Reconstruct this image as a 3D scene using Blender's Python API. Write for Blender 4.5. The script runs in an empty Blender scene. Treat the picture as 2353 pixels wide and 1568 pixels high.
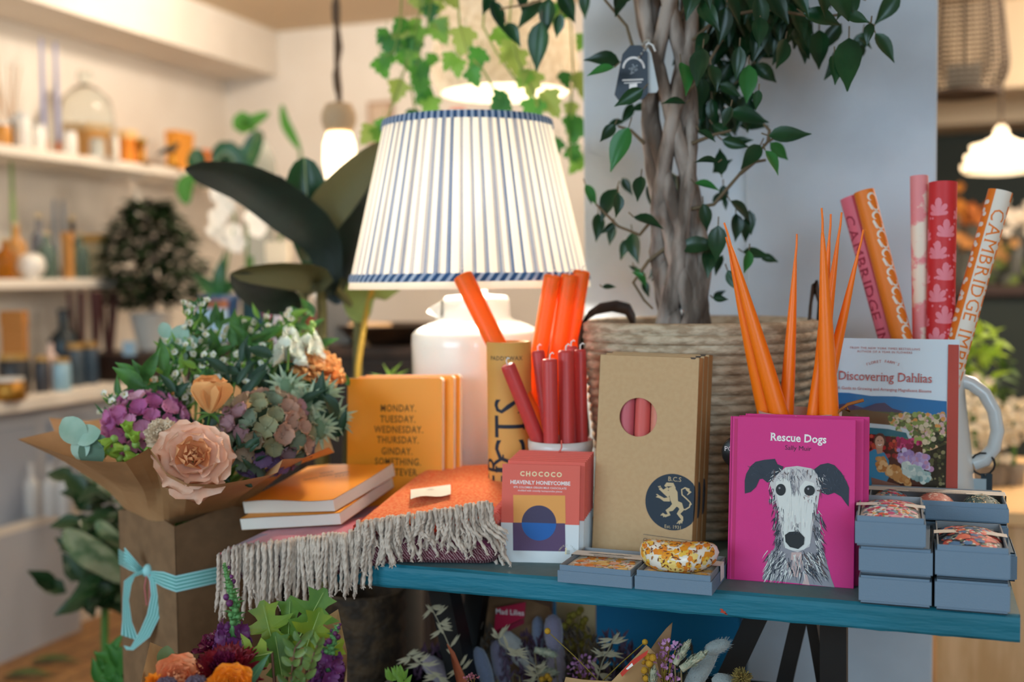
import bpy, math, random
from mathutils import Vector, Matrix, noise
random.seed(7)
SC = bpy.context.scene
COL = SC.collection
# ---------------------------------------------------------------- camera
W, H, F = 2353, 1568, 2614.0
TH = math.radians(19.6); PI = math.pi
BT = 0.78                                   # bench top height, world origin under its front right corner
_p, _r = math.radians(3.15), -0.012
fw0 = Vector((-math.sin(TH), math.cos(TH), 0)); rt0 = Vector((math.cos(TH), math.sin(TH), 0)); Zv = Vector((0, 0, 1))
FWD = (fw0*math.cos(_p) - Zv*math.sin(_p)).normalized()
_u = (Zv*math.cos(_p) + fw0*math.sin(_p)).normalized()
RGT = (rt0*math.cos(_r) + _u*math.sin(_r)).normalized()
UPV = (_u*math.cos(_r) - rt0*math.sin(_r)).normalized()
def ray(px, py): return FWD + RGT*((px-W/2)/F) - UPV*((py-H/2)/F)
_d = ray(2345, 1416)
CAM = Vector((0, 0, BT)) - _d*(0.384/-_d.z)
def pd(px, py, d): return CAM + ray(px, py)*d                       # at a distance along the view
def py_(px, py, y): r = ray(px, py); return CAM + r*((y-CAM.y)/r.y)  # on the upright plane Y = y
def px_(px, py, x): r = ray(px, py); return CAM + r*((x-CAM.x)/r.x)
def pz_(px, py, z=BT): r = ray(px, py); return CAM + r*((z-CAM.z)/r.z)
def dep(P): return (Vector(P)-CAM).dot(FWD)
cam = bpy.data.objects.new('camera', bpy.data.cameras.new('camera')); COL.objects.link(cam)
cam.matrix_world = Matrix.Translation(CAM) @ Matrix((RGT, UPV, -FWD)).transposed().to_4x4()
cam.data.sensor_width = 36; cam.data.lens = 36*F/W; cam.data.clip_start = 0.05
cam.data.dof.use_dof = True; cam.data.dof.focus_distance = 1.43; cam.data.dof.aperture_fstop = 2.2
SC.camera = cam
# ---------------------------------------------------------------- world, light, exposure
SC.view_settings.view_transform = 'Standard'; SC.view_settings.look = 'None'
SC.view_settings.exposure = 0.42; SC.view_settings.gamma = 1.0; SC.view_settings.use_curve_mapping = False
wd = bpy.data.worlds.new('sky'); SC.world = wd; wd.use_nodes = True
wd.node_tree.nodes['Background'].inputs[0].default_value = (0.55, 0.75, 1.0, 1)
wd.node_tree.nodes['Background'].inputs[1].default_value = 1.0
def lamp(kind, name, loc, power, col, size=0.1, to=None, size_y=None, spread=None):
    l = bpy.data.lights.new(name, kind); l.energy = power; l.color = col
    if kind == 'AREA':
        l.size = size
        if size_y: l.shape = 'RECTANGLE'; l.size_y = size_y
        if spread: l.spread = spread
    elif kind != 'SUN': l.shadow_soft_size = size
    o = bpy.data.objects.new(name, l); COL.objects.link(o); o.location = loc
    if to is not None: o.rotation_euler = (Vector(to)-Vector(loc)).to_track_quat('-Z', 'Y').to_euler()
    return o
lamp('AREA', 'window_daylight', (-2.3, -3.05, 1.75), 42, (0.62, 0.85, 1.0), 1.9, (-0.5, 0.1, 0.9), 1.5)
lamp('AREA', 'window_daylight', (1.1, -3.05, 1.75), 34, (0.60, 0.84, 1.0), 1.9, (0.1, 0.3, 0.9), 1.5)
WARM = (1.0, 0.87, 0.72)
for q in ((-2.3, 2.2, 2.3), (-1.0, 2.1, 2.36), (1.3, 2.6, 2.36), (-2.2, 0.6, 2.36)):
    lamp('POINT', 'background_fill', q, 23, WARM, 0.06)  # unseen warm lamps added to light the background, without fixtures
# ---------------------------------------------------------------- materials
def lin(h):
    if not isinstance(h, str): return (*h, 1)
    h = h.lstrip('#'); c = [int(h[i:i+2], 16)/255 for i in (0, 2, 4)]
    return tuple((x/12.92 if x <= .04045 else ((x+.055)/1.055)**2.4) for x in c) + (1,)
_M = {}
def mat(name, col='#888888', rough=.6, metal=0, spec=.5, trans=0, emit=None, es=0, bump=0, bs=200, var=None, vs=20, ramp=(.4, .6), sss=0, tl=0,
        pat=None, coord='Object', wave=None, alpha=1, ior=1.45, stretch=None, coat=0, sheen=0):
    if name in _M: return _M[name]
    m = bpy.data.materials.new(name); m.use_nodes = True; _M[name] = m
    nt = m.node_tree; N = nt.nodes; L = nt.links; b = N['Principled BSDF']; I = b.inputs
    I['Base Color'].default_value = lin(col); I['Roughness'].default_value = rough; I['Metallic'].default_value = metal
    I['Specular IOR Level'].default_value = spec; I['Transmission Weight'].default_value = trans; I['IOR'].default_value = ior
    I['Alpha'].default_value = alpha; I['Coat Weight'].default_value = coat; I['Sheen Weight'].default_value = sheen
    if emit: I['Emission Color'].default_value = lin(emit); I['Emission Strength'].default_value = es
    if sss: I['Subsurface Weight'].default_value = sss; I['Subsurface Radius'].default_value = (.012, .006, .003); I['Subsurface Scale'].default_value = 1
    tc = None
    def co():
        nonlocal tc
        if tc is None:
            t = N.new('ShaderNodeTexCoord'); tc = t.outputs[coord]
            if stretch:
                mp = N.new('ShaderNodeMapping'); mp.inputs['Scale'].default_value = stretch; L.new(tc, mp.inputs[0]); tc = mp.outputs[0]
        return tc
    colout = None
    if var:
        n = N.new('ShaderNodeTexNoise'); n.inputs['Scale'].default_value = vs; n.inputs['Detail'].default_value = 5; L.new(co(), n.inputs['Vector'])
        r = N.new('ShaderNodeValToRGB'); e = r.color_ramp.elements; e[0].position, e[1].position = ramp
        e[0].color = lin(col); e[1].color = lin(var); L.new(n.outputs['Fac'], r.inputs[0]); colout = r.outputs[0]
    if wave:                                   # (colour, scale, direction, distortion, threshold lo, hi)
        wv = N.new('ShaderNodeTexWave'); wv.inputs['Scale'].default_value = wave[1]; wv.bands_direction = wave[2]; wv.inputs['Distortion'].default_value = wave[3]
        L.new(co(), wv.inputs['Vector']); r = N.new('ShaderNodeValToRGB'); r.color_ramp.elements[0].position, r.color_ramp.elements[1].position = wave[4], wave[5]
        L.new(wv.outputs['Fac'], r.inputs[0]); mx = N.new('ShaderNodeMix'); mx.data_type = 'RGBA'; L.new(r.outputs[0], mx.inputs['Factor'])
        if colout: L.new(colout, mx.inputs[6])
        else: mx.inputs[6].default_value = lin(col)
        mx.inputs[7].default_value = lin(wave[0]); colout = mx.outputs[2]
    for (scale, thr, cols) in (pat or ()):     # scattered printed blobs: voronoi cells, each a colour of the print
        v = N.new('ShaderNodeTexVoronoi'); v.inputs['Scale'].default_value = scale; v.inputs['Randomness'].default_value = .9
        nn = N.new('ShaderNodeTexNoise'); nn.inputs['Scale'].default_value = scale*2.2; L.new(co(), nn.inputs['Vector'])
        ma = N.new('ShaderNodeVectorMath'); ma.operation = 'MULTIPLY_ADD'; ma.inputs[1].default_value = (.9/scale,)*3
        L.new(nn.outputs['Color'], ma.inputs[0]); L.new(co(), ma.inputs[2]); L.new(ma.outputs[0], v.inputs['Vector'])
        sp = N.new('ShaderNodeSeparateColor'); L.new(v.outputs['Color'], sp.inputs[0])
        r = N.new('ShaderNodeValToRGB'); r.color_ramp.interpolation = 'CONSTANT'; e = r.color_ramp.elements
        e[0].position = 0; e[0].color = lin(cols[0]); e[1].position = 1/len(cols) if len(cols) > 1 else 1; e[1].color = lin(cols[1 % len(cols)])
        for k in range(2, len(cols)): q = e.new(k/len(cols)); q.color = lin(cols[k])
        L.new(sp.outputs[0], r.inputs[0])
        lt = N.new('ShaderNodeMath'); lt.operation = 'LESS_THAN'; lt.inputs[1].default_value = thr; L.new(v.outputs['Distance'], lt.inputs[0])
        mx = N.new('ShaderNodeMix'); mx.data_type = 'RGBA'; L.new(lt.outputs[0], mx.inputs['Factor'])
        if colout: L.new(colout, mx.inputs[6])
        else: mx.inputs[6].default_value = lin(col)
        L.new(r.outputs[0], mx.inputs[7]); colout = mx.outputs[2]
    if colout: L.new(colout, I['Base Color'])
    if bump:
        n = N.new('ShaderNodeTexNoise'); n.inputs['Scale'].default_value = bs; n.inputs['Detail'].default_value = 3; L.new(co(), n.inputs['Vector'])
        bp = N.new('ShaderNodeBump'); bp.inputs['Strength'].default_value = bump; bp.inputs['Distance'].default_value = .004
        L.new(n.outputs['Fac'], bp.inputs['Height']); L.new(bp.outputs[0], I['Normal'])
    if tl:
        t = N.new('ShaderNodeBsdfTranslucent'); t.inputs[0].default_value = lin(col)
        if colout: L.new(colout, t.inputs[0])
        ms = N.new('ShaderNodeMixShader'); ms.inputs[0].default_value = tl
        L.new(b.outputs[0], ms.inputs[1]); L.new(t.outputs[0], ms.inputs[2]); L.new(ms.outputs[0], N['Material Output'].inputs[0])
    return m
# ---------------------------------------------------------------- mesh builder
def frame(y, n, loc=(0, 0, 0)):
    y = Vector(y).normalized(); n = Vector(n); x = y.cross(n)
    if x.length < 1e-5: x = y.cross(Vector((.3, .8, .5)))
    x.normalize(); z = x.cross(y)
    M_ = Matrix((x, y, z)).transposed().to_4x4(); M_.translation = Vector(loc); return M_
def T(x=0, y=0, z=0): return Matrix.Translation((x, y, z))
def R(a, ax='Z'): return Matrix.Rotation(math.radians(a), 4, ax)
class MB:
    def __init__(s): s.v = []; s.f = []; s.mi = []; s.sm = []; s.mats = []
    def add(s, vs, fs, m, M_=None, smooth=False):
        o = len(s.v)
        if m not in s.mats: s.mats.append(m)
        k = s.mats.index(m)
        s.v += [tuple(M_ @ Vector(v)) for v in vs] if M_ is not None else [tuple(v) for v in vs]
        s.f += [tuple(i+o for i in f) for f in fs]; s.mi += [k]*len(fs); s.sm += [smooth]*len(fs); return s
    def box(s, x0, x1, y0, y1, z0, z1, m, M_=None):
        return s.add([(x, y, z) for z in (z0, z1) for y in (y0, y1) for x in (x0, x1)],
                     [(0, 2, 3, 1), (4, 5, 7, 6), (0, 1, 5, 4), (2, 6, 7, 3), (0, 4, 6, 2), (1, 3, 7, 5)], m, M_)
    def prism(s, pts, z0, z1, m, M_=None):
        n = len(pts)
        return s.add([(x, y, z0) for x, y in pts]+[(x, y, z1) for x, y in pts],
                     [tuple(range(n))[::-1], tuple(range(n, 2*n))]+[(i, (i+1) % n, n+(i+1) % n, n+i) for i in range(n)], m, M_)
    def poly(s, pts, m, M_=None, z=0):
        return s.add([(p[0], p[1], z) for p in pts], [tuple(range(len(pts)))], m, M_)
    def disc(s, x, y, rx, ry, m, M_=None, z=0, n=28, a0=0, a1=2*PI):
        return s.poly([(x+rx*math.cos(a0+(a1-a0)*i/(n if a1-a0 > 6.28 else n-1)), y+ry*math.sin(a0+(a1-a0)*i/(n if a1-a0 > 6.28 else n-1))) for i in range(n)], m, M_, z)
    def lathe(s, pr, m, M_=None, n=32, smooth=True, cap=True, rf=None):
        vs = []; fs = []
        for i, (r, z) in enumerate(pr):
            for k in range(n):
                a = 2*PI*k/n; q = r*(rf(a, i) if rf else 1); vs.append((q*math.cos(a), q*math.sin(a), z))
        for i in range(len(pr)-1):
            for k in range(n):
                k2 = (k+1) % n; fs.append((i*n+k, i*n+k2, (i+1)*n+k2, (i+1)*n+k))
        s.add(vs, fs, m, M_, smooth)
        if cap:
            for i in (0, len(pr)-1):
                if pr[i][0] > 1e-4: s.add([vs[i*n+k] for k in range(n)], [tuple(range(n))[::-1 if i == 0 else 1]], m, M_)
        return s
    def tube(s, path, rad, m, M_=None, n=8, cap=True, ecc=1, tw=0, smooth=True):
        P = [Vector(p) for p in path]; N_ = len(P)
        if not hasattr(rad, '__len__'): rad = [rad]*N_
        vs = []; fs = []; nor = None
        for i in range(N_):
            t = (P[min(i+1, N_-1)]-P[max(i-1, 0)])
            if t.length < 1e-9: t = Vector((0, 0, 1))
            t.normalize()
            if nor is None:
                nor = t.cross(Vector((0.31, .95, .05)))
                if nor.length < .05: nor = t.cross(Vector((1, 0, 0)))
            nor = (nor - t*nor.dot(t)).normalized(); b = t.cross(nor)
            for k in range(n):
                a = 2*PI*k/n; ph = tw*i
                e1, e2 = rad[i]*math.cos(a), rad[i]*ecc*math.sin(a)
                c, s_ = math.cos(ph), math.sin(ph)
                vs.append(P[i]+nor*(e1*c-e2*s_)+b*(e1*s_+e2*c))
        for i in range(N_-1):
            for k in range(n):
                k2 = (k+1) % n; fs.append((i*n+k, i*n+k2, (i+1)*n+k2, (i+1)*n+k))
        s.add(vs, fs, m, M_, smooth)
        if cap:
            s.add(vs[:n], [tuple(range(n))[::-1]], m, M_); s.add(vs[-n:], [tuple(range(n))], m, M_)
        return s
    def grid(s, rows, m, M_=None, smooth=True, mats=None, close=False):
        c = len(rows[0]); vs = [p for r in rows for p in r]
        fs = [(i*c+j, i*c+(j+1) % c, (i+1)*c+(j+1) % c, (i+1)*c+j) for i in range(len(rows)-1) for j in range(c if close else c-1)]
        return s.add(vs, fs, m, M_, smooth)
    def sphere(s, c, r, m, M_=None, n=10, k=6, sc=(1, 1, 1), smooth=True):
        rows = [[(c[0]+r*sc[0]*math.sin(PI*i/k)*math.cos(2*PI*j/n), c[1]+r*sc[1]*math.sin(PI*i/k)*math.sin(2*PI*j/n), c[2]-r*sc[2]*math.cos(PI*i/k)) for j in range(n)] for i in range(k+1)]
        return s.grid(rows, m, M_, smooth, close=True)
    def text(s, t, size, m, M_=None, bold=0, al='CENTER', sp=1, serif=0, sx=1, z=0):
        c = bpy.data.curves.new('t', 'FONT'); c.body = t; c.size = size; c.align_x = al; c.offset = bold*size; c.space_character = sp; c.resolution_u = 2; c.fill_mode = 'FRONT'
        o = bpy.data.objects.new('t', c); COL.objects.link(o); dg = bpy.context.evaluated_depsgraph_get(); dg.update()
        me = bpy.data.meshes.new_from_object(o.evaluated_get(dg))
        vs = [(v.co.x*sx, v.co.y, z) for v in me.vertices]; fs = [tuple(p.vertices) for p in me.polygons]
        if serif:                               # slab feet where a stem meets the base line, the x height or the cap height
            cnt = {}
            for p in me.polygons:
                for e in p.edge_keys: cnt[e] = cnt.get(e, 0)+1
            for (a, b_), k in cnt.items():
                if k != 1: continue
                A, B = me.vertices[a].co, me.vertices[b_].co
                if abs(A.y-B.y) < .004*size and .03*size < abs(A.x-B.x) < .2*size:
                    y = A.y/size; d = None
                    if abs(y) < .03: d = 1
                    elif .4 < y < .8: d = -1
                    if d:
                        x0, x1 = sorted((A.x*sx, B.x*sx)); w = serif*size; h = .045*size*d
                        k0 = len(vs); vs += [(x0-w, A.y, z), (x1+w, A.y, z), (x1+w, A.y+h, z), (x0-w, A.y+h, z)]; fs.append((k0, k0+1, k0+2, k0+3) if d > 0 else (k0+3, k0+2, k0+1, k0))
        bpy.data.objects.remove(o); bpy.data.curves.remove(c); bpy.data.meshes.remove(me)
        return s.add(vs, fs, m, M_)
    def stroke(s, pts, w, m, M_=None, z=0):     # flat brush stroke with a width per point
        P = [Vector((p[0], p[1])) for p in pts]; n = len(P)
        if not hasattr(w, '__len__'): w = [w]*n
        Lf, Rt = [], []
        for i in range(n):
            t = P[min(i+1, n-1)]-P[max(i-1, 0)]; t = t.normalized() if t.length > 0 else Vector((1, 0)); q = Vector((-t.y, t.x))*w[i]/2
            Lf.append((*(P[i]+q), z)); Rt.append((*(P[i]-q), z))
        return s.add(Lf+Rt, [(n+i, n+i+1, i+1, i) for i in range(n-1)], m, M_)
    def build(s, name, par=None, bev=0, world=False, sub=0, M_=None):
        me = bpy.data.meshes.new(name)
        vs = s.v
        if world and par is not None:
            q = MW[par.name].inverted(); vs = [tuple(q @ Vector(v)) for v in vs]
        me.from_pydata(vs, [], s.f)
        for m in s.mats: me.materials.append(m)
        me.polygons.foreach_set('material_index', s.mi); me.polygons.foreach_set('use_smooth', s.sm); me.update()
        o = bpy.data.objects.new(name, me); COL.objects.link(o)
        if par is not None: o.parent = par
        MW[o.name] = MW[par.name].copy() if par is not None else Matrix()
        if M_ is not None: o.matrix_local = M_; MW[o.name] = MW[o.name] @ M_
        if bev:
            d = o.modifiers.new('bevel', 'BEVEL'); d.width = bev; d.segments = 2; d.limit_method = 'ANGLE'; d.angle_limit = .7
        if sub: d = o.modifiers.new('sub', 'SUBSURF'); d.levels = sub; d.render_levels = sub
        return o
MW = {}
def tag(o, label=None, cat=None, group=None, kind=None):
    for k, v in (('label', label), ('category', cat), ('group', group), ('kind', kind)):
        if v: o[k] = v
    return o
def thing(name, label, cat, loc=(0, 0, 0), rz=0, group=None, M_=None):
    o = bpy.data.objects.new(name, None); COL.objects.link(o); o.empty_display_size = .05
    o.matrix_world = M_ if M_ is not None else T(*loc) @ R(rz); MW[o.name] = o.matrix_basis.copy()
    return tag(o, label, cat, group)
def struct(name, mb, bev=0): return tag(mb.build(name, None, bev), None, None, None, 'structure')
def homog(q, w, h):                             # picture quad (TL, TR, BR, BL) of a flat face -> its own w x h metres, y up
    A = []
    for (x, y), (u, v) in zip(q, ((0, h), (w, h), (w, 0), (0, 0))):
        A.append([x, y, 1, 0, 0, 0, -u*x, -u*y, u]); A.append([0, 0, 0, x, y, 1, -v*x, -v*y, v])
    for i in range(8):
        k = max(range(i, 8), key=lambda r: abs(A[r][i])); A[i], A[k] = A[k], A[i]
        A[i] = [a/A[i][i] for a in A[i]]
        for r in range(8):
            if r != i: f = A[r][i]; A[r] = [a-f*b for a, b in zip(A[r], A[i])]
    c = [r[8] for r in A]
    def g(x, y):
        d = c[6]*x+c[7]*y+1; return ((c[0]*x+c[1]*y+c[2])/d, (c[3]*x+c[4]*y+c[5])/d)
    return g
def proj(P):
    v = Vector(P)-CAM; d = v.dot(FWD); return (W/2+F*v.dot(RGT)/d, H/2-F*v.dot(UPV)/d)
def faceH(M_, w, h): return homog([proj(M_ @ Vector(p)) for p in ((0, h, 0), (w, h, 0), (w, 0, 0), (0, 0, 0))], w, h)
U = random.uniform
import bmesh
def sliced(tb, step, ax=0):                     # cut flat shapes into narrow strips so that they can bend round a cylinder
    me = bpy.data.meshes.new('x'); me.from_pydata(tb.v, [], tb.f); bm = bmesh.new(); bm.from_mesh(me); c = [v[ax] for v in tb.v]
    if c:
        k = math.floor(min(c)/step)
        while k*step < max(c):
            p = [0, 0, 0]; p[ax] = k*step; n = [0, 0, 0]; n[ax] = 1
            bmesh.ops.bisect_plane(bm, geom=bm.verts[:]+bm.edges[:]+bm.faces[:], plane_co=p, plane_no=n, dist=1e-6); k += 1
    bm.to_mesh(me); tb.v = [tuple(v.co) for v in me.vertices]; tb.f = [tuple(q.vertices) for q in me.polygons]; bm.free(); bpy.data.meshes.remove(me); return tb
def scatter_print(b, surf, n, sizes, mats, rn, kind='flower', eps=.00015, rng=((.02, .98), (.02, .98))):
    # small printed flowers and leaves laid on a surface surf(s, t)
    for _ in range(n):
        s, t = rn.uniform(*rng[0]), rn.uniform(*rng[1]); h = .01; P0 = Vector(surf(s, t)); ds = (Vector(surf(s+h, t))-P0)/h; dt = (Vector(surf(s, t+h))-P0)/h
        if ds.length < 1e-3 or dt.length < 1e-3: continue
        sz = rn.uniform(*sizes); a0 = rn.uniform(0, 6.28); m = rn.choice(mats); nn = ds.cross(dt).normalized(); e = eps*rn.uniform(1, 2.5)
        if kind == 'flower': pts = [(sz*(1-.22*(k % 2))*math.cos(a0+k*PI/5), sz*(1-.22*(k % 2))*math.sin(a0+k*PI/5)) for k in range(10)]
        else: pts = [(x*math.cos(a0)-y*math.sin(a0), x*math.sin(a0)+y*math.cos(a0)) for x, y in ((-sz, 0), (-sz*.3, -sz*.32), (sz*.4, -sz*.25), (sz, 0), (sz*.4, sz*.25), (-sz*.3, sz*.32))]
        vs = [Vector(surf(s+p[0]/ds.length, t+p[1]/dt.length))+nn*e for p in pts]; b.add(vs+[P0+nn*(e*1.2)], [(i, (i+1) % len(vs), len(vs)) for i in range(len(vs))], m)
# ================================================================ the room
XL, YB, XR, YF = -3.28, 3.43, 3.2, -3.2
ZC = py_(648, 72, YB).z
plaster = mat('plaster', '#e3dbd0', .9, bump=.15, bs=60, var='#dcd3c7', vs=3)
ceil_m = mat('ceiling_paint', '#d3bfa2', .9)
pillar_m = mat('pillar_paint', '#c9d2dc', .75, bump=.2, bs=25, var='#b9c2cd', vs=4)
floor_m = mat('oak_boards', '#a37845', .45, var='#85592e', vs=7, stretch=(1, 8, 1), wave=('#5a3818', 3.4, 'X', 1.0, .93, .99), bump=.1, bs=40)
white_p = mat('white_shelf_paint', '#ece3d6', .5)
panel_p = mat('grey_white_panel', '#b9bcc2', .5)
darkwall = mat('dark_green_wall', '#26302c', .7)
struct('floor', MB().box(XL, XR, YF, 5.4, -.05, 0, floor_m))
struct('ceiling', MB().box(XL, XR, YF, 5.4, ZC, ZC+.05, ceil_m))
struct('wall_left', MB().box(XL-.1, XL, YF, YB, 0, ZC, plaster))
struct('wall_back', MB().box(XL-.1, -.25, YB, YB+.1, 0, ZC, plaster))
struct('wall_right', MB().box(XR, XR+.1, YF, 5.4, 0, ZC, plaster))
struct('wall_far', MB().box(-.35, XR, 5.3, 5.4, 0, ZC, darkwall))
struct('wall_passage', MB().box(-.35, -.25, YB+.1, 5.3, 0, ZC, plaster))
f = MB()                                        # the shop front behind the camera: two glazed openings
for a, b in ((XL, -3.2), (-1.35, .2), (2.05, XR)): f.box(a, b, YF-.1, YF, 0, ZC, plaster)
for a, b in ((-3.2, -1.35), (.2, 2.05)): f.box(a, b, YF-.1, YF, 0, 1.0, plaster).box(a, b, YF-.1, YF, 2.3, ZC, plaster)
struct('wall_front', f)
fr = mat('window_frame_paint', '#3b4a4a', .4)
for k, (a, b) in enumerate(((-3.2, -1.35), (.2, 2.05))):
    f = MB()
    for x in (a, (a+b)/2-.02, b-.04): f.box(x, x+.04, YF-.08, YF-.03, 1.0, 2.3, fr)
    for z in (1.0, 2.26): f.box(a, b, YF-.08, YF-.03, z, z+.04, fr)
    struct('window_%d' % (k+1), f)
# soffit along the left wall
s0 = px_(545, 193, XL); sx = py_(640, 165, YB).x
struct('trim_1', MB().box(XL, sx, YF, YB, s0.z, ZC, plaster))
b1, b2 = py_(2250, 205, 4.1).z, py_(2250, 283, 4.9).z
struct('trim_2', MB().box(-.25, XR, 4.1, 4.4, b1, ZC, ceil_m))              # stepped beams across the passage
struct('trim_3', MB().box(-.25, XR, 4.9, 5.3, b2, ZC, ceil_m))
# pillar in two faces, the left one set back a little
PY = .66
xa, xb, xc = py_(1340, 300, PY+.03).x, py_(1714, 300, PY).x, py_(2149, 784, PY).x
struct('pillar', MB().box(xa, xb, PY+.03, PY+.4, 0, ZC, pillar_m).box(xb, xc, PY, PY+.4, 0, ZC, pillar_m), .004)
bl = thing('panel_board', 'saturated blue board leaning on the pillar foot under the bench', 'board', ((xa+xb)/2-.02, PY+.012, 0))
MB().box(-.19, .16, -.012, .012, 0, .74, mat('blue_board', '#0d7fb4', .6)).build('board_face', bl)
# ---------------------------------------------------------------- left wall shelves
XS = XL+.27
def wallshelf(z, label, y1, y0=-1.6, th=.035):
    t = thing('wall_shelf', label, 'shelf', (XL, 0, z))
    MB().box(.001, .27, y0, y1, -th, 0, white_p).build('shelf_board', t, .004)
    for y in (y0+.12, (y0+y1)/2, y1-.12): MB().box(.001, .2, y-.01, y+.01, -th-.012, -th, white_p).build('bracket', t)
    return z
ys = px_(412, 400, XS).y
Z1 = wallshelf(px_(412, 388, XS).z, 'highest white wall shelf, holding a glass cloche and orange boxes', ys)
wallshelf(Z1, 'short white corner shelf level with the highest wall shelf, near the back wall', YB-.25, ys+.04)
Z2 = wallshelf(px_(200, 640, XS).z, 'middle white wall shelf, holding glassware and amber bottles', ys+.05)
zc = px_(100, 910, XS+.25).z
ct = thing('shop_counter', 'long pale counter with panelled front below the wall shelves', 'counter', (XL, 0, 0))
cnt = MB().box(.001, .52, -1.8, ys+.5, zc-.04, zc, white_p); cnt.build('worktop', ct, .004)
b = MB().box(.001, .44, -1.75, ys+.4, .0, zc-.04, panel_p); b.build('cabinet_body', ct)
k = 0
y = -1.7
while y < ys+.3:
    MB().box(.44, .455, y, y+.36, .12, zc-.1, mat('counter_panel', '#a7adb8', .5)).build('front_panel', ct, .003)
    y += .42
MB().box(.40, .47, -1.75, ys+.4, .0, .08, white_p).build('plinth', ct)
# ---------------------------------------------------------------- items standing on those shelves
glassm = mat('clear_glass', '#eef6f4', .03, trans=1, ior=1.3)
def G(hexc, r=.5, **k): return mat('plain_'+hexc.strip('#')+str(r), hexc, r, **k)
def bottle(name, P, r, h, m, label, cat='bottle', group=None, neck=.35, cap=None, lab=None):
    t = thing(name, label, cat, P, 0, group)
    MB().lathe([(r*.9, 0), (r, .004), (r, h*.58), (r*.85, h*.66), (r*neck, h*.74), (r*neck, h*.93)], m, n=16).build('bottle_body', t)
    MB().lathe([(r*neck*1.2, h*.93), (r*neck*1.2, h)], cap or G('#222222', .4), n=12).build('cap', t)
    if lab: MB().lathe([(r*1.01, h*.15), (r*1.01, h*.48)], lab, n=16, cap=False).build('paper_label', t)
    return t
def cbox(name, P, w, d, h, m, label, cat='box', rz=0, m2=None, group=None):
    t = thing(name, label, cat, P, rz, group)
    MB().box(-w/2, w/2, -d/2, d/2, 0, h*.8, m).build('box_body', t, .002)
    MB().box(-w/2-.002, w/2+.002, -d/2-.002, d/2+.002, h*.8, h, m2 or m).build('lid', t, .002)
    return t
def taper(name, P, r, h, m, label, holder=None, group=None):
    t = thing(name, label, 'candle', P, 0, group)
    if holder: MB().lathe([(r*2.4, 0), (r*2.4, .01), (r*1.2, .02), (r*1.2, .05)], holder, n=14).build('candle_holder', t)
    MB().lathe([(r, .02 if holder else 0), (r, h*.4), (r*.6, h*.97), (r*.15, h)], m, n=10).build('candle_body', t)
    return t
def jar(name, P, r, h, m, label, cat='jar', cap=None, group=None):
    t = thing(name, label, cat, P, 0, group)
    MB().lathe([(r*.92, 0), (r, .006), (r, h*.8), (r*.86, h*.86)], m, n=18).build('jar_body', t)
    MB().lathe([(r*.9, h*.86), (r*.9, h)], cap or G('#d8d8d4', .4), n=18).build('lid', t)
    return t
def sx1(px, Z, off=0):                          # a spot on a shelf of height Z seen at picture column px
    x = XS-.1+off; r = px_(px, 500, x); return (x, r.y, Z)
# top shelf
O1, O2 = G('#e08a32', .5), G('#d9742a', .5)
cl = thing('glass_cloche', 'clear glass cloche with knob over an orange box on highest shelf', 'cloche', sx1(205, Z1, .0))
MB().lathe([(.104, 0), (.104, .17), (.09, .23), (.05, .27), (.018, .285), (.016, .295), (.03, .31), (.024, .335), (0, .34)], glassm, n=24, cap=False).build('dome', cl)
MB().lathe([(.118, .0), (.118, .003)], white_p, n=24).build('plate', cl)
cbox('gift_box', sx1(205, Z1+.003), .11, .09, .13, G('#dba05c'), 'amber gift box inside the glass cloche', rz=90, m2=G('#e9c79a'))
for i, (px, w, h, o) in enumerate(((305, .12, .10, .03), (340, .07, .15, -.05), (418, .13, .17, .02), (474, .09, .11, .02))):
    q_ = sx1(px, Z1, o); cbox('candle_carton', ((q_[0], min(q_[1], ys-w/2-.1), Z1) if i < 2 else (q_[0], max(q_[1], ys+.05+w/2), Z1)), w, .05, h, (O1, G('#e7c38a'), G('#d98f2c'), O2)[i],
         ('squat orange carton right of the glass cloche on highest shelf', 'cream carton tucked behind the squat orange carton', 'tall mustard orange carton on the short corner shelf', 'smaller orange carton right of the tall one on the corner shelf')[i], rz=90)
for i, (px, hexc, h) in enumerate(((60, '#e8e4dc', .12), (93, '#f1ece4', .09), (165, '#e7e2d8', .085), (226, '#f3eee6', .075), (262, '#ece7dc', .10))):
    jar('white_jar', sx1(px, Z1, .06), .028, h, G(hexc, .3), 'small white jar on highest shelf, %s' % ('second from the left end', 'left of the blue tapers', 'before the first blue taper', 'below the cloche rim', 'between cloche and orange carton')[i])
jar('black_jar', sx1(43, Z1, .03), .02, .11, G('#2a2320', .4), 'narrow black jar among white jars on highest shelf')
jar('amber_jar', sx1(12, Z1, .05), .03, .08, G('#c98a3a', .3), 'amber jar at the left of highest shelf')
for i, px in enumerate((108, 140)):
    taper('blue_taper', sx1(px, Z1, 0), .009, .42, G('#8f93b8', .5), ('left of two tall dusty blue tapers on the highest shelf', 'right of two tall dusty blue tapers on the highest shelf')[i], G('#d8793a', .4))
for i, (px, h) in enumerate(((10, .33), (32, .30))):
    t = thing('reed_diffuser', ('reed diffuser at left end of highest shelf', 'reed diffuser second from left on highest shelf')[i], 'diffuser', sx1(px, Z1, -.02))
    MB().lathe([(.03, 0), (.03, .08), (.012, .1), (.012, .11)], G('#e9d7c4', .2), n=16).build('bottle_body', t)
    for q in range(5): MB().tube([(0, 0, .08), (U(-.05, .05), U(-.05, .05), h)], .0022, G('#c9a98a'), n=5).build('reed', t)
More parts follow.
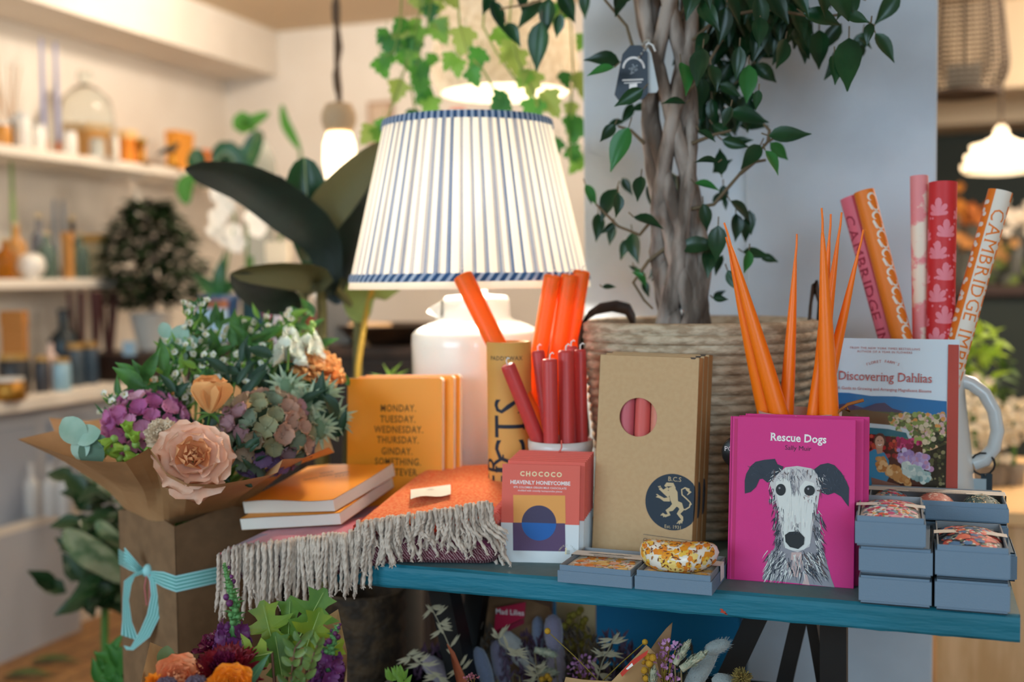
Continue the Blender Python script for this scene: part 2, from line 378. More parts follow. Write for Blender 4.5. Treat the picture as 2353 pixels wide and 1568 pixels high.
for i, px in enumerate((330, 400)):
    t = thing('brass_candlestick', ('brass candlestick before the orange carton on highest shelf', 'brass candlestick by the mustard carton on highest shelf')[i], 'candlestick', sx1(px, Z1, .08))
    MB().lathe([(.035, 0), (.03, .008), (.008, .02), (.007, .07), (.02, .08), (.02, .1)], G('#c39a3c', .25, metal=.9), n=16).build('stick', t)
# middle shelf
amb = mat('amber_glass', '#b06a1c', .1, trans=.3, ior=1.2); grn = mat('green_glass', '#a9c4b4', .08, trans=.8, ior=1.25)
for i, (px, r, h, m, o) in enumerate(((8, .03, .14, amb, .04), (35, .035, .2, G('#c08a48', .3), 0), (88, .03, .24, G('#6c6f78', .3), -.06), (165, .028, .24, G('#1d1b1c', .3), -.06), (105, .035, .17, grn, .03), (180, .034, .17, grn, .05))):
    bottle('glass_bottle', sx1(px, Z2, o), r, h, m, ('small amber bottle at left end of middle shelf', 'ochre bottle beside the white ball vase on middle shelf', 'grey bottle at the back of middle shelf', 'tall black bottle on the middle shelf', 'pale green glass bottle by the ball vase on middle shelf', 'pale green glass bottle before the cream box on middle shelf')[i], cap=G('#c9b48a', .4))
t = thing('ball_vase', 'round white ball vase on the middle shelf', 'vase', sx1(68, Z2, .05)); MB().lathe([(.02, 0), (.042, .02), (.05, .045), (.042, .075), (.02, .09), (.017, .088)], G('#efe9df', .3), n=20).build('vase_body', t)
cbox('cream_box', sx1(212, Z2), .11, .06, .17, G('#dccba6'), 'cream box at right end of middle shelf', m2=G('#c79a55'))
cbox('wood_block', sx1(153, Z2, .06), .03, .03, .17, G('#c48a4a'), 'upright wooden block between green glass bottles', 'block')
taper('green_taper', sx1(30, Z2+.0, -.03), .01, .42, G('#7d9a54', .5), 'tall green taper candle on the middle shelf', G('#c98a4a'))
taper('white_taper', sx1(318, Z2, .0)[:2]+(Z2,), .017, .36, G('#efe6d6', .5), 'thick white taper candle behind the dark bush')
for i, px in enumerate((125, 145)):
    taper('grey_taper', sx1(px, Z2, -.05), .01, .30, G('#77808a', .5), ('left grey taper beside the tall black bottle', 'right grey taper beside the tall black bottle')[i])
# counter top
def sx2(px, off=0, base=910):
    x = XS+.1+off; r = px_(px, base, x); return (x, r.y, zc)
for i, (px, r, h, m, o, lb) in enumerate(((35, .05, .13, '#26292e', 0, 'black canister at left of the counter'), (98, .024, .12, '#33343a', .05, 'slim black canister with pale label on the counter'), (143, .03, .11, '#8db2c4', .08, 'pale blue tin on the counter'), (175, .03, .15, '#3b4b58', 0, 'first slate blue canister on the counter'), (208, .03, .15, '#33475a', 0, 'second slate blue canister on the counter'))):
    jar('canister', sx2(px, o), r, h, G(m, .4), lb, 'canister', G('#b08a4a', .35))
bottle('dark_bottle', sx2(152, -.06), .05, .27, G('#18262c', .3), 'broad dark teal bottle on the counter')
jar('brass_tin', sx2(22, .14), .05, .07, G('#a5742a', .3, metal=.6), 'low brass tin at left of the counter', 'tin')
cbox('print_carton', sx2(38, -.12), .10, .02, .27, G('#b5793c'), 'tall tan printed carton standing at the counter back')
bottle('pink_bottle', sx2(120, 0), .025, .17, G('#d9bfb4', .3), 'pale pink bottle leaning tall between canisters on the counter')
for i, px in enumerate((190, 222, 252)):
    t = thing('reed_bundle', ('left', 'middle', 'right')[i]+' of three maroon reed bundles on the counter', 'reeds', sx2(px, -.08))
    for q in range(4): MB().tube([(U(-.01, .01), U(-.01, .01), 0), (U(-.035, .035), U(-.035, .035), .33)], .008, G('#4a2526', .6), n=6).build('reed', t)
t = cbox('dark_crate', sx2(290, .0), .30, .24, .10, G('#2b1a14', .5), 'dark wooden crate under the potted bush on the counter', 'crate')
cbox('card_sign', (sx2(290, .12)[0]+.02, sx2(290, .12)[1]-.0, zc+.10), .05, .012, .05, G('#9cc0d8', .5), 'small pale blue card standing on the dark crate', 'card')
# low white platform in front of the counter with bottle vases
pe = pz_(168, 1160, .42); pf_ = pz_(0, 1212, .42)
lp = thing('low_platform', 'low white platform along the counter carrying bottle vases', 'platform', (XL, 0, 0))
MB().box(.525, max(pe.x, pf_.x)-XL, -1.75, pe.y, .39, .42, white_p).build('top', lp, .003); MB().box(.525, max(pe.x, pf_.x)-XL-.03, -1.74, pe.y-.02, 0, .39, panel_p).build('platform_body', lp)
for i, px in enumerate((75, 118, 150)):
    P = px_(px, 1180, XS+.35)
    P = pz_(px, 1186, .42); bottle('bottle_vase', (P.x, P.y, 0.42), .024, .17, G('#d5d3d0', .25), ('first', 'second', 'third')[i]+' white bottle vase on the low platform from the left', 'vase', cap=G('#d5d3d0', .25))
P = pz_(2, 1190, .42); bottle('blue_vase', (P.x, P.y, .42), .028, .17, G('#3567a8', .3), 'blue bottle vase on the low platform at the picture left edge', 'vase', cap=G('#3567a8', .3))
# ================================================================ the bench
teal = mat('teal_paint', '#16738a', .55, var='#126375', vs=9, bump=.6, bs=55, stretch=(.35, 2, 2))
worn = mat('worn_grey_teal', '#62787a', .6, var='#547073', vs=12, bump=.25, bs=60)
iron = mat('black_iron', '#0c0d0f', .45)
BX = pz_(508, 1300).x; BD = .64
be = thing('display_bench', 'teal painted plank bench on black iron legs carrying the display', 'bench', (0, 0, 0))
th = .031; q = MB(); N_ = 60
prof = lambda s: [(0, -th, 0), (0, -.003, 0), (.004, 0, 1)]
rows_f, rows_t = [], []
for i in range(N_+1):
    x = BX*i/N_; n1 = noise.noise((x*9, 0, 0)); wob = .0015*noise.noise((x*30, 3, 0)); e = .007+.004*noise.noise((x*14, 5, 0))
    rows_f.append([(x, .002-.001*n1, BT-th+wob), (x, 0, BT-th+.003), (x, 0, BT-.008), (x, .0015, BT-.003), (x, e, BT)])
    rows_t.append([(x, e, BT), (x, BD*.5, BT), (x, BD, BT)])
q.grid(rows_f, teal, smooth=False); q.grid(rows_t, worn, smooth=False)
q.grid([[(BX*i/N_, .002, BT-th), (BX*i/N_, BD, BT-th)] for i in (0, N_)], teal, smooth=False)
q.add([(0, .002, BT-th), (0, BD, BT-th), (0, BD, BT), (0, .002, BT), (BX, .002, BT-th), (BX, BD, BT-th), (BX, BD, BT), (BX, .002, BT), ], [(0, 1, 2, 3), (7, 6, 5, 4), (1, 5, 6, 2)], worn)
for px, py, s_ in ((1662, 1408, .004), (1658, 1402, .0025), (1668, 1412, .002)):
    P = py_(px, py, -.0006); q.add([(P.x-s_, -.0006, P.z), (P.x+s_, -.0006, P.z-s_*.5), (P.x+s_*.6, -.0006, P.z+s_*.4), (P.x-s_*.5, -.0006, P.z+s_*.6)], [(0, 1, 2, 3)], G('#b5402a'))
q.build('plank_top', be)
def legpost(a, b, w=.035, y=.1, d=.04, bow=0):
    A, B = py_(a[0], a[1], y), py_(b[0], b[1], y)
    k = (B-A)/(A.z-B.z)
    top = A - k*(BT-th-A.z) if A.z < BT-th else A
    bot = A + k*A.z
    m = MB(); pts = [top.lerp(bot, i/12) for i in range(13)]
    for i, p in enumerate(pts): p.x += bow*math.sin(PI*i/12)
    rows = [[(p.x-w/2, y, p.z), (p.x+w/2, y, p.z), (p.x+w/2, y+d, p.z), (p.x-w/2, y+d, p.z)] for p in pts]
    m.grid(rows, iron, smooth=False, close=True); return m
legpost((1914, 1470), (1914, 1568), .033, .12).build('leg', be)
legpost((1728, 1440), (1668, 1568), .032, .16, .03).build('leg_brace', be)
legpost((1840, 1450), (1822, 1568), .022, .20, .03, -.02).build('leg_brace', be)
legpost((1862, 1450), (1878, 1568), .014, .20, .03, .01).build('leg_brace', be)
legpost((1012, 1380), (1052, 1568), .034, .16).build('leg', be)
legpost((1088, 1380), (1062, 1568), .03, .24, .03).build('leg_brace', be)
legpost((620, 1500), (618, 1568), .034, .4).build('leg', be)
# ================================================================ grey soap boxes
gcard = mat('grey_card', '#71869a', .75, bump=.12, bs=500); gin = mat('grey_card_inside', '#8b9096', .8)
band_m = mat('cream_band', '#e6e0d8', .7); ink = mat('soft_black_ink', '#33322f', .7)
fl_or = mat('orange_floral_paper', '#f1e7da', .6); _o = dict(pat=((90, .5, ('#e99a3b', '#f1e7da', '#efb36a', '#f3cf8e', '#f1e7da')), (230, .22, ('#e4634f', '#f1e7da', '#a39a5e'))))
fl_rose = mat('rose_floral_fabric', '#efe6e0', .6); _o = dict(pat=((120, .5, ('#d6306b', '#efe6e0', '#7d9fa6', '#e2552c', '#efe6e0', '#c04a6a')), (260, .22, ('#3f5f78', '#efe6e0', '#5d8a55'))))
fl_blue = mat('navy_floral_fabric', '#2b3448', .6); _o = dict(pat=((85, .5, ('#d9302f', '#2f5f93', '#2b3448', '#df6b52', '#33668f', '#e9e6e0')), (230, .25, ('#dfe3e0', '#2b3448', '#6f8a6a'))))
fl_pink = mat('coral_floral_fabric', '#c9705f', .6, pat=((170, .45, ('#d98a78', '#c9705f', '#efcfbf')),))
fl_green = mat('green_leaf_fabric', '#46615f', .6, pat=((200, .45, ('#8fa39a', '#46615f', '#d9b98f', '#2f4548')),))
PRN = {}
def pm(*hs): return [mat('print_'+h.strip('#'), h, .6) for h in hs]
PRN['orange_floral_paper'] = ((60, (.004, .0075), pm('#ee9a30', '#f3b45a', '#f4cf86', '#f0b9a0', '#ee8a3a'), 'flower'), (60, (.0012, .0022), pm('#e4634f', '#f3cf8e', '#d9803a'), 'flower'), (110, (.002, .004), pm('#8c8a4e', '#a5754a', '#c9b080'), 'leaf'))
PRN['rose_floral_fabric'] = ((70, (.003, .006), pm('#d6306b', '#e2552c', '#c64a7a', '#e9a0b0', '#7d9fb6'), 'flower'), (90, (.0012, .0025), pm('#8a2f55', '#3f5f88', '#e8b33a', '#e2552c'), 'flower'), (120, (.002, .0035), pm('#5d8a75', '#47707a', '#7a9a5a'), 'leaf'))
PRN['navy_floral_fabric'] = ((80, (.004, .0075), pm('#d9302f', '#2f5f93', '#df6b52', '#4678a8', '#c94a3a'), 'flower'), (70, (.0015, .003), pm('#e9e6e0', '#f0c9a0', '#dfe3e0'), 'flower'), (120, (.002, .0045), pm('#6f8a6a', '#8fa59a', '#4a6a5a'), 'leaf'))
PRN['coral_floral_fabric'] = ((160, (.001, .002), pm('#efcfbf', '#e6a898', '#f0dccf'), 'leaf'),)
PRN['green_leaf_fabric'] = ((150, (.002, .004), pm('#8fa39a', '#d9b98f', '#6f8a80', '#b9c4b0'), 'leaf'), (30, (.001, .002), pm('#d9803a', '#e9c9a0'), 'flower'))
def tray(P, w, d, h, rim, rz=0, label='', inside=None, dome=0, band=None, script=False, group=None, lift=0, name='soap_box', cap=True, soap=None):
    t = thing(name, label, 'box', P, rz, group); k = .0018
    b = MB(); o = b.box
    o(0, w, 0, k, lift, h, gcard); o(0, w, d-k, d, lift, h, gcard); o(0, k, k, d-k, lift, h, gcard); o(w-k, w, k, d-k, lift, h, gcard); o(k, w-k, k, d-k, lift, lift+k, gcard)
    b.build('outer_sleeve', t, .0005)
    b = MB(); i = .0022; o = b.box; z0, z1 = 0, h+rim
    o(i, w-i, i, i+k, z0, z1, gcard); o(i, w-i, d-i-k, d-i, z0, z1, gin); o(i, i+k, i+k, d-i-k, z0, z1, gin); o(w-i-k, w-i, i+k, d-i-k, z0, z1, gin)
    if not inside and cap: o(i, w-i, i, d-i, z1-k, z1, gcard)
    o(i, w-i, i, d-i, z0, k, gin)
    b.build('inner_tray', t, .0004)
    if inside:
        b = MB(); e = i+k+.001; n = 14; rn_ = random.Random(int(w*1e6))
        sf = lambda s, u_: (e+(w-2*e)*s, e+(d-2*e)*u_, h-.004+dome*(max(0, math.sin(PI*(.04+.92*s)))**.6)*(max(0, math.sin(PI*(.04+.92*u_)))**.6) if dome else h+rim-.004-.0015*((2*s-1)**6+(2*u_-1)**6))
        for (q_, sz_, ms_, kd_) in PRN[inside.name]: scatter_print(b, sf, int(q_*w*d/.0085), sz_, ms_, rn_, kd_, .0003, ((.08, .92), (.06, .94)))
        rows = []
        for a in range(n+1):
            r = []
            for c in range(n+1):
                s, u_ = a/n, c/n; x, y = e+(w-2*e)*s, e+(d-2*e)*u_
                zz = h-.004 + dome*(max(0, math.sin(PI*(.04+.92*s)))**.6)*(max(0, math.sin(PI*(.04+.92*u_)))**.6) if dome else h+rim-.004-.0015*((2*s-1)**6+(2*u_-1)**6)
                r.append((x, y, zz))
            rows.append(r)
        b.grid(rows, inside); tag(b.build('soap_bar', None, M_=T(*P) @ R(rz)), soap, 'soap')
    if band:
        b = MB(); y0, y1 = band; zz = h+rim+.0006; c = dome*.75+.0 if dome else 0
        xs = [-.0008, -.0006]+[w*s/14 for s in range(15)]+[w+.0006, w+.0008]
        zs = [h*.25, zz]+[zz+max(0, (c-rim-.002))*math.sin(PI*s/14) for s in range(15)]+[zz, h*.25]
        b.grid([[(x, y0, z), (x, y1, z)] for x, z in zip(xs, zs)], band_m)
        if script:
            for q in range(34):                 # hand lettering along the band
                x = w*(.2+.56*q/34)
                if q % 11 == 9: continue
                b.stroke([(x, (y0+y1)/2-.002), (x+.003, (y0+y1)/2+U(0, .003)), (x+.006, (y0+y1)/2-.001)], .0006, ink, T(z=zz+max(0, (c-rim-.002))*math.sin(PI*x/w)+.0005))
            b.box(w*.3, w*.72, y0+.003, y0+.0034, zz, zz+.0005+max(0, (c-rim-.002)), ink)
        b.build('paper_band', t)
    return t
def frontbox(xa_, ya_, xb_, yb_, yt_, Y, d, rim, **k):       # from the picture's front face: bottom left, bottom right, top left row
    A, B, C = py_(xa_, ya_, Y), py_(xb_, yb_, Y), py_(xa_, yt_, Y)
    z0 = k.pop('z', A.z)
    return tray((A.x, Y, z0), B.x-A.x, d, C.z-A.z, rim, **k)
A = pz_(1281, 1338); B = pz_(1452, 1354)
wL = (B-A).length; rzA = math.degrees(math.atan2(B.y-A.y, B.x-A.x))
tray(tuple(A), wL, .104, .0150, .007, rz=rzA, label='open grey box of orange floral soap, left of the pair at bench front', soap='soap in orange floral paper lying in the left open box at bench front', inside=fl_or, band=(.056, .080), script=True)
A2 = pz_(1458, 1354); B2 = pz_(1636, 1370); rzB = math.degrees(math.atan2(B2.y-A2.y, B2.x-A2.x))
tray(tuple(A2), (B2-A2).length, .106, .0165, .007, label='open grey soap box under the bean shaped soap at bench front', soap='soap in orange floral paper lying under the bean shaped soap', inside=fl_or, band=(.05, .074), rz=rzB)
bz = BT+.0165+.0075
yel = mat('yellow_orange_print', '#f3ebdd', .3, coat=.3); _o = dict(pat=((75, .66, ('#e8941f', '#f0c24a', '#e99a2c', '#f3ead8', '#f2cc66', '#eaa63a')), (210, .24, ('#8a4a22', '#f3ead8', '#9a5a2a'))))
t = thing('bean_soap', 'bean shaped soap in yellow and orange floral paper on a grey box', 'soap', ((A2.x+B2.x)/2-.001, .012, bz-.0055), 2)
rows = []
for i in range(33):                             # kidney outline swept in rings
    s = i/32; a = -1+2*s; w_ = math.sqrt(max(0, 1-abs(a)**2.6)); r = []
    for j in range(20):
        g = 2*PI*j/20
        r.append((a*.0500, .022*a*a-.006+.027*w_*math.cos(g), .0175+(.0185+.004*a*a)*w_*math.sin(g)+.004*a*a*(1 if a > 0 else .5)))
    rows.append(r)
zmin = min(p[2] for r in rows for p in r); rows = [[(x, y, z-zmin) for x, y, z in r] for r in rows]
b = MB().grid(rows, yel, close=True); rn_ = random.Random(2)
def beansurf(s, g_):
    a = max(-.999, min(.999, -1+2*s)); w_ = math.sqrt(max(0, 1-abs(a)**2.6)); g = 2*PI*g_
    return (a*.0500, .022*a*a-.006+.027*w_*math.cos(g), .0175+(.0185+.004*a*a)*w_*math.sin(g)+.004*a*a*(1 if a > 0 else .5)-zmin)
scatter_print(b, beansurf, 230, (.0032, .0062), pm('#e8941f', '#f0c24a', '#eea32e', '#f2d27a', '#e5862a'), rn_, 'flower', -.00025, ((.05, .95), (0, 1)))
scatter_print(b, beansurf, 260, (.0018, .0032), pm('#8a4a22', '#7a3f1e'), rn_, 'leaf', -.0005, ((.05, .95), (0, 1)))
scatter_print(b, beansurf, 70, (.0008, .0014), pm('#f7e3a0', '#c9862a'), rn_, 'flower', -.0006, ((.05, .95), (0, 1)))
b.build('soap_body', t)
# stacks at the right end
Y0 = -.003
def stack(px0, px1, levels, Y, d, labels, top):
    z = BT; A, B = pz_(px0, 1400), None
    for i, (h, dx0, dx1, dy, rz) in enumerate(levels):
        P = py_(px0+dx0, 1350, Y+dy); Q = py_(px1+dx1, 1350, Y+dy); last = i == len(levels)-1
        tray((P.x, Y+dy, z), Q.x-P.x, d, h, .0065 if last else .004, label=labels[i], rz=rz, lift=.004 if i == 0 else .003, **(top if last else {}))
        z += h+(.0065 if last else .0042)
    return z
stack(1973, 2141, ((.031, 0, 0, 0, 0), (.029, 0, 2, .004, -1), (.029, -9, -14, -.002, 1)), Y0, .138,
      ('lowest closed grey box of the left stack at right bench end', 'middle closed grey box of the left stack at right bench end', 'open grey box of rose floral soap topping the left stack'), dict(soap='soap in rose and white floral fabric in the left stack top box', inside=fl_rose, dome=.014, band=(.06, .078)))
stack(2148, 2322, ((.033, 0, 0, 0, 0), (.031, 0, 0, .004, 0)), Y0-.001, .138,
      ('lower closed grey box of the front right stack by the bench corner', 'open grey box of navy red floral soap in the front right stack'), dict(soap='soap in navy and red floral fabric in the front right stack box', inside=fl_blue, dome=.015, band=(.058, .076)))
Yb = .150; P = py_(1991, 1230, Yb); Q = py_(2318, 1230, Yb); z = BT
for i, (h, lb) in enumerate(((.032, 'lowest long grey box of the back stack at right bench end'), (.030, 'middle long grey box of the back stack at right bench end'))):
    tray((P.x+.004*(1-i), Yb+.003*i, z), Q.x-P.x+.006*(1-i), .1, h, .004, label=lb, lift=.003); z += h+.0042
hz = py_(2318, 1215, Yb).z-z
tl_ = tray((P.x, Yb, z), Q.x-P.x, .1, max(.02, hz-.004), .006, label='open long grey box of three printed soaps behind the stacks', band=(.056, .084), script=True, lift=.003, cap=False)
w = Q.x-P.x
for i, m in enumerate((fl_rose, fl_pink, fl_green)):
    c_ = ((i+.5)*w/3, .05, max(.02, hz-.004)-.010); b = MB().sphere(c_, 1, m, n=20, k=12, sc=(w/6-.004, .043, .017))
    for (q_, sz_, ms_, kd_) in PRN[m.name]: scatter_print(b, lambda s, u_: (c_[0]+(w/6-.004)*math.cos(PI*(.5-u_))*math.cos(2*PI*s), c_[1]+.043*math.cos(PI*(.5-u_))*math.sin(2*PI*s), c_[2]+.017*math.sin(PI*(u_-.5))), q_, sz_, ms_, random.Random(i), kd_, .0004, ((.02, .98), (.55, .95)))
    tag(b.build('soap_bar', None, M_=T(P.x, Yb, z)), ('rose floral soap at the left of the long grey box, under its band', 'coral printed soap in the middle of the long grey box', 'green leaf printed soap at the right of the long grey box')[i], 'soap')
# ================================================================ covers and cards standing on the bench
def place(P, rz, lean, side=0):                  # frame standing at P: x right, y up the leaning face, z out of the face
    return T(*P) @ R(rz) @ R(90-lean, 'X') @ R(side, 'Z')
def fit(q, Y, rz=None):                          # corner pixels of a face (TL TR BR BL) -> place and size, foot on the bench
    BLp = pz_(*q[3]); BRp = pz_(*q[2])
    d = BRp-BLp; rz_ = math.degrees(math.atan2(d.y, d.x)) if rz is None else rz
    return BLp, rz_, d.length
def topfit(q, BLp, rz, w, side=0):               # lean and height so that the top left corner lands on its pixel
    best = None; tgt = q[0]
    for i in range(0, 60):
        ln = -4+i*.5
        for hh in range(60, 340, 2):
            P = place(BLp, rz, ln) @ Vector((0, hh/1000, 0)); v = P-CAM; x = W/2+F*v.dot(RGT)/v.dot(FWD); y = H/2-F*v.dot(UPV)/v.dot(FWD)
            e = (x-tgt[0])**2+(y-tgt[1])**2
            if best is None or e < best[0]: best = (e, ln, hh/1000)
    return best[1], best[2]
# ---- pink dog books
pink = mat('magenta_cover', '#d3247f', .5, bump=.06, bs=900); pinkd = mat('magenta_spine_groove', '#c01b66', .5); page = mat('page_paper', '#e9e3d8', .8, wave=('#d5cec2', 220, 'Z', .4, .3, .7))
c0 = lambda x, y: (1650+x/3.486, 920+y/3.486)
qd = [c0(122, 130), c0(1095, 165), c0(1087, 1512), c0(78, 1435)]
P0, rz0, w0 = fit(qd, 0); LN, hD = 9, py_(qd[0][0], qd[0][1], P0.y+.03).z-BT
hD = hD/math.cos(math.radians(LN)); tk = .013
HD = homog([(122, 130), (1095, 165), (1087, 1512), (78, 1435)], w0, hD)
def hardback(name, label, M_, w, h, tk, cover, group=None, art=None, artmat=None, pg=page):
    t = thing(name, label, 'book', M_=M_, group=group)
    b = MB(); c = .0025
    b.box(0, w, 0, h, -c, 0, cover); b.box(0, w, 0, h, -tk, -tk+c, cover); b.box(-.001, c, 0, h, -tk, 0, cover)
    if art: art(b)
    b.build('cover', t, .0006)
    MB().box(c, w-.003, .003, h-.003, -tk+c, -c, pg).build('page_block', t)
    return t
dk = mat('dog_ink', '#2b3340', .6); wh = mat('dog_white', '#dcdcd8', .6); gy = mat('dog_grey', '#8f8c94', .6); lt = mat('dog_pale', '#c9c4c4', .6); blk = mat('dog_black', '#151a1f', .5); pk = mat('dog_blush', '#c9aaa6', .6); br = mat('dog_brown', '#6a5450', .6)
txw = mat('white_ink', '#f2ecea', .6); txd = mat('aubergine_ink', '#3d1f3a', .6)
def dogart(b):
    z = [.0003]
    def pg(pts, m): z[0] += .00012; b.poly([HD(*p) for p in pts], m, None, z[0])
    def el(x, y, rx, ry, m): z[0] += .00012; b.poly([HD(x+rx*math.cos(PI*i/12), y+ry*math.sin(PI*i/12)) for i in range(24)][::-1], m, None, z[0])
    rn = random.Random(4); k = w0/970
    def st(pts, w, m): b.stroke([HD(*p) for p in pts], [q*k for q in w], m, None, z[0]+rn.uniform(.0001, .0006))
    b.stroke([HD(160, 150), HD(118, 1430)], .004, pinkd, None, .0002)
    pg([(480, 1000), (455, 1180), (420, 1230), (385, 1320), (355, 1436), (650, 1470), (935, 1500), (905, 1420), (860, 1250), (820, 1100), (815, 900)], gy)
    def fur(n, xr, yr, dx, dy, ms, w=(4, 9)):
        for _ in range(n):
            x, y = rn.uniform(*xr), rn.uniform(*yr); sx_, sy_ = rn.uniform(*dx), rn.uniform(*dy)
            w_ = rn.uniform(*w); st([(x, y), (x+sx_*.5+rn.uniform(-4, 4), y+sy_*.5), (x+sx_, y+sy_)], (w_, w_*.8, 1), rn.choice(ms))
    fur(130, (400, 560), (1200, 1400), (-60, -10), (40, 90), (dk, dk, wh, gy, wh)); fur(150, (680, 840), (1200, 1400), (10, 70), (40, 95), (dk, wh, br, gy, dk))
    fur(60, (560, 690), (1230, 1400), (-25, 25), (50, 90), (dk, pk, wh, gy)); fur(70, (470, 510), (960, 1180), (-35, -5), (30, 70), (dk, dk, gy)); fur(50, (780, 840), (880, 1240), (5, 45), (30, 80), (dk, dk, gy, wh))
    pg([(690, 1440), (675, 1475), (735, 1482), (715, 1400), (690, 1385)], pk); pg([(590, 1215), (575, 1400), (640, 1420), (680, 1300), (670, 1215)], pk)
    fur(40, (445, 500), (760, 1010), (-30, 0), (25, 60), (dk, dk, gy, lt)); fur(34, (415, 470), (660, 800), (-15, 5), (25, 50), (dk, gy, wh))
    pg([(222, 640), (235, 585), (270, 525), (310, 490), (380, 475), (462, 468), (482, 510), (530, 530), (500, 600), (440, 650), (400, 655), (365, 625), (340, 628), (312, 690), (270, 730), (222, 742)], dk)
    pg([(760, 560), (820, 515), (880, 503), (930, 520), (985, 580), (1025, 650), (1045, 700), (1043, 850), (1020, 820), (985, 770), (930, 738), (880, 755), (830, 740), (800, 660)], dk)
    pg([(500, 575), (545, 535), (640, 525), (750, 545), (795, 590), (820, 700), (805, 800), (790, 900), (760, 1000), (748, 1100), (735, 1170), (640, 1215), (560, 1190), (522, 1120), (500, 1000), (480, 850), (445, 740), (420, 660), (450, 620)], lt)
    pg([(470, 650), (520, 615), (575, 640), (620, 740), (700, 640), (770, 660), (785, 760), (768, 880), (742, 1000), (742, 1140), (690, 1195), (600, 1200), (540, 1180), (520, 1060), (505, 900), (475, 750)], wh)
    fur(60, (510, 770), (540, 610), (-18, 30), (25, 60), (gy, br, gy, mat('dog_mid', '#b3adb0', .6), wh), (4, 10)); fur(30, (585, 650), (600, 720), (-6, 22), (40, 70), (gy, mat('dog_slate', '#444d5c', .6), mat('dog_mid', '#b3adb0', .6), gy), (3, 7))
    fur(24, (430, 520), (560, 640), (-30, 30), (-35, 30), (gy, wh, br), (3, 7)); fur(30, (780, 850), (570, 740), (0, 40), (-20, 60), (br, gy, wh, dk), (3, 7)); fur(26, (760, 800), (760, 1080), (-5, 14), (30, 70), (dk, gy, dk, br), (3, 7))
    fur(26, (492, 530), (840, 1130), (-10, 12), (30, 60), (dk, gy, wh, lt), (3, 6)); fur(14, (600, 660), (980, 1040), (-10, 10), (15, 40), (gy, dk, lt), (4, 8)); fur(12, (690, 760), (740, 800), (-10, 25), (5, 35), (br, pk, gy), (3, 6))
    fur(26, (250, 450), (500, 640), (-30, 30), (-14, 14), (mat('dog_slate', '#444d5c', .6), dk, mat('dog_slate', '#444d5c', .6)), (2, 6)); fur(26, (830, 1010), (540, 720), (-10, 30), (10, 50), (mat('dog_slate', '#444d5c', .6), dk, mat('dog_slate', '#444d5c', .6)), (2, 6))
    fur(30, (540, 730), (760, 1000), (-4, 4), (40, 90), (wh, lt, wh, mat('dog_cream', '#e6e4de', .6)), (6, 16))
    z[0] += .0006
    for x, y, rx, ry in ((508, 713, 39, 47), (735, 720, 42, 41)):
        el(x, y, rx, ry, blk); el(x-10, y-14, 8, 9, gy)
    pg([(540, 1075), (575, 1050), (650, 1045), (695, 1095), (690, 1150), (645, 1188), (580, 1172), (545, 1130)], blk)
    fur(10, (570, 650), (1035, 1060), (-10, 10), (8, 20), (gy, dk), (3, 6))
    a = HD(645, 318); bx = HD(870, 318); b.text('Rescue Dogs', w0*.092, txw, T(a[0], HD(645, 335)[1], .0004) @ R(-1), bold=.022, serif=.045, sx=.93)
    b.text('Sally Muir', w0*.054, txd, T(a[0], HD(645, 402)[1], .0004) @ R(-1), bold=-.004)
Md = place(P0, rz0, LN)
hardback('dog_book', 'magenta hardback with a painted grey dog on its cover, front copy', Md, w0, hD, tk, pink, 'magenta dog books', dogart)
for k in (1, 2):
    hardback('dog_book', ('magenta hardback directly behind the dog cover copy', 'rearmost magenta hardback behind the dog cover copy')[k-1], Md @ T(.006*k+.003, 0, -.0142*k), w0, hD+.003*k-.001, tk, pink, 'magenta dog books')
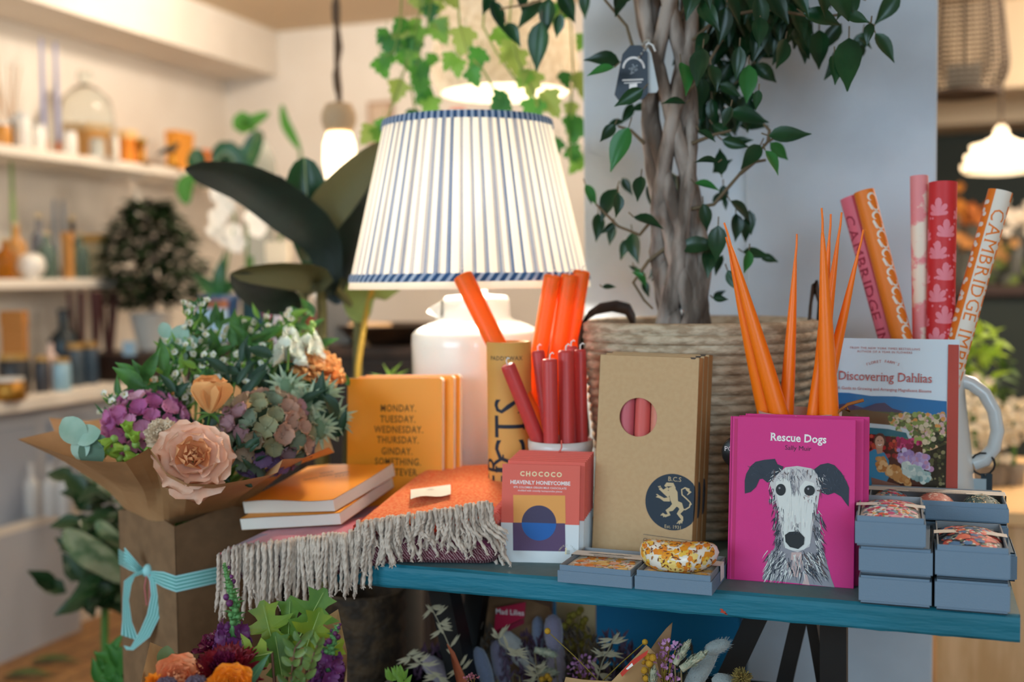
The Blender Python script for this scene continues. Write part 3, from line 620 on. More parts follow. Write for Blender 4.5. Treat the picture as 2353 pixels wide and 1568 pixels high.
# ---- kraft dinner candle boxes
kraft = mat('kraft_card', '#caa67c', .8, var='#c7a278', vs=150, bump=.06, bs=700); kraftd = mat('kraft_edge', '#b5854f', .8); navy = mat('navy_ink', '#22303f', .6)
qc = [(155, 122), (838, 132), (782, 1465), (78, 1432)]; c1 = lambda x, y: (1330+x/3.015, 780+y/3.015)
PL = pz_(*c1(85, 1452)); wC = None
Yc = .125; PL = py_(1359, 1258, Yc); PR = py_(1590, 1272, Yc); wC = PR.x-PL.x; LNc = 6
hC = (py_(1381, 820, Yc+.02).z-BT)/math.cos(math.radians(LNc)); zb = BT
HC = homog([(155, 122), (838, 132), (775, 1520), (72, 1500)], wC, hC)
MC = place((PL.x, Yc, BT), -2.0, LNc, -1.2)
def candlebox(k, label):
    t = thing('candle_box', label, 'box', M_=MC @ T(.001*k, .003*k+.003, -.0262*k), group='kraft dinner candle boxes')
    d = .025; b = MB(); cx, cy = HC(415, 540); r = wC*.19; n = 40
    out = [(0, 0), (wC, 0), (wC, hC), (0, hC)]
    ring = [(cx+r*math.cos(2*PI*i/n), cy+r*math.sin(2*PI*i/n)) for i in range(n)]
    # front panel with a round window: four quarter fans
    for s in range(4):
        i0 = s*n//4; arc = [ring[(i0+j) % n] for j in range(n//4+1)]
        cor = [(wC, hC), (0, hC), (0, 0), (wC, 0)]
        a, c_, e = ((wC, cy), cor[0], (cx, hC)) if s == 0 else ((cx, hC), cor[1], (0, cy)) if s == 1 else ((0, cy), cor[2], (cx, 0)) if s == 2 else ((cx, 0), cor[3], (wC, cy))
        b.poly([a, c_, e]+arc[::-1], kraft)
    for x0, x1, y0, y1, z0, z1, m in ((0, .0006, 0, hC, -d, 0, kraft), (wC-.0006, wC, 0, hC, -d, 0, kraftd), (0, wC, 0, .0006, -d, 0, kraft), (0, wC, hC-.0006, hC, -d, 0, kraftd), (0, wC, 0, hC, -d, -d+.0006, kraft)):
        b.box(x0, x1, y0, y1, z0, z1, m)
    b.add([(p[0], p[1], 0) for p in ring]+[(p[0], p[1], -.002) for p in ring], [(i, (i+1) % n, n+(i+1) % n, n+i) for i in range(n)], kraftd)
    b.poly([(wC-.013, hC), (wC-.004, hC), (wC-.006, hC-.0025), (wC-.011, hC-.0025)], G('#3a2614'), None, .0002)
    # seal that wraps over the edge
    rr = wC*.272; ex, ey = HC(650, 1103)
    arc = [(min(ex+rr*math.cos(2*PI*i/48), wC), ey+rr*1.0*math.sin(2*PI*i/48)) for i in range(48)]
    b.poly(arc, navy, None, .0002)
    hw = ex+rr-wC
    if hw > 0:
        hh = math.sqrt(max(0, rr*rr-(wC-ex)**2)); b.add([(wC+.0002, ey+hh*math.sin(a), -max(0, (hw)*math.cos(a))) for a in [(-.5+i/14)*PI for i in range(15)]], [tuple(range(15))], navy)
    if k == 0:
        gold = mat('kraft_print', '#cdb48c', .7); z = .0004; S = wC/690
        L_ = lambda pts, w: b.stroke([HC(*p) for p in pts], [q*S for q in w], gold, None, z+random.random()*.0002)
        b.text('B.C.S', wC*.062, gold, T(*HC(664, 962), z), serif=.03); b.text('Est. 1931', wC*.046, gold, T(*HC(650, 1283), z), serif=.03)
        L_([(598, 1000), (612, 985), (650, 985), (668, 1010)], (14, 26, 26, 10)); L_([(620, 1010), (600, 1025), (612, 1040), (650, 1050)], (20, 26, 30, 20))
        L_([(640, 1000), (655, 1040), (660, 1085), (672, 1130)], (36, 58, 52, 34)); L_([(628, 1060), (600, 1045), (575, 1025), (562, 1012)], (34, 22, 18, 20)); L_([(630, 1085), (590, 1090), (565, 1075), (545, 1068)], (30, 22, 16, 20))
        L_([(670, 1110), (700, 1120), (712, 1150), (690, 1180), (712, 1205), (715, 1222), (690, 1240)], (40, 40, 32, 24, 22, 16, 20)); L_([(665, 1120), (640, 1150), (612, 1165), (625, 1190), (600, 1200), (576, 1188)], (34, 32, 24, 20, 18, 18))
        L_([(700, 1140), (735, 1150), (765, 1130), (772, 1100), (745, 1075), (715, 1050), (712, 1015), (735, 1002), (765, 1015)], (8, 9, 9, 9, 9, 9, 9, 10, 18)); L_([(745, 1010), (770, 1030), (750, 1050)], (14, 20, 4)); L_([(765, 1120), (778, 1105)], (10, 12))
        for a, c_ in (((548, 1060), (536, 1056)), ((548, 1070), (534, 1076)), ((560, 1008), (550, 1000)), ((566, 1004), (562, 996)), ((576, 1190), (566, 1200)), ((590, 1200), (584, 1210)), ((688, 1240), (676, 1248)), ((700, 1240), (694, 1252)), ((712, 1232), (712, 1246))): L_([a, c_], (10, 3))
        for y, x1 in ((1338, 775), (1424, 700)): L_([(445, y), (x1, y+18)], (2.5, 2.5)); 
        for s_, y in (('Classic Dinner Candles', 1384), ('Hand Poured Wax', 1414)): b.text(s_, wC*.047, navy, T(*HC(440, y), z) @ R(-1.5), al='LEFT')
        b.stroke([HC(445, 1336), HC(835, 1362)], S*3, navy, None, z+.0002); b.stroke([HC(440, 1424), HC(830, 1450)], S*3, navy, None, z+.0002)
    b.build('carton', t)
    for i, m in enumerate(('#c9626c', '#d9605a', '#e08c78') if k == 0 else ()):
        cm_ = MB().tube([(cx+(i-1)*.0225+.003, .012, -.0135), (cx+(i-1)*.0225+.003, hC-.012, -.0135)], .0108, mat('wax_'+m, m, .5, sss=.2), n=16); tag(cm_.build('dinner_candle', None, M_=MC @ T(.001*k, .003*k+.003, -.0262*k)), ('left mauve pink candle seen through the round box window', 'middle coral candle seen through the round box window', 'right pale salmon candle seen through the round box window')[i], 'candle')
candlebox(0, 'front kraft box of dinner candles with round window and navy seal')
candlebox(1, 'second kraft candle box, directly behind the sealed front one'); candlebox(2, 'rearmost kraft candle box of the three, against the basket')
# ---- chocolate bars
c2 = lambda x, y: (780+x/2.915, 1030+y/2.915); Ych = .085
PL = pz_(*c2(1076, 762)); PR = pz_(*c2(1600, 774)); Ych = PL.y; rzc = math.degrees(math.atan2(PR.y-PL.y, PR.x-PL.x)); wH = (PR-PL).length; LNh = 8
hH = (py_(*c2(1098, 104), Ych+.02).z-BT)/math.cos(math.radians(LNh)); HH = homog([(1098, 102), (1625, 112), (1600, 776), (1073, 765)], wH, hH)
coral = mat('coral_wrapper', '#e66656', .5); cwhite = mat('wrapper_white', '#dfe3e6', .5); apri = mat('apricot_ink', '#eda352', .5); plum = mat('plum_ink', '#5a3f66', .5); cblue = mat('bright_blue_ink', '#0e5fae', .5); dplum = mat('dark_plum_ink', '#42395a', .5); cream = mat('cream_ink', '#f6e3b4', .5)
MH = place((PL.x, PL.y, BT), rzc, LNh, -1)
def choc(k, label, dx, dz):
    t = thing('chocolate_bar', label, 'chocolate', M_=MH @ T(dx, dz, -.0092*k), group='coral chocolate bars')
    b = MB(); m_ = HH(1080, 500)[1]
    b.box(0, wH, 0, m_, -.0085, 0, cwhite); b.box(0, wH, m_, hH, -.0085, 0, coral)
    z = .0002
    def quad(x0, y0, x1, y1, m, dz_): b.poly([HH(x0, y1), HH(x1, y1), HH(x1, y0), HH(x0, y0)], m, None, z+dz_)
    quad(1168, 313, 1520, 500, apri, .0001); quad(1163, 500, 1516, 688, plum, .0001)
    cx, cy = HH(1340, 500); r = HH(1457, 500)[0]-cx
    b.disc(cx, cy, r, r, dplum, None, z+.0002, 30, 0, PI); b.disc(cx, cy, r, r, cblue, None, z+.0002, 30, PI, 2*PI)
    if k == 0:
        b.text('CHOCOCO', hH*.068, cream, T(*HH(1358, 186), z), bold=.03, sp=1.35)
        b.text('HEAVENLY HONEYCOMBE', hH*.054, txw, T(*HH(1352, 241), z), bold=.025, sx=.96)
        b.text('47% COLOMBIA ORIGIN MILK CHOCOLATE', hH*.028, txw, T(*HH(1350, 269), z), bold=.006)
        b.text('studded with crunchy honeycombe pieces', hH*.027, txw, T(*HH(1350, 290), z), bold=.004)
        px0, py0 = HH(1528, 700)
        for i, c_ in enumerate('ETHICAL TRADE'):
            a = math.radians(170-i*13); R_ = hH*.075; b.text(c_, hH*.024, cream if i < 5 else G('#b9bcb6'), T(px0+R_*math.cos(a), py0+R_*math.sin(a), z+.0003) @ R(math.degrees(a)-90))
        for i in range(7): b.disc(px0+.002*(i % 3-1), py0+.003*(i//3), .0012, .0016, cream if i % 3 == 0 else G('#b9bcb6'), None, z+.0003, 8)
    b.build('wrapper', t, .0007)
for k in range(8):
    choc(k, ('front coral chocolate bar with the lettered wrapper and blue circle', 'coral chocolate bar right behind the lettered front one', 'third coral chocolate bar from the front', 'fourth coral chocolate bar from the front', 'fifth coral chocolate bar from the front', 'sixth coral chocolate bar, third from the back', 'seventh coral chocolate bar, second from the back', 'rearmost coral chocolate bar, touching the white candle pot')[k], .0012*k+(.005 if k else 0), .0022*k+(.003 if k else 0))
# ---- orange notebooks standing
onb = mat('orange_notebook', '#f9a02a', .5); nbw = mat('notebook_edge', '#efe9df', .7); nbi = mat('umber_ink', '#5a3a1c', .7)
Yn = .27
P = py_(804, 870, Yn); Q = py_(1024, 872, Yn); wN = Q.x-P.x; hN = (P.z-BT)/math.cos(math.radians(6)); MN = place((P.x+.001, Yn-.022, BT), -1.5, 6, 1.6)
HN = faceH(MN, wN, hN)
def rrect(w, h, r, n=5): return [(w-r+r*math.cos(a), h-r+r*math.sin(a)) for a in [PI/2*i/n for i in range(n+1)]]+[(0, h), (0, 0)]+[(w-r+r*math.cos(a), r+r*math.sin(a)) for a in [-PI/2+PI/2*i/n for i in range(n+1)]]
def notebook(M_, label, txt=False, tk=.009, w=None, h=None, group='orange notebooks', both=True):
    w = w or wN; h = h or hN; t = thing('notebook', label, 'notebook', M_=M_, group=group)
    o = rrect(w, h, .006); b = MB().prism(o, -.0006, 0, onb).prism(o, -tk, -tk+.0006, onb if both else nbw)
    b.box(-.0005, .0005, 0, h, -tk, 0, onb)
    if txt:
        for s, x, y in (('MONDAY.', 915, 946), ('TUESDAY.', 914, 971), ('WEDNESDAY.', 916, 995), ('THURSDAY.', 914, 1019), ('GINDAY.', 912, 1045), ('SOMETHING.', 914, 1069), ('WHATEVER.', 913, 1093)):
            u_, v_ = HN(x, y); b.text(s, .0155, nbi, T(u_, v_, .0002), bold=.010, sp=1.12, sx=.82)
    b.build('cover', t); MB().prism([(x*1.001, .0005+y) for x, y in o], -tk+.0006, -.0006, nbw).build('page_block', t)
    return t
notebook(MN, 'orange notebook lettered with weekday names, standing before the lamp', True)
notebook(MN @ T(.014, .003, -.0125), 'orange notebook standing right behind the weekday one'); notebook(MN @ T(.020, .005, -.024), 'rearmost standing orange notebook, nearest the lamp base')
# ---- dahlia book
Yd = .285
P = py_(1916, 778, Yd); Q = py_(2196, 785, Yd); wD = Q.x-P.x; hd = (P.z-BT)/math.cos(math.radians(7)); MD = place((P.x+.002, Yd-.025, BT), -2.5, 7, -.3)
HDa = faceH(MD, wD, hd); cd = lambda x, y: HDa(1900+x/3.92, 740+y/3.92)
sky = mat('cover_sky', '#cfdae3', .12, coat=.6); dblue = mat('cover_hill_blue', '#1f6ca3', .12, coat=.6); redb = mat('cover_red_band', '#b0473f', .15, coat=.5); redt = mat('cover_red_ink', '#b4453e', .4)
def gl(h): return mat('cover_'+h.strip('#'), h, .15, coat=.5)
def dahliaart(b):
    z = [.0003]; rn = random.Random(9); S = wD/1130
    def pg(pts, m): z[0] += .00008; b.poly([cd(*p) for p in pts], m, None, z[0])
    def el(x, y, r, m, ry=None):
        b.poly([cd(x+r*math.cos(PI*i/7), y+(ry or r)*math.sin(PI*i/7)) for i in range(14)][::-1], m, None, z[0]+rn.uniform(.00002, .0001))
    L0 = 62
    pg([(L0, 635), (200, 640), (400, 668), (620, 672), (800, 690), (1078, 716), (1078, 870), (600, 840), (500, 800), (L0, 760)], dblue)
    pg([(L0, 745), (200, 735), (330, 775), (440, 735), (520, 728), (590, 780), (700, 810), (L0, 900)], gl('#4b4560'))
    pg([(L0, 800), (300, 800), (700, 820), (1078, 860), (1078, 1540), (L0, 1540)], gl('#5a5a3a'))
    pg([(L0, 800), (330, 790), (560, 830), (560, 930), (L0, 930)], gl('#6b5138'))
    z[0] += .0001
    for n, xr, yr, cols, r in ((260, (560, 1070), (830, 1080), ('#b9a27c', '#7f8c4c', '#c9b89a', '#8a9a5a', '#c7a0a0', '#5d6b3c', '#c98a4a'), (10, 26)), (90, (760, 1070), (1000, 1300), ('#9aa85a', '#d8c3a0', '#3c4a26', '#6b7a38', '#e0b48a'), (12, 32)), (60, (950, 1070), (1020, 1530), ('#2a3020', '#20241a', '#3a3a24', '#857a52'), (16, 36))):
        for _ in range(n): el(rn.uniform(*xr), rn.uniform(*yr), rn.uniform(*r), gl(rn.choice(cols)))
    pg([(L0, 905), (300, 905), (560, 930), (720, 965), (755, 1010), (770, 1060), (740, 1060), (715, 1000), (550, 965), (300, 945), (L0, 940)], gl('#c2ccd0'))
    pg([(L0, 940), (300, 945), (550, 965), (715, 1000), (735, 1055), (600, 1030), (L0, 1020)], gl('#2b6a78'))
    pg([(L0, 1010), (400, 1010), (700, 1050), (860, 1130), (900, 1540), (L0, 1540)], gl('#4a1f1c')); z[0] += .0001
    for n, xr, yr, cols, r in ((110, (L0, 640), (1010, 1220), ('#8f1f22', '#b22f2a', '#6b1420', '#a8373f', '#c9503a'), (14, 28)), (40, (640, 840), (1050, 1140), ('#b3245f', '#d0427e', '#8f1f4a'), (12, 24))):
        for _ in range(n): el(rn.uniform(*xr), rn.uniform(*yr), rn.uniform(*r), gl(rn.choice(cols)))
    z[0] += .0001; pg([(L0, 1200), (340, 1180), (420, 1540), (L0, 1540)], gl('#1e1a1a')); pg([(880, 1180), (1078, 1100), (1078, 1540), (860, 1540)], gl('#1f2018'))
    for _ in range(40): el(rn.uniform(900, 1070), rn.uniform(1150, 1520), rn.uniform(8, 26), gl(rn.choice(('#32361f', '#5b5a3a', '#15180f', '#8a805c'))))
    z[0] += .0001
    pg([(350, 1190), (430, 1145), (520, 1180), (560, 1250), (560, 1400), (500, 1520), (380, 1500), (355, 1400)], gl('#3f86a8'))          # shirt
    pg([(440, 1120), (505, 1120), (500, 1180), (455, 1190)], gl('#b98a70')); z[0] += .0001
    el(478, 1068, 56, gl('#5a3f30'), 66); z[0] += .0001; el(476, 1082, 42, gl('#c99a80'), 56)
    z[0] += .0001
    for x, y in ((462, 1070), (494, 1070)): el(x, y, 5, gl('#3a2a24'))
    b.stroke([cd(460, 1106), cd(478, 1114), cd(496, 1104)], S*7, gl('#efe6e0'), None, z[0]+.0002)
    z[0] += .0002
    for _ in range(120):
        a = rn.random(); el(660+a*250+rn.uniform(-20, 30), 1150+a*70+rn.uniform(0, 110), rn.uniform(18, 28), gl(rn.choice(('#b9a3d0', '#a88fc4', '#cdbfe0', '#9a7fb8', '#c08fb0'))))
    z[0] += .0002
    for _ in range(110):
        a = rn.random(); el(470+a*260+rn.uniform(-20, 20), 1220+a*150+rn.uniform(0, 100), rn.uniform(20, 30), gl(rn.choice(('#d39a5c', '#c4864a', '#e0b07a', '#b8763c'))))
    z[0] += .0002
    for _ in range(80):
        a = rn.random(); el(700+a*200+rn.uniform(-10, 20), 1270+a*100+rn.uniform(0, 90), rn.uniform(22, 32), gl(rn.choice(('#a9c0bc', '#c7d4cc', '#8fb0b0', '#dfe6dc'))))
    z[0] += .0002; pg([(400, 1400), (470, 1420), (660, 1470), (640, 1510), (500, 1500), (410, 1470)], gl('#8a5f50'))
    pg([(1094, 205), (1190, 208), (1178, 1540), (1072, 1535)], redb); z[0] += .0002
    def tx(s, x, y, sz, **k): b.text(s, sz*S, redt, T(*cd(x, y), z[0]) @ R(k.pop('rot', -.6)), **k)
    tx('Discovering Dahlias', 520, 535, 128, serif=.035, sx=.86)
    tx('A Guide to Growing and Arranging Magnificent Blooms', 515, 622, 42, sx=.93)
    tx('FROM THE NEW YORK TIMES BESTSELLING', 522, 250, 30, sp=1.15); tx('AUTHOR OF A YEAR IN FLOWERS', 520, 282, 30, sp=1.15)
    for i, c in enumerate("FLORET FARM'S"):
        a = math.radians(112-i*3.7); x, y = 505+360*math.cos(a), 720-360*math.sin(a); tx(c, x, y+8, 38, rot=math.degrees(a)-90)
tD = hardback('dahlia_book', 'large pale flower book with a red spine band, in front of the enamel jug', MD, wD, hd, .022, sky, None, dahliaart)
film = mat('clear_film', '#ffffff', .02, trans=1, ior=1.02, alpha=.12)
MB().box(-.001, wD+.002, .0, hd+.002, .0031, .0033, film).build('clear_wrap', tD)
# ---- enamel jug with wrapping paper rolls
enam = mat('pale_enamel', '#cfd6da', .25, coat=.4); Yj = .40
jx = py_(2085, 900, Yj).x; jr = py_(2215, 860, Yj).x-jx; jrb = py_(2246, 1130, Yj).x-jx; jz = py_(2215, 850, Yj).z
jg = thing('enamel_jug', 'pale grey enamel jug holding wrapping paper rolls behind the flower book', 'jug', (jx, Yj, BT))
jh = jz-BT
MB().lathe([(jrb*.96, 0), (jrb*1.06, .006), (jrb*1.04, .02), (jr*1.0, jh*.93), (jr*1.03, jh), (jr*1.0, jh), (jr*.96, jh*.93), (jrb*.98, .012), (0, .012)], enam, n=40).build('jug_body', jg)
hp = [py_(x, y, Yj) for x, y in ((2205, 874), (2232, 882), (2262, 905), (2284, 945), (2292, 990), (2284, 1030), (2262, 1056), (2236, 1064))]
MB().tube(hp, [.0105, .0105, .0098, .0095, .0095, .0098, .011, .012], enam, n=12).build('handle', jg, world=True)
tg = thing('swing_tag', 'dark swing tag on a black cord tied to the enamel jug handle', 'tag', tuple(py_(2258, 1090, Yj-.02)))
P = py_(2258, 1064, Yj-.004)
MB().tube([P+Vector((.016*math.cos(a), -.004, .016*math.sin(a)-.001)) for a in [2*PI*i/14 for i in range(15)]], .0016, G('#15181a'), n=6).tube([P+Vector((.004, -.014, -.016)), py_(2262, 1092, Yj-.02)], .0009, G('#15181a'), n=5).build('cord', tg, world=True)
a0, a1 = py_(2254, 1088, Yj-.014), py_(2280, 1136, Yj-.014)
MB().box(a0.x, a1.x, Yj-.0145, Yj-.0137, a1.z-.02, a0.z, G('#1c2f3a')).build('dark_card', tg, world=True)
a0, a1 = py_(2237, 1100, Yj-.02), py_(2266, 1140, Yj-.02)
MB().box(a0.x, a1.x, Yj-.0205, Yj-.0197, a1.z-.02, a0.z, G('#a9bac4')).build('pale_card', tg, world=True)
rolls = [  # top px, bottom px, radius px, label
 ((1965, 452), (2060, 800), 34, 'crimson and pink wrapping paper roll leaning left in the jug'),
 ((2112, 405), (2118, 800), 20, 'pale blush wrapping paper roll standing upright in the jug'),
 ((2167, 420), (2160, 800), 31, 'red wrapping paper roll printed with pink leaves in the jug'),
 ((2299, 440), (2200, 800), 27, 'orange and white wrapping paper roll leaning right in the jug')]
rp1 = mat('pink_paper', '#e0697c', .5); rp2 = mat('orange_paper', '#e97a1d', .5); rpw = mat('paper_white', '#e8ded2', .6); rpr = mat('red_paper', '#cf2b31', .5); rpp = mat('leaf_pink', '#ea8391', .5); blush = mat('blush_marbled_paper', '#e88f92', .55, var='#eee0cc', vs=30, ramp=(.50, .56)); crim = mat('crimson_paper', '#c42234', .5)
for i, (a, b_, rp, lb) in enumerate(rolls):
    Yr = (.41, .395, .38, .37)[i]; A = py_(*a, Yr+.02); B0 = py_(*b_, Yr); ax = (A-B0).normalized(); r = rp/F*dep(A)
    kk = (A.z-BT-.03)/ax.z; Bt = A-ax*kk; Lr = kk
    t = thing('wrapping_paper_roll', lb, 'wrapping paper', group='wrapping paper rolls in the jug', M_=frame(ax, (CAM-A).normalized(), Bt))
    # local: y along the roll, z towards the camera
    cy = Matrix(((1, 0, 0, 0), (0, 0, 1, 0), (0, -1, 0, 0), (0, 0, 0, 1)))     # lathe z -> local y
    def strip(bm, a0, a1, y0, y1, m, rr, n=10): bm.grid([[(rr*math.sin(math.radians(q)), y, rr*math.cos(math.radians(q))) for q in [a0+(a1-a0)*j/n for j in range(n+1)]] for y in (y0, y1)], m)
    base = (crim, blush, rpr, rp2)[i]; b = MB()
    rows = [[(r*math.sin(2*PI*j/28), y, r*math.cos(2*PI*j/28)) for j in range(28)] for y in (0, Lr)]; b.grid(rows, base, close=True)
    rows = [[(q*math.sin(2*PI*j/28), y, q*math.cos(2*PI*j/28)) for j in range(28)] for q, y in ((r, Lr), (r*.86, Lr), (r*.86, Lr-.05))]; b.grid(rows, rpw, close=True, smooth=False)
    def onroll(pts, m, rr):
        q = MB(); q.poly(pts, m); sliced(q, .004); b.add([(rr*math.sin(p[0]/r), p[1], rr*math.cos(p[0]/r)) for p in q.v], q.f, m)
    def motif(ex, ey, sc, m, rr, kind):
        if kind == 'leaf':                      # five lobed leaf fanned in wedges
            for q in (-70, -35, 0, 35, 70):
                d = math.radians(q+90); L_ = sc*(1-abs(q)/160)
                for (lo, w) in ((.2, .16), (.75, .2)): pass
                pts = [(ex+L_*u_*math.cos(d)-L_*w*math.sin(d), ey+L_*u_*math.sin(d)+L_*w*math.cos(d)) for u_, w in ((0, .02), (.4, .13), (.7, .2), (.92, .14), (1, 0), (.92, -.14), (.7, -.2), (.4, -.13), (0, -.02))]
                onroll(pts[::-1], m, rr)
        elif kind == 'dot': onroll([(ex+sc*math.cos(PI*j/5), ey+sc*math.sin(PI*j/5)) for j in range(10)], m, rr)
        elif kind == 'hook':                    # curled comma shapes of the orange print
            for q in range(9):
                a_, b2 = q/9*4.2, (q+1)/9*4.2; f1, f2 = sc*(1-.09*q), sc*(1-.09*(q+1)); w = sc*.32*(1-q/14)
                pa = [(ex+f*math.cos(an)*.8, ey+f*math.sin(an)) for f, an in ((f1, a_), (f2, b2), (f2-w if f2 > w else 0, b2), (f1-w if f1 > w else 0, a_))]
                onroll(pa, m, rr)
    yy = Lr-.02
    if i == 2:
        k = 0
        while yy > .12:
            motif(-.006 if k % 2 == 0 else .006, yy-.03, .026, rpp, r*1.006, 'leaf'); motif(.026 if k % 2 == 0 else -.026, yy-.034, .018, rpp, r*1.006, 'leaf')
            for q in range(5): motif(U(-.02, .02), yy-U(.02, .045), .0018, rpp, r*1.006, 'dot')
            yy -= .031; k += 1
    if i == 3:
        while yy > .1:
            for q in (-1.1, -.9, 1.2): motif(r*q, yy+U(-.006, .006), .0035, rpw, r*1.004, 'dot')
            yy -= .016
        strip(b, -22, 62, 0, Lr, rpw, r*1.012)
        lm, le, an = rp2, 'CAMBRIDGE IMPRINT', math.radians(20)
    if i == 0:
        strip(b, -75, -12, 0, Lr, rp1, r*1.01); lm, le, an = mat('crimson_ink', '#9c2238'), 'CAMBRIDGE IMPRINT', math.radians(-48)
    if i in (0, 3):
        y = Lr-.028
        for c in le:
            tb = MB(); tb.text(c, .027, lm, R(-90) , serif=.03); sliced(tb, .0022)
            xs = [v[1] for v in tb.v] or [0]; wd_ = (max(xs)-min(xs)) if tb.v else .006
            b.add([(1.018*r*math.sin((v[0]+an*r-.0095)/r), y+v[1]-max(xs), 1.018*r*math.cos((v[0]+an*r-.0095)/r)) for v in tb.v], tb.f, lm); y -= wd_+.0035
    b.build('paper_sheet', t)
# the orange scroll printed roll beside the crimson one
A = py_(1985, 440, .392); B0 = py_(2078, 800, .37); ax = (A-B0).normalized(); r = 23/F*dep(A); kk = (A.z-BT-.03)/ax.z
t = thing('wrapping_paper_roll', 'orange wrapping paper roll with white scrolls, beside the crimson one', 'wrapping paper', group='wrapping paper rolls in the jug', M_=frame(ax, (CAM-A).normalized(), A-ax*kk))
b = MB(); Lr = kk; b.grid([[(r*math.sin(2*PI*j/28), y, r*math.cos(2*PI*j/28)) for j in range(28)] for y in (0, Lr)], rp2, close=True); b.grid([[(q*math.sin(2*PI*j/28), y, q*math.cos(2*PI*j/28)) for j in range(28)] for q, y in ((r, Lr), (r*.86, Lr), (r*.86, Lr-.05))], rpw, close=True, smooth=False)
def onr(pts, m, rr): b.add([(rr*math.sin(p[0]/r), p[1], rr*math.cos(p[0]/r)) for p in pts], [tuple(range(len(pts)))], m)
y = Lr-.006
while y > .1:
    for (ex, ey, a0, a1, r0, r1, w0_) in ((.009, y-.008, -20, 250, .0085, .004, .0036), (.013, y-.022, 150, 420, .0065, .003, .003)):
        for q in range(10):
            A0, A1 = math.radians(a0+(a1-a0)*q/10), math.radians(a0+(a1-a0)*(q+1)/10); f0, f1 = r0+(r1-r0)*q/10, r0+(r1-r0)*(q+1)/10; g0 = w0_*math.sin(PI*(q+.2)/10.6); g1 = w0_*math.sin(PI*min(1, (q+1.2)/10.6))
            onr([(ex+(f0-g0*.5)*math.cos(A0), ey+(f0-g0*.5)*math.sin(A0)), (ex+(f0+g0*.5)*math.cos(A0), ey+(f0+g0*.5)*math.sin(A0)), (ex+(f1+g1*.5)*math.cos(A1), ey+(f1+g1*.5)*math.sin(A1)), (ex+(f1-g1*.5)*math.cos(A1), ey+(f1-g1*.5)*math.sin(A1))], rpw, r*1.008)
    onr([(.001, y-.014), (.0035, y-.024), (.0065, y-.027), (.006, y-.018), (.004, y-.012)], rpw, r*1.006)
    y -= .0285
b.build('paper_sheet', t)
# ---- orange taper candles in a pink pot
oran = mat('orange_wax', '#ff7a08', .38, sss=.08); pot = mat('pale_pink_pot', '#d9b3aa', .3)
Yt = .175; px0 = py_(1838, 945, Yt); tp = thing('candle_pot', 'pale pink ceramic pot of orange tapers behind the magenta books', 'pot', (px0.x, Yt, BT)); ph = px0.z-BT
MB().lathe([(.045, 0), (.048, .004), (.052, ph*.9), (.054, ph), (.049, ph), (.047, ph*.9), (.042, .01), (0, .01)], pot, n=32).build('pot_body', tp)
tapers = [((1664, 512), (1790, 950), 'orange taper candle leaning left, outermost of the pair'), ((1668, 545), (1762, 952), 'orange taper candle leaning left, shadowed by the outermost one'), ((1831, 538), (1808, 930), 'lone upright orange taper between the two bunches'),
 ((1888, 478), (1905, 950), 'tallest orange taper, standing upright in the right bunch'), ((1909, 492), (1880, 945), 'orange taper second from left at top of the right bunch'), ((1934, 488), (1872, 950), 'orange taper third at top of the right bunch'), ((1984, 528), (1888, 948), 'rightmost orange taper, leaning to the paper rolls')]
for i, (a, b_, lb) in enumerate(tapers):
    ya = (.15, .16, .20, .14, .19, .17, .18)[i]; A = py_(*a, ya); B0 = py_(*b_, Yt+(-.01, .006, .014, -.02, .014, -.004, .01)[i]); ax = (A-B0).normalized(); Bt = A-ax*((A.z-BT-.0135)/ax.z); L_ = (A-Bt).length
    t = thing('taper_candle', lb, 'candle', group='orange taper candles', M_=frame(ax, CAM-A, Bt)); rb = (23, 23, 18, 23, 18, 18, 17)[i]/F*1.52
    prof_ = [0, .2, .3, .4, .5, .6, .7, .8, .87, .91, .93, .935]; rad = [rb*q for q in (.98, 1, 1, .97, .90, .79, .64, .45, .30, .21, .14, .05)]
    wx = MB().tube([(0, L_*s, 0) for s in prof_], rad, oran, n=16).build('wax_body', t)
    MB().tube([(0, L_*.925, 0), (.0006, L_*.965, 0), (0, L_, .0008)], [.0018, .0015, .0013], oran, n=6).build('wick', wx)
# tan knotted cord tied at the pot
P = py_(1940, 940, Yt-.02); kn = thing('tan_cord', 'knotted tan cord beside the orange tapers, over the magenta book edge', 'cord', tuple(P))
MB().tube([P+Vector(q) for q in ((-.018, 0, -.03), (-.008, -.004, -.004), (.002, 0, .004), (.006, -.004, -.002), (-.002, -.006, 0), (.004, -.002, .006), (.024, 0, .012))], .0022, G('#9a5a22', .8), n=7).build('cord_strand', kn, world=True)
dk_ = thing('black_jar', 'round black jar with white lettering peeping out left of the magenta book', 'jar', tuple(py_(1694, 1040, .12)), 0)
P = py_(1694, 1040, .105); MB().lathe([(0, .004), (.018, .004), (.0205, .001), (.0205, -.02), (.019, -.024), (0, -.024)], G('#0e0f12', .35), T(*P) @ R(90, 'X'), n=30).build('jar_lid', dk_, world=True)
MB().text('POT', .009, txw, T(P.x-.016, P.y-.0041-.0006, P.z+.002) @ R(90, 'X'), al='LEFT').box(P.x-.015, P.x+.012, P.y+.024, P.y+.03, BT, P.z, G('#0e0f12', .35)).build('jar_stand', dk_, world=True)
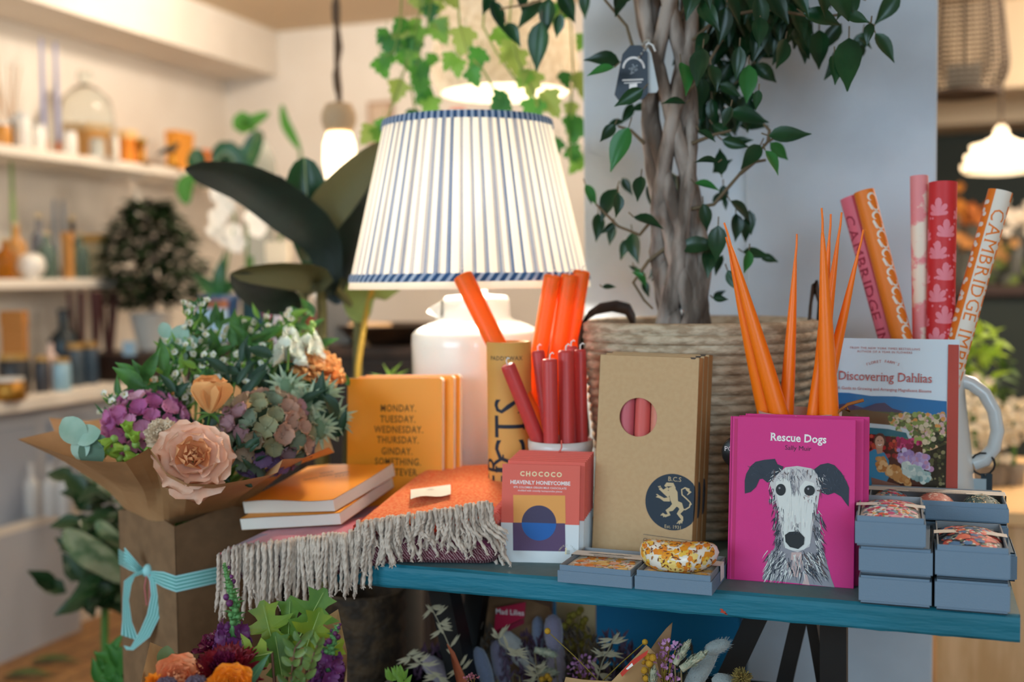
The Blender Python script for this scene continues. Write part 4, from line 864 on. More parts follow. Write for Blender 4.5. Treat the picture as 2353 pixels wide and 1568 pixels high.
# ---- kraft tube with the tall pillar candle
tubm = mat('ochre_tube', '#dba253', .6, bump=.05, bs=600); tubk = mat('tube_ink', '#1c2434', .6); Yu = .235
ct_ = py_(1169, 785, Yu); ru = 51/F*dep(ct_); uh = ct_.z-BT
tu = thing('candle_tube', 'ochre cardboard tube with tall dark lettering, before the lamp base', 'tube', (ct_.x, Yu, BT))
b = MB().lathe([(ru, 0), (ru, uh*.85)], tubm, n=40, cap=False).lathe([(ru*1.012, uh*.85), (ru*1.012, uh-.001), (ru*.97, uh), (ru*.9, uh), (ru*.9, .002), (0, .002)], tubm, n=40, cap=False)
def wrap(s, sz, a, z, m, rot, serif=0, sx=1, sp=1, k=1.008):
    tb = MB(); tb.text(s, sz, m, R(rot), serif=serif, sx=sx, sp=sp, al='RIGHT' if rot else 'CENTER'); sliced(tb, .003); q = ru*k
    b.add([(q*math.sin(a+v[0]/ru), -q*math.cos(a+v[0]/ru), z+v[1]) for v in tb.v], tb.f, m)
vd = math.atan2(CAM.x-ct_.x, -(CAM.y-Yu))      # angle of the side that faces the viewer
wrap('PADDYWAX', .0085, vd-.15, uh*.91, tubk, 0, .02, sp=1.1, k=1.02)
wrap('DER', .056, vd-.28, uh*.42, tubk, 90, .03, sx=.85); wrap('DUCTS', .070, vd+.72, uh*.72, tubk, 90, .03, sx=.82)
b.build('tube_body', tu)
# ---- chunky pillar candles and red dinner candles in a white crock
gw = mat('glow_wax', '#ff8c34', .4, sss=.4, tl=.45); redw = mat('red_wax', '#c8413f', .42, sss=.2); wk = mat('candle_wick', '#e9e2dc', .8)
def candle(a, b_, ya, yb, rp, m, label, group, foot=BT+.012, wick=True, top=1):
    A = py_(*a, ya); B0 = py_(*b_, yb); ax = (A-B0).normalized(); Bt = A-ax*((A.z-foot)/ax.z); L_ = (A-Bt).length; r = rp/F*dep(A)
    t = thing('dinner_candle', label, 'candle', group=group, M_=frame(ax, CAM-A, Bt))
    wx = MB().tube([(0, 0, 0), (0, L_-.004, 0), (0, L_-.0012, 0), (0, L_, 0), (0, L_-.001, 0)], [r, r, r*.93, r*.72, r*.1], m, n=24)
    wx = wx.build('wax_body', t)
    if wick: MB().tube([(0, L_-.002, 0), (.0005, L_+.006, 0), (.004, L_+.009, 0), (.006, L_+.007, .001)], .0011, wk, n=6).build('wick', wx)
candle((1062, 632), (1140, 790), .235, Yu, 23, gw, 'glowing orange candle leaning left out of the ochre tube', None, BT+.02)
Yk = .205; pc = py_(1288, 1010, Yk); cr = thing('white_crock', 'white ceramic crock of red candles behind the chocolate bars', 'crock', (pc.x, Yk, BT)); ch = pc.z-BT; rk = 75/F*dep(pc)
MB().lathe([(rk*.9, 0), (rk*.94, .004), (rk*.96, ch*.8), (rk*.99, ch*.84), (rk*.96, ch*.87), (rk, ch*.93), (rk, ch), (rk*.93, ch), (rk*.9, ch*.9), (rk*.88, .01), (0, .01)], mat('crock_glaze', '#dbd3cf', .3, coat=.3), n=40).build('crock_body', cr)
R_ = [((1166, 838), (1232, 1000), .155, .185, 17, 'red candle leaning left out of the white crock'), ((1263, 825), (1266, 1000), .165, .17, 17.5, 'red candle standing at the front of the white crock'), ((1300, 805), (1303, 1000), .19, .19, 18, 'red candle just right of the front one'),
      ((1312, 796), (1318, 1000), .225, .22, 15, 'red candle behind the right pair in the white crock'), ((1333, 803), (1337, 1000), .215, .215, 14, 'rightmost dark red candle in the white crock'), ((1236, 806), (1262, 1000), .235, .23, 15, 'dark red candle at the back left of the white crock')]
for a, b_, ya, yb, rp, lb in R_: candle(a, b_, ya, yb, rp, redw, lb, 'red dinner candles')
Yv = .32; pv = py_(1262, 1010, Yv); vj = thing('candle_jar', 'plain stoneware jar of glowing orange candles, hidden behind the red ones', 'jar', (pv.x, Yv, BT))
MB().lathe([(.05, 0), (.052, .13), (.048, .13), (.046, .01), (0, .01)], G('#b9aca0', .5), n=28).build('jar_body', vj)
for a, b_, ya, lb in (((1270, 632), (1238, 820), .30, 'leftmost of three glowing orange candles beside the lamp'), ((1308, 631), (1280, 820), .315, 'middle one of three glowing orange candles beside the lamp'), ((1337, 622), (1305, 820), .335, 'rightmost and tallest of three glowing orange candles')):
    candle(a, b_, ya, ya+.005, 19.5, gw, lb, 'glowing orange candles')
P = py_(1290, 1020, Yk-rk-.004); lo = thing('coral_thread', 'loose coral thread curling on the rim of the white crock', 'thread', tuple(P))
MB().tube([py_(x, y, Yk-rk-.003) for x, y in ((1290, 1012), (1291, 1028), (1288, 1036), (1278, 1042))], .0011, coral, n=5).build('thread_strand', lo, world=True)
# ---- table lamp
Yl = .44; lc = py_(1080, 700, Yl); lx = lc.x; dl = dep((lx, Yl, 1.1)); S_ = dl/F
cer = mat('white_ceramic', '#e9e5e0', .18, coat=.5); tl = thing('table_lamp', 'lit table lamp with pleated blue striped shade and white ceramic base', 'lamp', (lx, Yl, BT))
zz = lambda y: py_(1080, y, Yl).z-BT
rb = 150*S_; bx = (1095-1080)*S_
MB().lathe([(rb*.93, 0), (rb*.97, .006), (rb*.985, zz(900)), (rb, zz(790)), (rb*.99, zz(768)), (rb*.93, zz(757)), (rb*.78, zz(746)), (rb*.58, zz(735)), (rb*.52, zz(728)), (rb*.515, zz(700)), (rb*.51, zz(688)), (rb*.46, zz(680)), (rb*.3, zz(678)), (.02, zz(676)), (.018, zz(640))], cer, T(bx), n=48).build('ceramic_base', tl)
sp = [(-rb*.5+bx, -.03, zz(722)), (-rb*.5+bx, .0, zz(690))]
MB().add([(bx-rb*.48, -.03, zz(738)), (bx-rb*.48, .03, zz(738)), (bx-rb*.48, .026, zz(690)), (bx-rb*.48, -.026, zz(690)), (bx-rb*.8, -.012, zz(716)), (bx-rb*.8, .012, zz(716)), (bx-rb*.78, 0, zz(708))], [(0, 4, 6, 3), (1, 2, 6, 5), (3, 6, 2), (0, 1, 5, 4), (4, 5, 6)], cer).build('spout', tl, .003)
rB, rT = 271*S_, 188*S_; zB, zT = zz(646), zz(283)
st_c = mat('shade_cream', '#faf7f0', .8, tl=.66); st_b = mat('shade_blue', '#7f8ca6', .8, tl=.4); st_g = mat('shade_grey_blue', '#b5b4b8', .8, tl=.45); st_d2 = mat('shade_deep_blue', '#55698c', .8, tl=.35); st_d = mat('trim_blue', '#2f5585', .8, tl=.3); st_l = mat('trim_pale_blue', '#a9bedb', .8, tl=.4)
b = MB(); n = 62; rn = random.Random(3); a = 0; seg = []
for k in range(n):                               # each repeat of the print: cream, grey, blue bands on a soft pleat
    wd_ = 2*PI/n; cuts = [0, .40+rn.uniform(-.08, .08), .60+rn.uniform(-.06, .06), .78+rn.uniform(-.06, .06)]; ms = [st_c, rn.choice((st_g, st_g, st_b)), rn.choice((st_b, st_d2, st_b)), rn.choice((st_g, st_c, st_c))]
    for q in range(4): seg.append((a+wd_*cuts[q], (.0012, .0006, -.0012, -.0004)[q]+rn.uniform(-.0003, .0003), ms[q]))
    a += wd_
for k in range(len(seg)):
    (a, d, m), (a2, d2, _m) = seg[k], seg[(k+1) % len(seg)]; rows = []
    if a2 < a: a2 += 2*PI
    for j in range(4):
        s = j/3; r = rB+(rT-rB)*s; rows.append([((r+d)*math.cos(a), (r+d)*math.sin(a), zB+(zT-zB)*s), ((r+d2)*math.cos(a2), (r+d2)*math.sin(a2), zB+(zT-zB)*s)])
    b.grid(rows, m, smooth=False)
b.build('pleated_shade', tl)
def trim(name, r0, z0, r1, z1, skew, n_=84):
    b = MB()
    for k in range(n_):
        a, a2 = 2*PI*k/n_, 2*PI*(k+.55)/n_; a3 = 2*PI*(k+1)/n_
        for (p, q, m) in ((a, a2, st_d), (a2, a3, st_l)):
            b.grid([[(r*math.cos(x+sk), r*math.sin(x+sk), z) for x in (p, q)] for r, z, sk in ((r0+.004, z0, 0), (r0*.5+r1*.5+.0045, (z0+z1)/2, skew/2), (r1+.004, z1, skew))], m)
    b.build(name, tl)
hs = (zT-zB); trim('bottom_trim', rB, zB+.0, rB+(rT-rB)*.045, zB+hs*.048, .05); trim('top_trim', rT, zT+.002, rT-(rT-rB)*.04, zT-hs*.038, 0)
b = MB(); b.grid([[(r*math.cos(2*PI*k/60), r*math.sin(2*PI*k/60), z) for k in range(60)] for r, z in ((rB+.002, zB+.002), (rB+.004, zB-.012), (rB-.002, zB-.012), (rB-.004, zB+.004), (rT-.004, zT))], mat('shade_lining', '#fbf7ee', .9, tl=.6), close=True); b.build('lining', tl)
b = MB()
for k in range(3): b.tube([(0, 0, zT-.02), (rT*math.cos(k*2.1), rT*math.sin(k*2.1), zT-.006)], .0015, G('#b9a070', .4, metal=.8), n=6)
b.tube([(0, 0, zz(645)), (0, 0, zT-.02)], .004, G('#b9a070', .4, metal=.8), n=8).build('shade_carrier', tl)
MB().sphere((0, 0, zB+.11), .028, mat('bulb_warm', '#fff0d0', .4, emit='#ffeccc', es=12), n=16, k=10).build('bulb', tl)
lamp('POINT', 'table_lamp_light', (lx, Yl, BT+zB+.09), 13, (1, .89, .74), .035)
# ================================================================ woollen throw with its fringe
wool_o = mat('orange_wool', '#e95f10', .95, var='#f08a48', vs=260, bump=.5, bs=420, sheen=.08); wool_r = mat('red_orange_wool', '#d8401f', .95, bump=.6, bs=300, sheen=.4)
wool_m = mat('maroon_weave', '#5d2632', .95, bump=.4, bs=300, wave=('#b08d90', 130, 'DIAGONAL', 6, .72, .86)); wool_p = mat('coral_plum_wool', '#c8505c', .95, var='#7c2f57', vs=9, ramp=(.5, .54), bump=.4, bs=300, sheen=.3)
yarn = mat('oat_yarn', '#dbc8b8', .95, var='#c2afa0', vs=90, bump=.3, bs=900, sheen=.3)
tw = thing('wool_throw', 'folded orange and maroon wool throw with oat fringe at bench left end', 'throw', (BX+.2, .1, BT))
FRy = pz_(1146, 1302).y
def fy(px): return FRy+(px-1146)/(1146-495)*(FRy+.055)           # front line of the fold in plan
def slab(name, p0, p1, zb, zt, dep_, mt, mb, off, droop=None, n=44, mr=None, rise=0):
    b = MB(); rows = []
    for i in range(n+1):
        s = i/n; px = p0+(p1-p0)*s; Y = fy(px)+off; X = py_(px, 1250, Y).x; z0, z1 = zb(s, px), zt(s, px)
        e = min(1, min(s, 1-s)*14); e = math.sqrt(max(0, 1-(1-e)**2)); mid = (z0+z1)/2; z0, z1 = mid+(z0-mid)*(.25+.75*e), mid+(z1-mid)*(.25+.75*e)
        w = .0025*noise.noise((px*.02, 1.3, zb(0, p0)*9)); dr = droop(px) if droop else 0; r = []
        for t, z in ((1, z0), (.35, z0), (.22, z0), (.12, z0-dr*.6), (.03, z0-dr*.95+.001), (.0, z0-dr+.007), (-.004, (z0+z1)/2-dr*.5), (.004, z1-.006-dr*.2), (.03, z1-.001), (.1, z1+w*.5), (.4, z1+.002+w), (.75, z1-w), (.96, z1-.003), (1, (z0+z1)/2), ):
            r.append((X-.30*t*dep_ * .12, Y+t*dep_, z+rise*max(0, t-.03)*(1 if z > (z0+z1)/2 else .3)))
        rows.append(r)
    c = len(rows[0]); ms = []
    for i in range(n):
        for j in range(c):
            a, b2, c2, d = rows[i][j], rows[i][(j+1) % c], rows[i+1][(j+1) % c], rows[i+1][j]
            m = mb if j < 7 else (mr if mr and i >= n-2 else mt); b.add([a, d, c2, b2], [(0, 1, 2, 3)], m, None, True)
    b.add(rows[0], [tuple(range(c))], mb); b.add(rows[-1], [tuple(range(c))[::-1]], mr or mb)
    return b.build(name, tw, world=True)
ztl = lambda s, px: .798+.016*min(1, max(0, (px-520)/280))
dro = lambda px: .028*max(0, min(1, (905-px)/200))
slab('lower_fold', 497, 1146, lambda s, px: BT+.0008, ztl, .30, wool_p, wool_m, 0, dro)
slab('upper_fold', 812, 1136, lambda s, px: ztl(0, px)+.001, lambda s, px: .836+.008*s, .285, wool_o, wool_r, .012, None, 30, wool_r, .036)
lab = MB(); c0_ = pz_(946, 1150, .8530); c1_ = pz_(1038, 1137, .8568); c2_ = pz_(1034, 1116, .8603); c3_ = pz_(942, 1128, .8565)
rows = []
for i in range(9):
    s = i/8; a, d = c0_.lerp(c1_, s), c3_.lerp(c2_, s); k = .0022*math.sin(s*6)+.0022; rows.append([a+Vector((0, -.004, k)), a.lerp(d, .5)+Vector((0, 0, k*.7+.001)), d+Vector((0, .002, .001))])
lab.grid(rows, mat('label_linen', '#e6dfcd', .8)); P = c3_.lerp(c1_, .5)
mk = MB(); mk.disc(0, .002, .005, .0022, G('#45433f'), None, 0, 12, 0, PI); mk.box(-.006, .006, -.0032, -.0027, 0, .0001, G('#8a867e')).box(-.004, .004, -.0050, -.0046, 0, .0001, G('#8a867e'))
lab.add(mk.v, mk.f, G('#45433f'), T(P.x, P.y, P.z+.0048) @ R(10))
lab.build('woven_label', tw, world=True)
rn = random.Random(11); strands = []
def strand(px, y0, y1, Y, ax0, rad, kink=0, wild=0):
    P = []; n = 16; A = py_(px, y0, Y+.012); sway = rn.uniform(-1, 1)*12+ax0; ph = rn.uniform(0, 6); am = rn.uniform(1, 5)+wild*rn.uniform(1, 9); off = rn.uniform(.002, .010)
    for i in range(n+1):
        s = i/n; yy = y0+(y1-y0)*s; q = min(1, s*5); xx = px+sway*s*s+am*math.sin(ph+s*5)*s
        Yp = Y+.012-(.016+off)*math.sin(q*PI/2)+(.004*s)
        p = py_(xx, yy - (7*math.sin(min(1, s*4)*PI) if s < .25 else 0), Yp); P.append(p)
    strands.append((P, rad))
for i in range(98):                              # lower fold, left half: two rows deep
    s = i/97; px = 500+350*s; y0 = 1262-44*s+rn.uniform(-4, 4) + (14*max(0, 1-s*9)); ye = 1416-62*s+rn.uniform(-62, 14)
    strand(px+rn.uniform(-4, 4), y0, ye, fy(px)-(.004 if i % 2 else -.002), -8*(1-s), rn.uniform(.0028, .0034))
for i in range(82):                              # upper fold
    s = i/81; px = 822+306*s; y0 = 1202-46*s+rn.uniform(-4, 4); ye = (1300-40*s)+rn.uniform(-52, 14)
    strand(px+rn.uniform(-4, 4), y0, ye, fy(px)+.004-(.006 if i % 2 else 0), -6+46*s*s, rn.uniform(.0027, .0033), wild=1.5)
for i in range(10):                              # the corner where the fringe tumbles over the right end
    px = 1122+rn.uniform(-8, 6); strand(px, 1165+i*7, 1286+rn.uniform(-20, 16), fy(px)+.004+i*.004, rn.uniform(25, 48), .0032)
order = sorted(range(len(strands)), key=lambda k: rn.random())
rest = MB()
for j, k in enumerate(order):
    P, r = strands[k]; b = MB() if j < 100 else rest
    rr = [r*.8]+[r]*(len(P)-3)+[r*.95, r*.6]
    # smooth resample for the twisted two-ply look
    Q = []
    for i in range(len(P)-1):
        for t in (0, .5): Q.append(P[i].lerp(P[i+1], t))
    Q.append(P[-1]); rq = [r*(.85 if i < 2 else 1) for i in range(len(Q)-2)]+[r*1.08, r*.7]
    b.tube(Q, rq, yarn, n=8, ecc=.72, tw=.72)
    for q in range(3): b.tube([Q[-1], Q[-1]+Vector((rn.uniform(-.004, .004), rn.uniform(-.003, .001), -rn.uniform(.002, .005)))], [.0012, .0006], yarn, n=4)
    if j < 100: b.build('tassel', tw, world=True)
tag(rest.build('tassel_fringe', tw, world=True), kind='stuff')
# two orange notebooks lying on the throw, seen from the page edges
def lying(Lp, Cp, Dp, tk, label, art, wav=.0018):
    A, B, D = Lp, Cp, Dp; e1 = B-A; e2 = D-B; nrm = e1.cross(e2).normalized()
    t = thing('notebook', label, 'notebook', tuple(B), group='orange notebooks')
    b = MB(); n = 12
    def sh(z, m, lift): 
        rows = [[A+e1*(i/n)+e2*(j/n)+nrm*(z+lift*(wav*math.sin(i/n*6)+.003*(j/n)**3)) for j in range(n+1)] for i in range(n+1)]; b.grid(rows, m); return rows
    top = sh(tk, onb, 1); sh(0, onb, 0); 
    b.tube([A+nrm*(tk*.5)+e2*0, A+nrm*(tk*.5)+e2], tk*.5, onb, n=6) if False else None
    if art:
        for (u_, v_, s_) in ((.3, .52, .8), (.42, .60, .6), (.55, .66, 1), (.62, .58, .5), (.36, .70, .7)):
            for q in range(4):
                c = A+e1*(u_+.03*q)+e2*(v_+.015*q)+nrm*(tk+.0046); b.add([c, c+e1*.05*s_, c+e1*.052*s_+e2*.02, c+e2*.012], [(0, 1, 2, 3)], nbi)
    b.build('cover', t, world=True)
    b = MB(); k = .985
    bot = [[A+e1*(i/n)+e2*(j/n)+nrm*.0006 for j in range(n+1)] for i in range(n+1)]; tp_ = [[p-nrm*.0006 for p in r] for r in top]
    edge = [(i, 0) for i in range(n)]+[(n, j) for j in range(n)]+[(i, n) for i in range(n, 0, -1)]+[(0, j) for j in range(n, 0, -1)]
    b.grid([[bot[i][j] for i, j in edge], [tp_[i][j] for i, j in edge]], page, smooth=False, close=True)
    b.build('page_block', t, world=True)
z1 = .7985
L1, C1, D1 = pz_(556, 1219, .7985), pz_(784, 1206, .8155), pz_(905, 1120, .836)
lying(L1, C1, D1, .0175, 'lower of two orange notebooks lying on the throw', False, .0004)
L2, C2, D2 = pz_(563, 1181, .8175), pz_(770, 1176, .8335), pz_(908, 1094, .857)
lying(L2, C2, D2, .0185, 'upper of two orange notebooks lying on the throw, cover marked with dark script', True)
# ================================================================ leaf helpers
def leafmesh(b, base, tip, nrm, w, m, mid=None, droop=.12, fold=.18, n=7, tipp=1.0, shape=None):
    """one pointed leaf from base to tip; nrm faces away from the upper side"""
    base, tip = Vector(base), Vector(tip); d = tip-base; L_ = d.length; y = d/L_; x = y.cross(Vector(nrm)); 
    if x.length < 1e-4: x = y.cross(Vector((.2, .3, .9)))
    x.normalize(); z = x.cross(y); rows = []
    for i in range(n+1):
        t = i/n; ww = w*.5*(shape(t) if shape else (math.sin(PI*min(1, t*1.04)**.78)**.9 if t < .96 else .06)*(1-.25*t*t))
        c = base+d*t+z*(droop*L_*math.sin(PI*t)*.6)
        rows.append([c-x*ww+z*(ww*fold*2), c-x*ww*.5+z*ww*fold*.7, c, c+x*ww*.5+z*ww*fold*.7, c+x*ww+z*(ww*fold*2)])
    b.grid(rows, m)
    if mid: b.add([rows[i][2]+z*.0004+x*(s*w*.014*(1-i/n)) for i in range(n+1) for s in (-1, 1)], [(2*i, 2*i+1, 2*i+3, 2*i+2) for i in range(n)], mid)
def imdir(ang): a = math.radians(ang); return RGT*math.cos(a)-UPV*math.sin(a)
def lobed(b, c, ang, size, m, nrm, pts, flat=False):
    """a lobed leaf outline (half outline mirrored) in a slightly cupped fan"""
    y = imdir(ang); x = y.cross(Vector(nrm)).normalized(); z = x.cross(y); out = [(p[0], p[1]) for p in pts]+[(-p[0], p[1]) for p in pts[::-1]]
    vs = [c]+[c+x*(p[0]*size)+y*(p[1]*size)+z*(size*.18*(abs(p[0])-.3*p[1]*p[1])) for p in out]; k = len(out)
    mid = c+y*(.45*size); vs.append(mid)
    b.add(vs, [(k+1, 1+i, 1+(i+1)) for i in range(k-1)]+[(0, 1, k+1), (0, k+1, k)], m, None, False)
# ================================================================ basket
Yb_ = .40; cb = py_(1606, 745, Yb_); rbk = 262/F*dep(cb); zr = py_(1600, 748, Yb_-rbk).z
rope = mat('seagrass_rope', '#d0bda3', .9, var='#ab947a', vs=45, bump=.5, bs=160, stretch=(1, 1, 3)); leather = mat('dark_leather', '#3a2416', .5)
bk = thing('seagrass_basket', 'coiled seagrass basket planter with leather handles behind the candle boxes', 'basket', (cb.x, Yb_, BT))
hB = zr-BT; b = MB(); nR = 22; rows = []
prof_ = []
for i in range(nR):
    z0, z1 = hB*i/nR, hB*(i+1)/nR; s = (i+.5)/nR; R0 = rbk*(.80+.22*s**.8 if s < .95 else 1.0)
    for q in range(4): a = -PI/2+PI*q/3; prof_.append((R0+.0055*math.cos(a), (z0+z1)/2+(z1-z0)*.5*math.sin(a)))
prof_ += [(rbk-.006, hB+.002), (rbk-.014, hB-.004), (rbk*.9, hB-.08)]
b.lathe([(rbk*.7, 0)]+prof_, rope, n=72, cap=False, rf=lambda a, i: 1+.006*math.sin(a*36+i*1.9)+.004*noise.noise((math.cos(a)*3, math.sin(a)*3, i*.2)))
b.lathe([(rbk*.79, .002), (0, .002)], rope, n=40, cap=False); b.build('coil_body', bk)
soil = MB().lathe([(rbk*.92, hB-.05), (rbk*.6, hB-.042), (0, hB-.04)], mat('dark_soil', '#2a211a', .95, bump=.6, bs=80), n=36, cap=False); soil.build('soil', bk)
# handles
def strap(pts, w, nm):
    b = MB(); rows = []
    for i, (p, wv) in enumerate(pts): rows.append([p-wv*w*.5, p+wv*w*.5])
    b.grid(rows, leather); o = b.build(nm, bk, world=True); d = o.modifiers.new('thick', 'SOLIDIFY'); d.thickness = .004
Yh = Yb_-.03
strap([(py_(x, y, Yh+dy), Vector((0, .75, .6))) for x, y, dy in ((1352, 1010, -.05), (1338, 860, -.06), (1337, 770, -.05), (1346, 730, -.03), (1372, 712, 0), (1410, 705, .03), (1440, 712, .05), (1452, 735, .06), (1450, 790, .06))], .026, 'handle')
strap([(py_(x, y, Yb_+dy), Vector((0, .9, .3))) for x, y, dy in ((1858, 800, -.02), (1866, 700, 0), (1872, 650, .02), (1880, 690, .05), (1872, 800, .07))], .024, 'handle')
# ================================================================ weeping fig
bark = mat('fig_bark', '#a89a90', .9, var='#5e5148', vs=34, bump=.6, bs=90, stretch=(1, 1, .25)); fl = mat('fig_leaf', '#1c4526', .3, var='#12311c', vs=12, tl=.10); fl2 = mat('fig_leaf_young', '#2f7435', .32, tl=.2); twg = mat('fig_twig', '#6b5b45', .8)
fg = thing('weeping_fig', 'weeping fig with braided trunk and glossy leaves in the seagrass basket', 'plant', (cb.x-.015, Yb_, BT+hB-.045))
ctr = [(1572, 760), (1572, 690), (1566, 600), (1552, 480), (1545, 380), (1538, 280), (1533, 180), (1530, 80), (1528, -40), (1526, -160)]
tk_ = MB()
for k in range(9):
    path = []; rad = []
    for i in range(46):
        s = i/45*(len(ctr)-1); j = min(int(s), len(ctr)-2); f_ = s-j; x = ctr[j][0]+(ctr[j+1][0]-ctr[j][0])*f_; y = ctr[j][1]+(ctr[j+1][1]-ctr[j][1])*f_
        sg = 1 if k % 2 else -1; a = 2*PI*k/9+sg*s*.55; sp_ = (.034 if k % 2 else .027)+.012*max(0, (300-y)/400); p = py_(x+sp_*math.cos(a)*F/1.8, y, Yb_+sp_*.8*math.sin(a)); path.append(p); rad.append(.0112+.0022*noise.noise((i*.5, k*3.1, 0))+(.004 if y > 560 else 0))
    path[0].z = BT+hB-.06
    tk_.tube(path, rad, bark, n=10)
tk_.build('braided_trunk', fg, world=True)
LV = [(1889,45,86,15),(1849,45,75,60),(1882,114,95,95),(1810,74,80,105),(1773,52,85,110),(1746,34,80,80),(1949,148,130,97),(1975,108,62,100),(1997,79,50,100),(2033,110,75,60),(1971,43,52,25),(2036,20,80,125),(1918,160,70,93),(1794,124,75,110),(1760,168,60,40),(1760,120,60,20),(1690,110,60,60),(1650,114,75,110),(1608,155,85,100),(1718,193,80,90),(1680,172,70,60),(1684,234,80,55),(1660,200,50,170),(1608,214,80,90),(1570,182,80,85),(1722,269,85,20),(1815,310,88,0),(1790,348,55,40),(1773,375,60,60),(1725,361,75,130),(1690,330,60,15),(1656,372,62,-90),(1622,374,50,180),(1625,313,45,40),(1574,313,75,110),(1625,430,55,20),(1580,454,70,60),(1701,489,70,45),(1663,447,40,85),(1690,523,60,90),(1517,605,85,125),(1610,568,88,0),(1739,585,60,10),(1656,687,34,5),(1715,602,50,100),(1687,647,55,60),(1383,141,80,180),(1380,165,60,165),(1424,344,100,112),(1396,306,50,130),(1358,448,50,60),(1400,472,80,115),(1417,472,52,95),(1469,434,60,100),(1372,523,62,95),(1496,454,60,85),(1490,513,70,25),(1548,238,55,175),(1145,38,72,70),(1217,34,78,130),(1258,38,78,95),(1303,17,72,60),(1345,10,60,90),(1238,107,105,95),(1460,570,70,80),(1472,640,50,60),(1560,505,60,10),(1445,225,70,150),(1440,262,50,120),(1405,540,45,100),(1540,660,60,100),(1600,640,90,70),(1630,605,70,100),(1648,560,80,95),(1620,500,60,80),(1660,300,50,30),(1640,260,60,80),(1740,230,45,100),(1700,60,80,70),(1660,60,80,100),(1630,40,80,60),(1720,110,70,80),(1720,20,80,100),(1790,10,80,90),(1840,5,70,60),(1890,5,70,80),(1930,20,60,110),(1610,100,60,120),(1695,145,70,95),(1745,75,70,95),(1640,180,60,80),(1670,270,50,110),(1600,290,50,60),(1180,80,60,60),(1195,0,70,80),(1120,5,60,110),(1283,60,50,100),(1400,660,30,0),(1465,630,26,200)]
b = MB(); rn = random.Random(21); tb = MB()
for (x, y, L_, a) in LV:
    Yp = Yb_+rn.uniform(-.1, .08) if y > 250 else Yb_+rn.uniform(-.12, .14)
    if x < 1340: Yp = .52
    L_ *= 1.1; c = py_(x, y, Yp); d = (imdir(a)+FWD*rn.uniform(-.35, .35)).normalized(); L2_ = L_/F*dep(c); nn = (-FWD+imdir(a+90)*rn.uniform(-.6, .6)+UPV*.35)
    leafmesh(b, c-d*L2_*.5, c+d*L2_*.5, nn, L2_*rn.uniform(.44, .54), fl2 if (rn.random() < .28 and y > 150) else fl, None, rn.uniform(-.1, .2))
    tb.tube([c-d*L2_*.5, c-d*L2_*.66-UPV*.0+UPV*.004], .0011, twg, n=4)
for _ in range(230):                             # the crown, most of it above the picture
    x, y = rn.uniform(1140, 1960), rn.uniform(-420, 30)
    if x < 1400 and y > -60: continue
    c = py_(x, y, Yb_+rn.uniform(-.16, .2)); d = (imdir(rn.uniform(40, 140))+FWD*rn.uniform(-.5, .5)).normalized(); L2_ = rn.uniform(.045, .065)
    leafmesh(b, c-d*L2_*.5, c+d*L2_*.5, -FWD+UPV*.4+RGT*rn.uniform(-.5, .5), L2_*.5, fl, None, .1, n=5)
for (x, y, L_, a) in [q for q in LV if q[0] > 1340 and q[1] > 70 and rn.random() < .62]:   # a second leaf behind most of them
    c = py_(x+rn.uniform(-30, 30), y+rn.uniform(-26, 26), Yb_+rn.uniform(.02, .14)); d = (imdir(a+rn.uniform(-60, 60))+FWD*rn.uniform(-.3, .3)).normalized(); L2_ = L_*rn.uniform(.7, 1)/F*dep(c)
    leafmesh(b, c-d*L2_*.5, c+d*L2_*.5, -FWD+UPV*.3+RGT*rn.uniform(-.7, .7), L2_*.46, fl, None, .1, n=5)
for _ in range(70):
    x, y = rn.uniform(1560, 1730), rn.uniform(60, 290)
    if rn.random() < (x-1560)/220*.6: continue
    c = py_(x, y, Yb_+rn.uniform(.04, .2)); d = (imdir(rn.uniform(50, 130))+FWD*rn.uniform(-.4, .4)).normalized(); L2_ = rn.uniform(.04, .058); leafmesh(b, c-d*L2_*.5, c+d*L2_*.5, -FWD+UPV*.4, L2_*.48, fl, None, .1, n=5)
for _ in range(120):
    x, y = rn.uniform(1590, 1850), rn.uniform(-30, 110)
    c = py_(x, y, Yb_+rn.uniform(.0, .2)); d = (imdir(rn.uniform(60, 120))+FWD*rn.uniform(-.4, .4)).normalized(); L2_ = rn.uniform(.045, .062); leafmesh(b, c-d*L2_*.5, c+d*L2_*.5, -FWD+UPV*.4, L2_*.5, fl, None, .1, n=5)
b.build('foliage', fg, world=True)
for pts in (((1590, 480), (1640, 470), (1700, 400), (1765, 325), (1790, 312)), ((1765, 325), (1768, 300), (1755, 285)), ((1700, 400), (1735, 372), (1760, 368)), ((1520, 480), (1470, 540), (1420, 520), (1390, 490), (1370, 470)), ((1530, 570), (1490, 600), (1455, 650), (1480, 690), (1500, 710)), ((1480, 200), (1440, 60), (1390, 0), (1370, -60)), ((1560, 120), (1650, 40), (1760, 20), (1880, 40), (1960, 30), (2010, 60)), ((1545, 250), (1600, 190), (1660, 90)), ((1480, 330), (1450, 300), (1420, 290)), ((1590, 330), (1640, 310), (1680, 300)), ((1530, 0), (1400, -60), (1290, -20), (1215, 10), (1150, 20)), ((1545, 60), (1610, -40), (1700, -80), (1850, -60), (1990, 0))):
    MB().tube([py_(x, y, Yb_-.02 if x > 1340 else .5) for x, y in pts], [.0032-.0018*i/len(pts) for i in range(len(pts))], twg, n=6).build('branch', fg, world=True)
tag(tb.build('leaf_stalks', fg, world=True), kind='stuff')
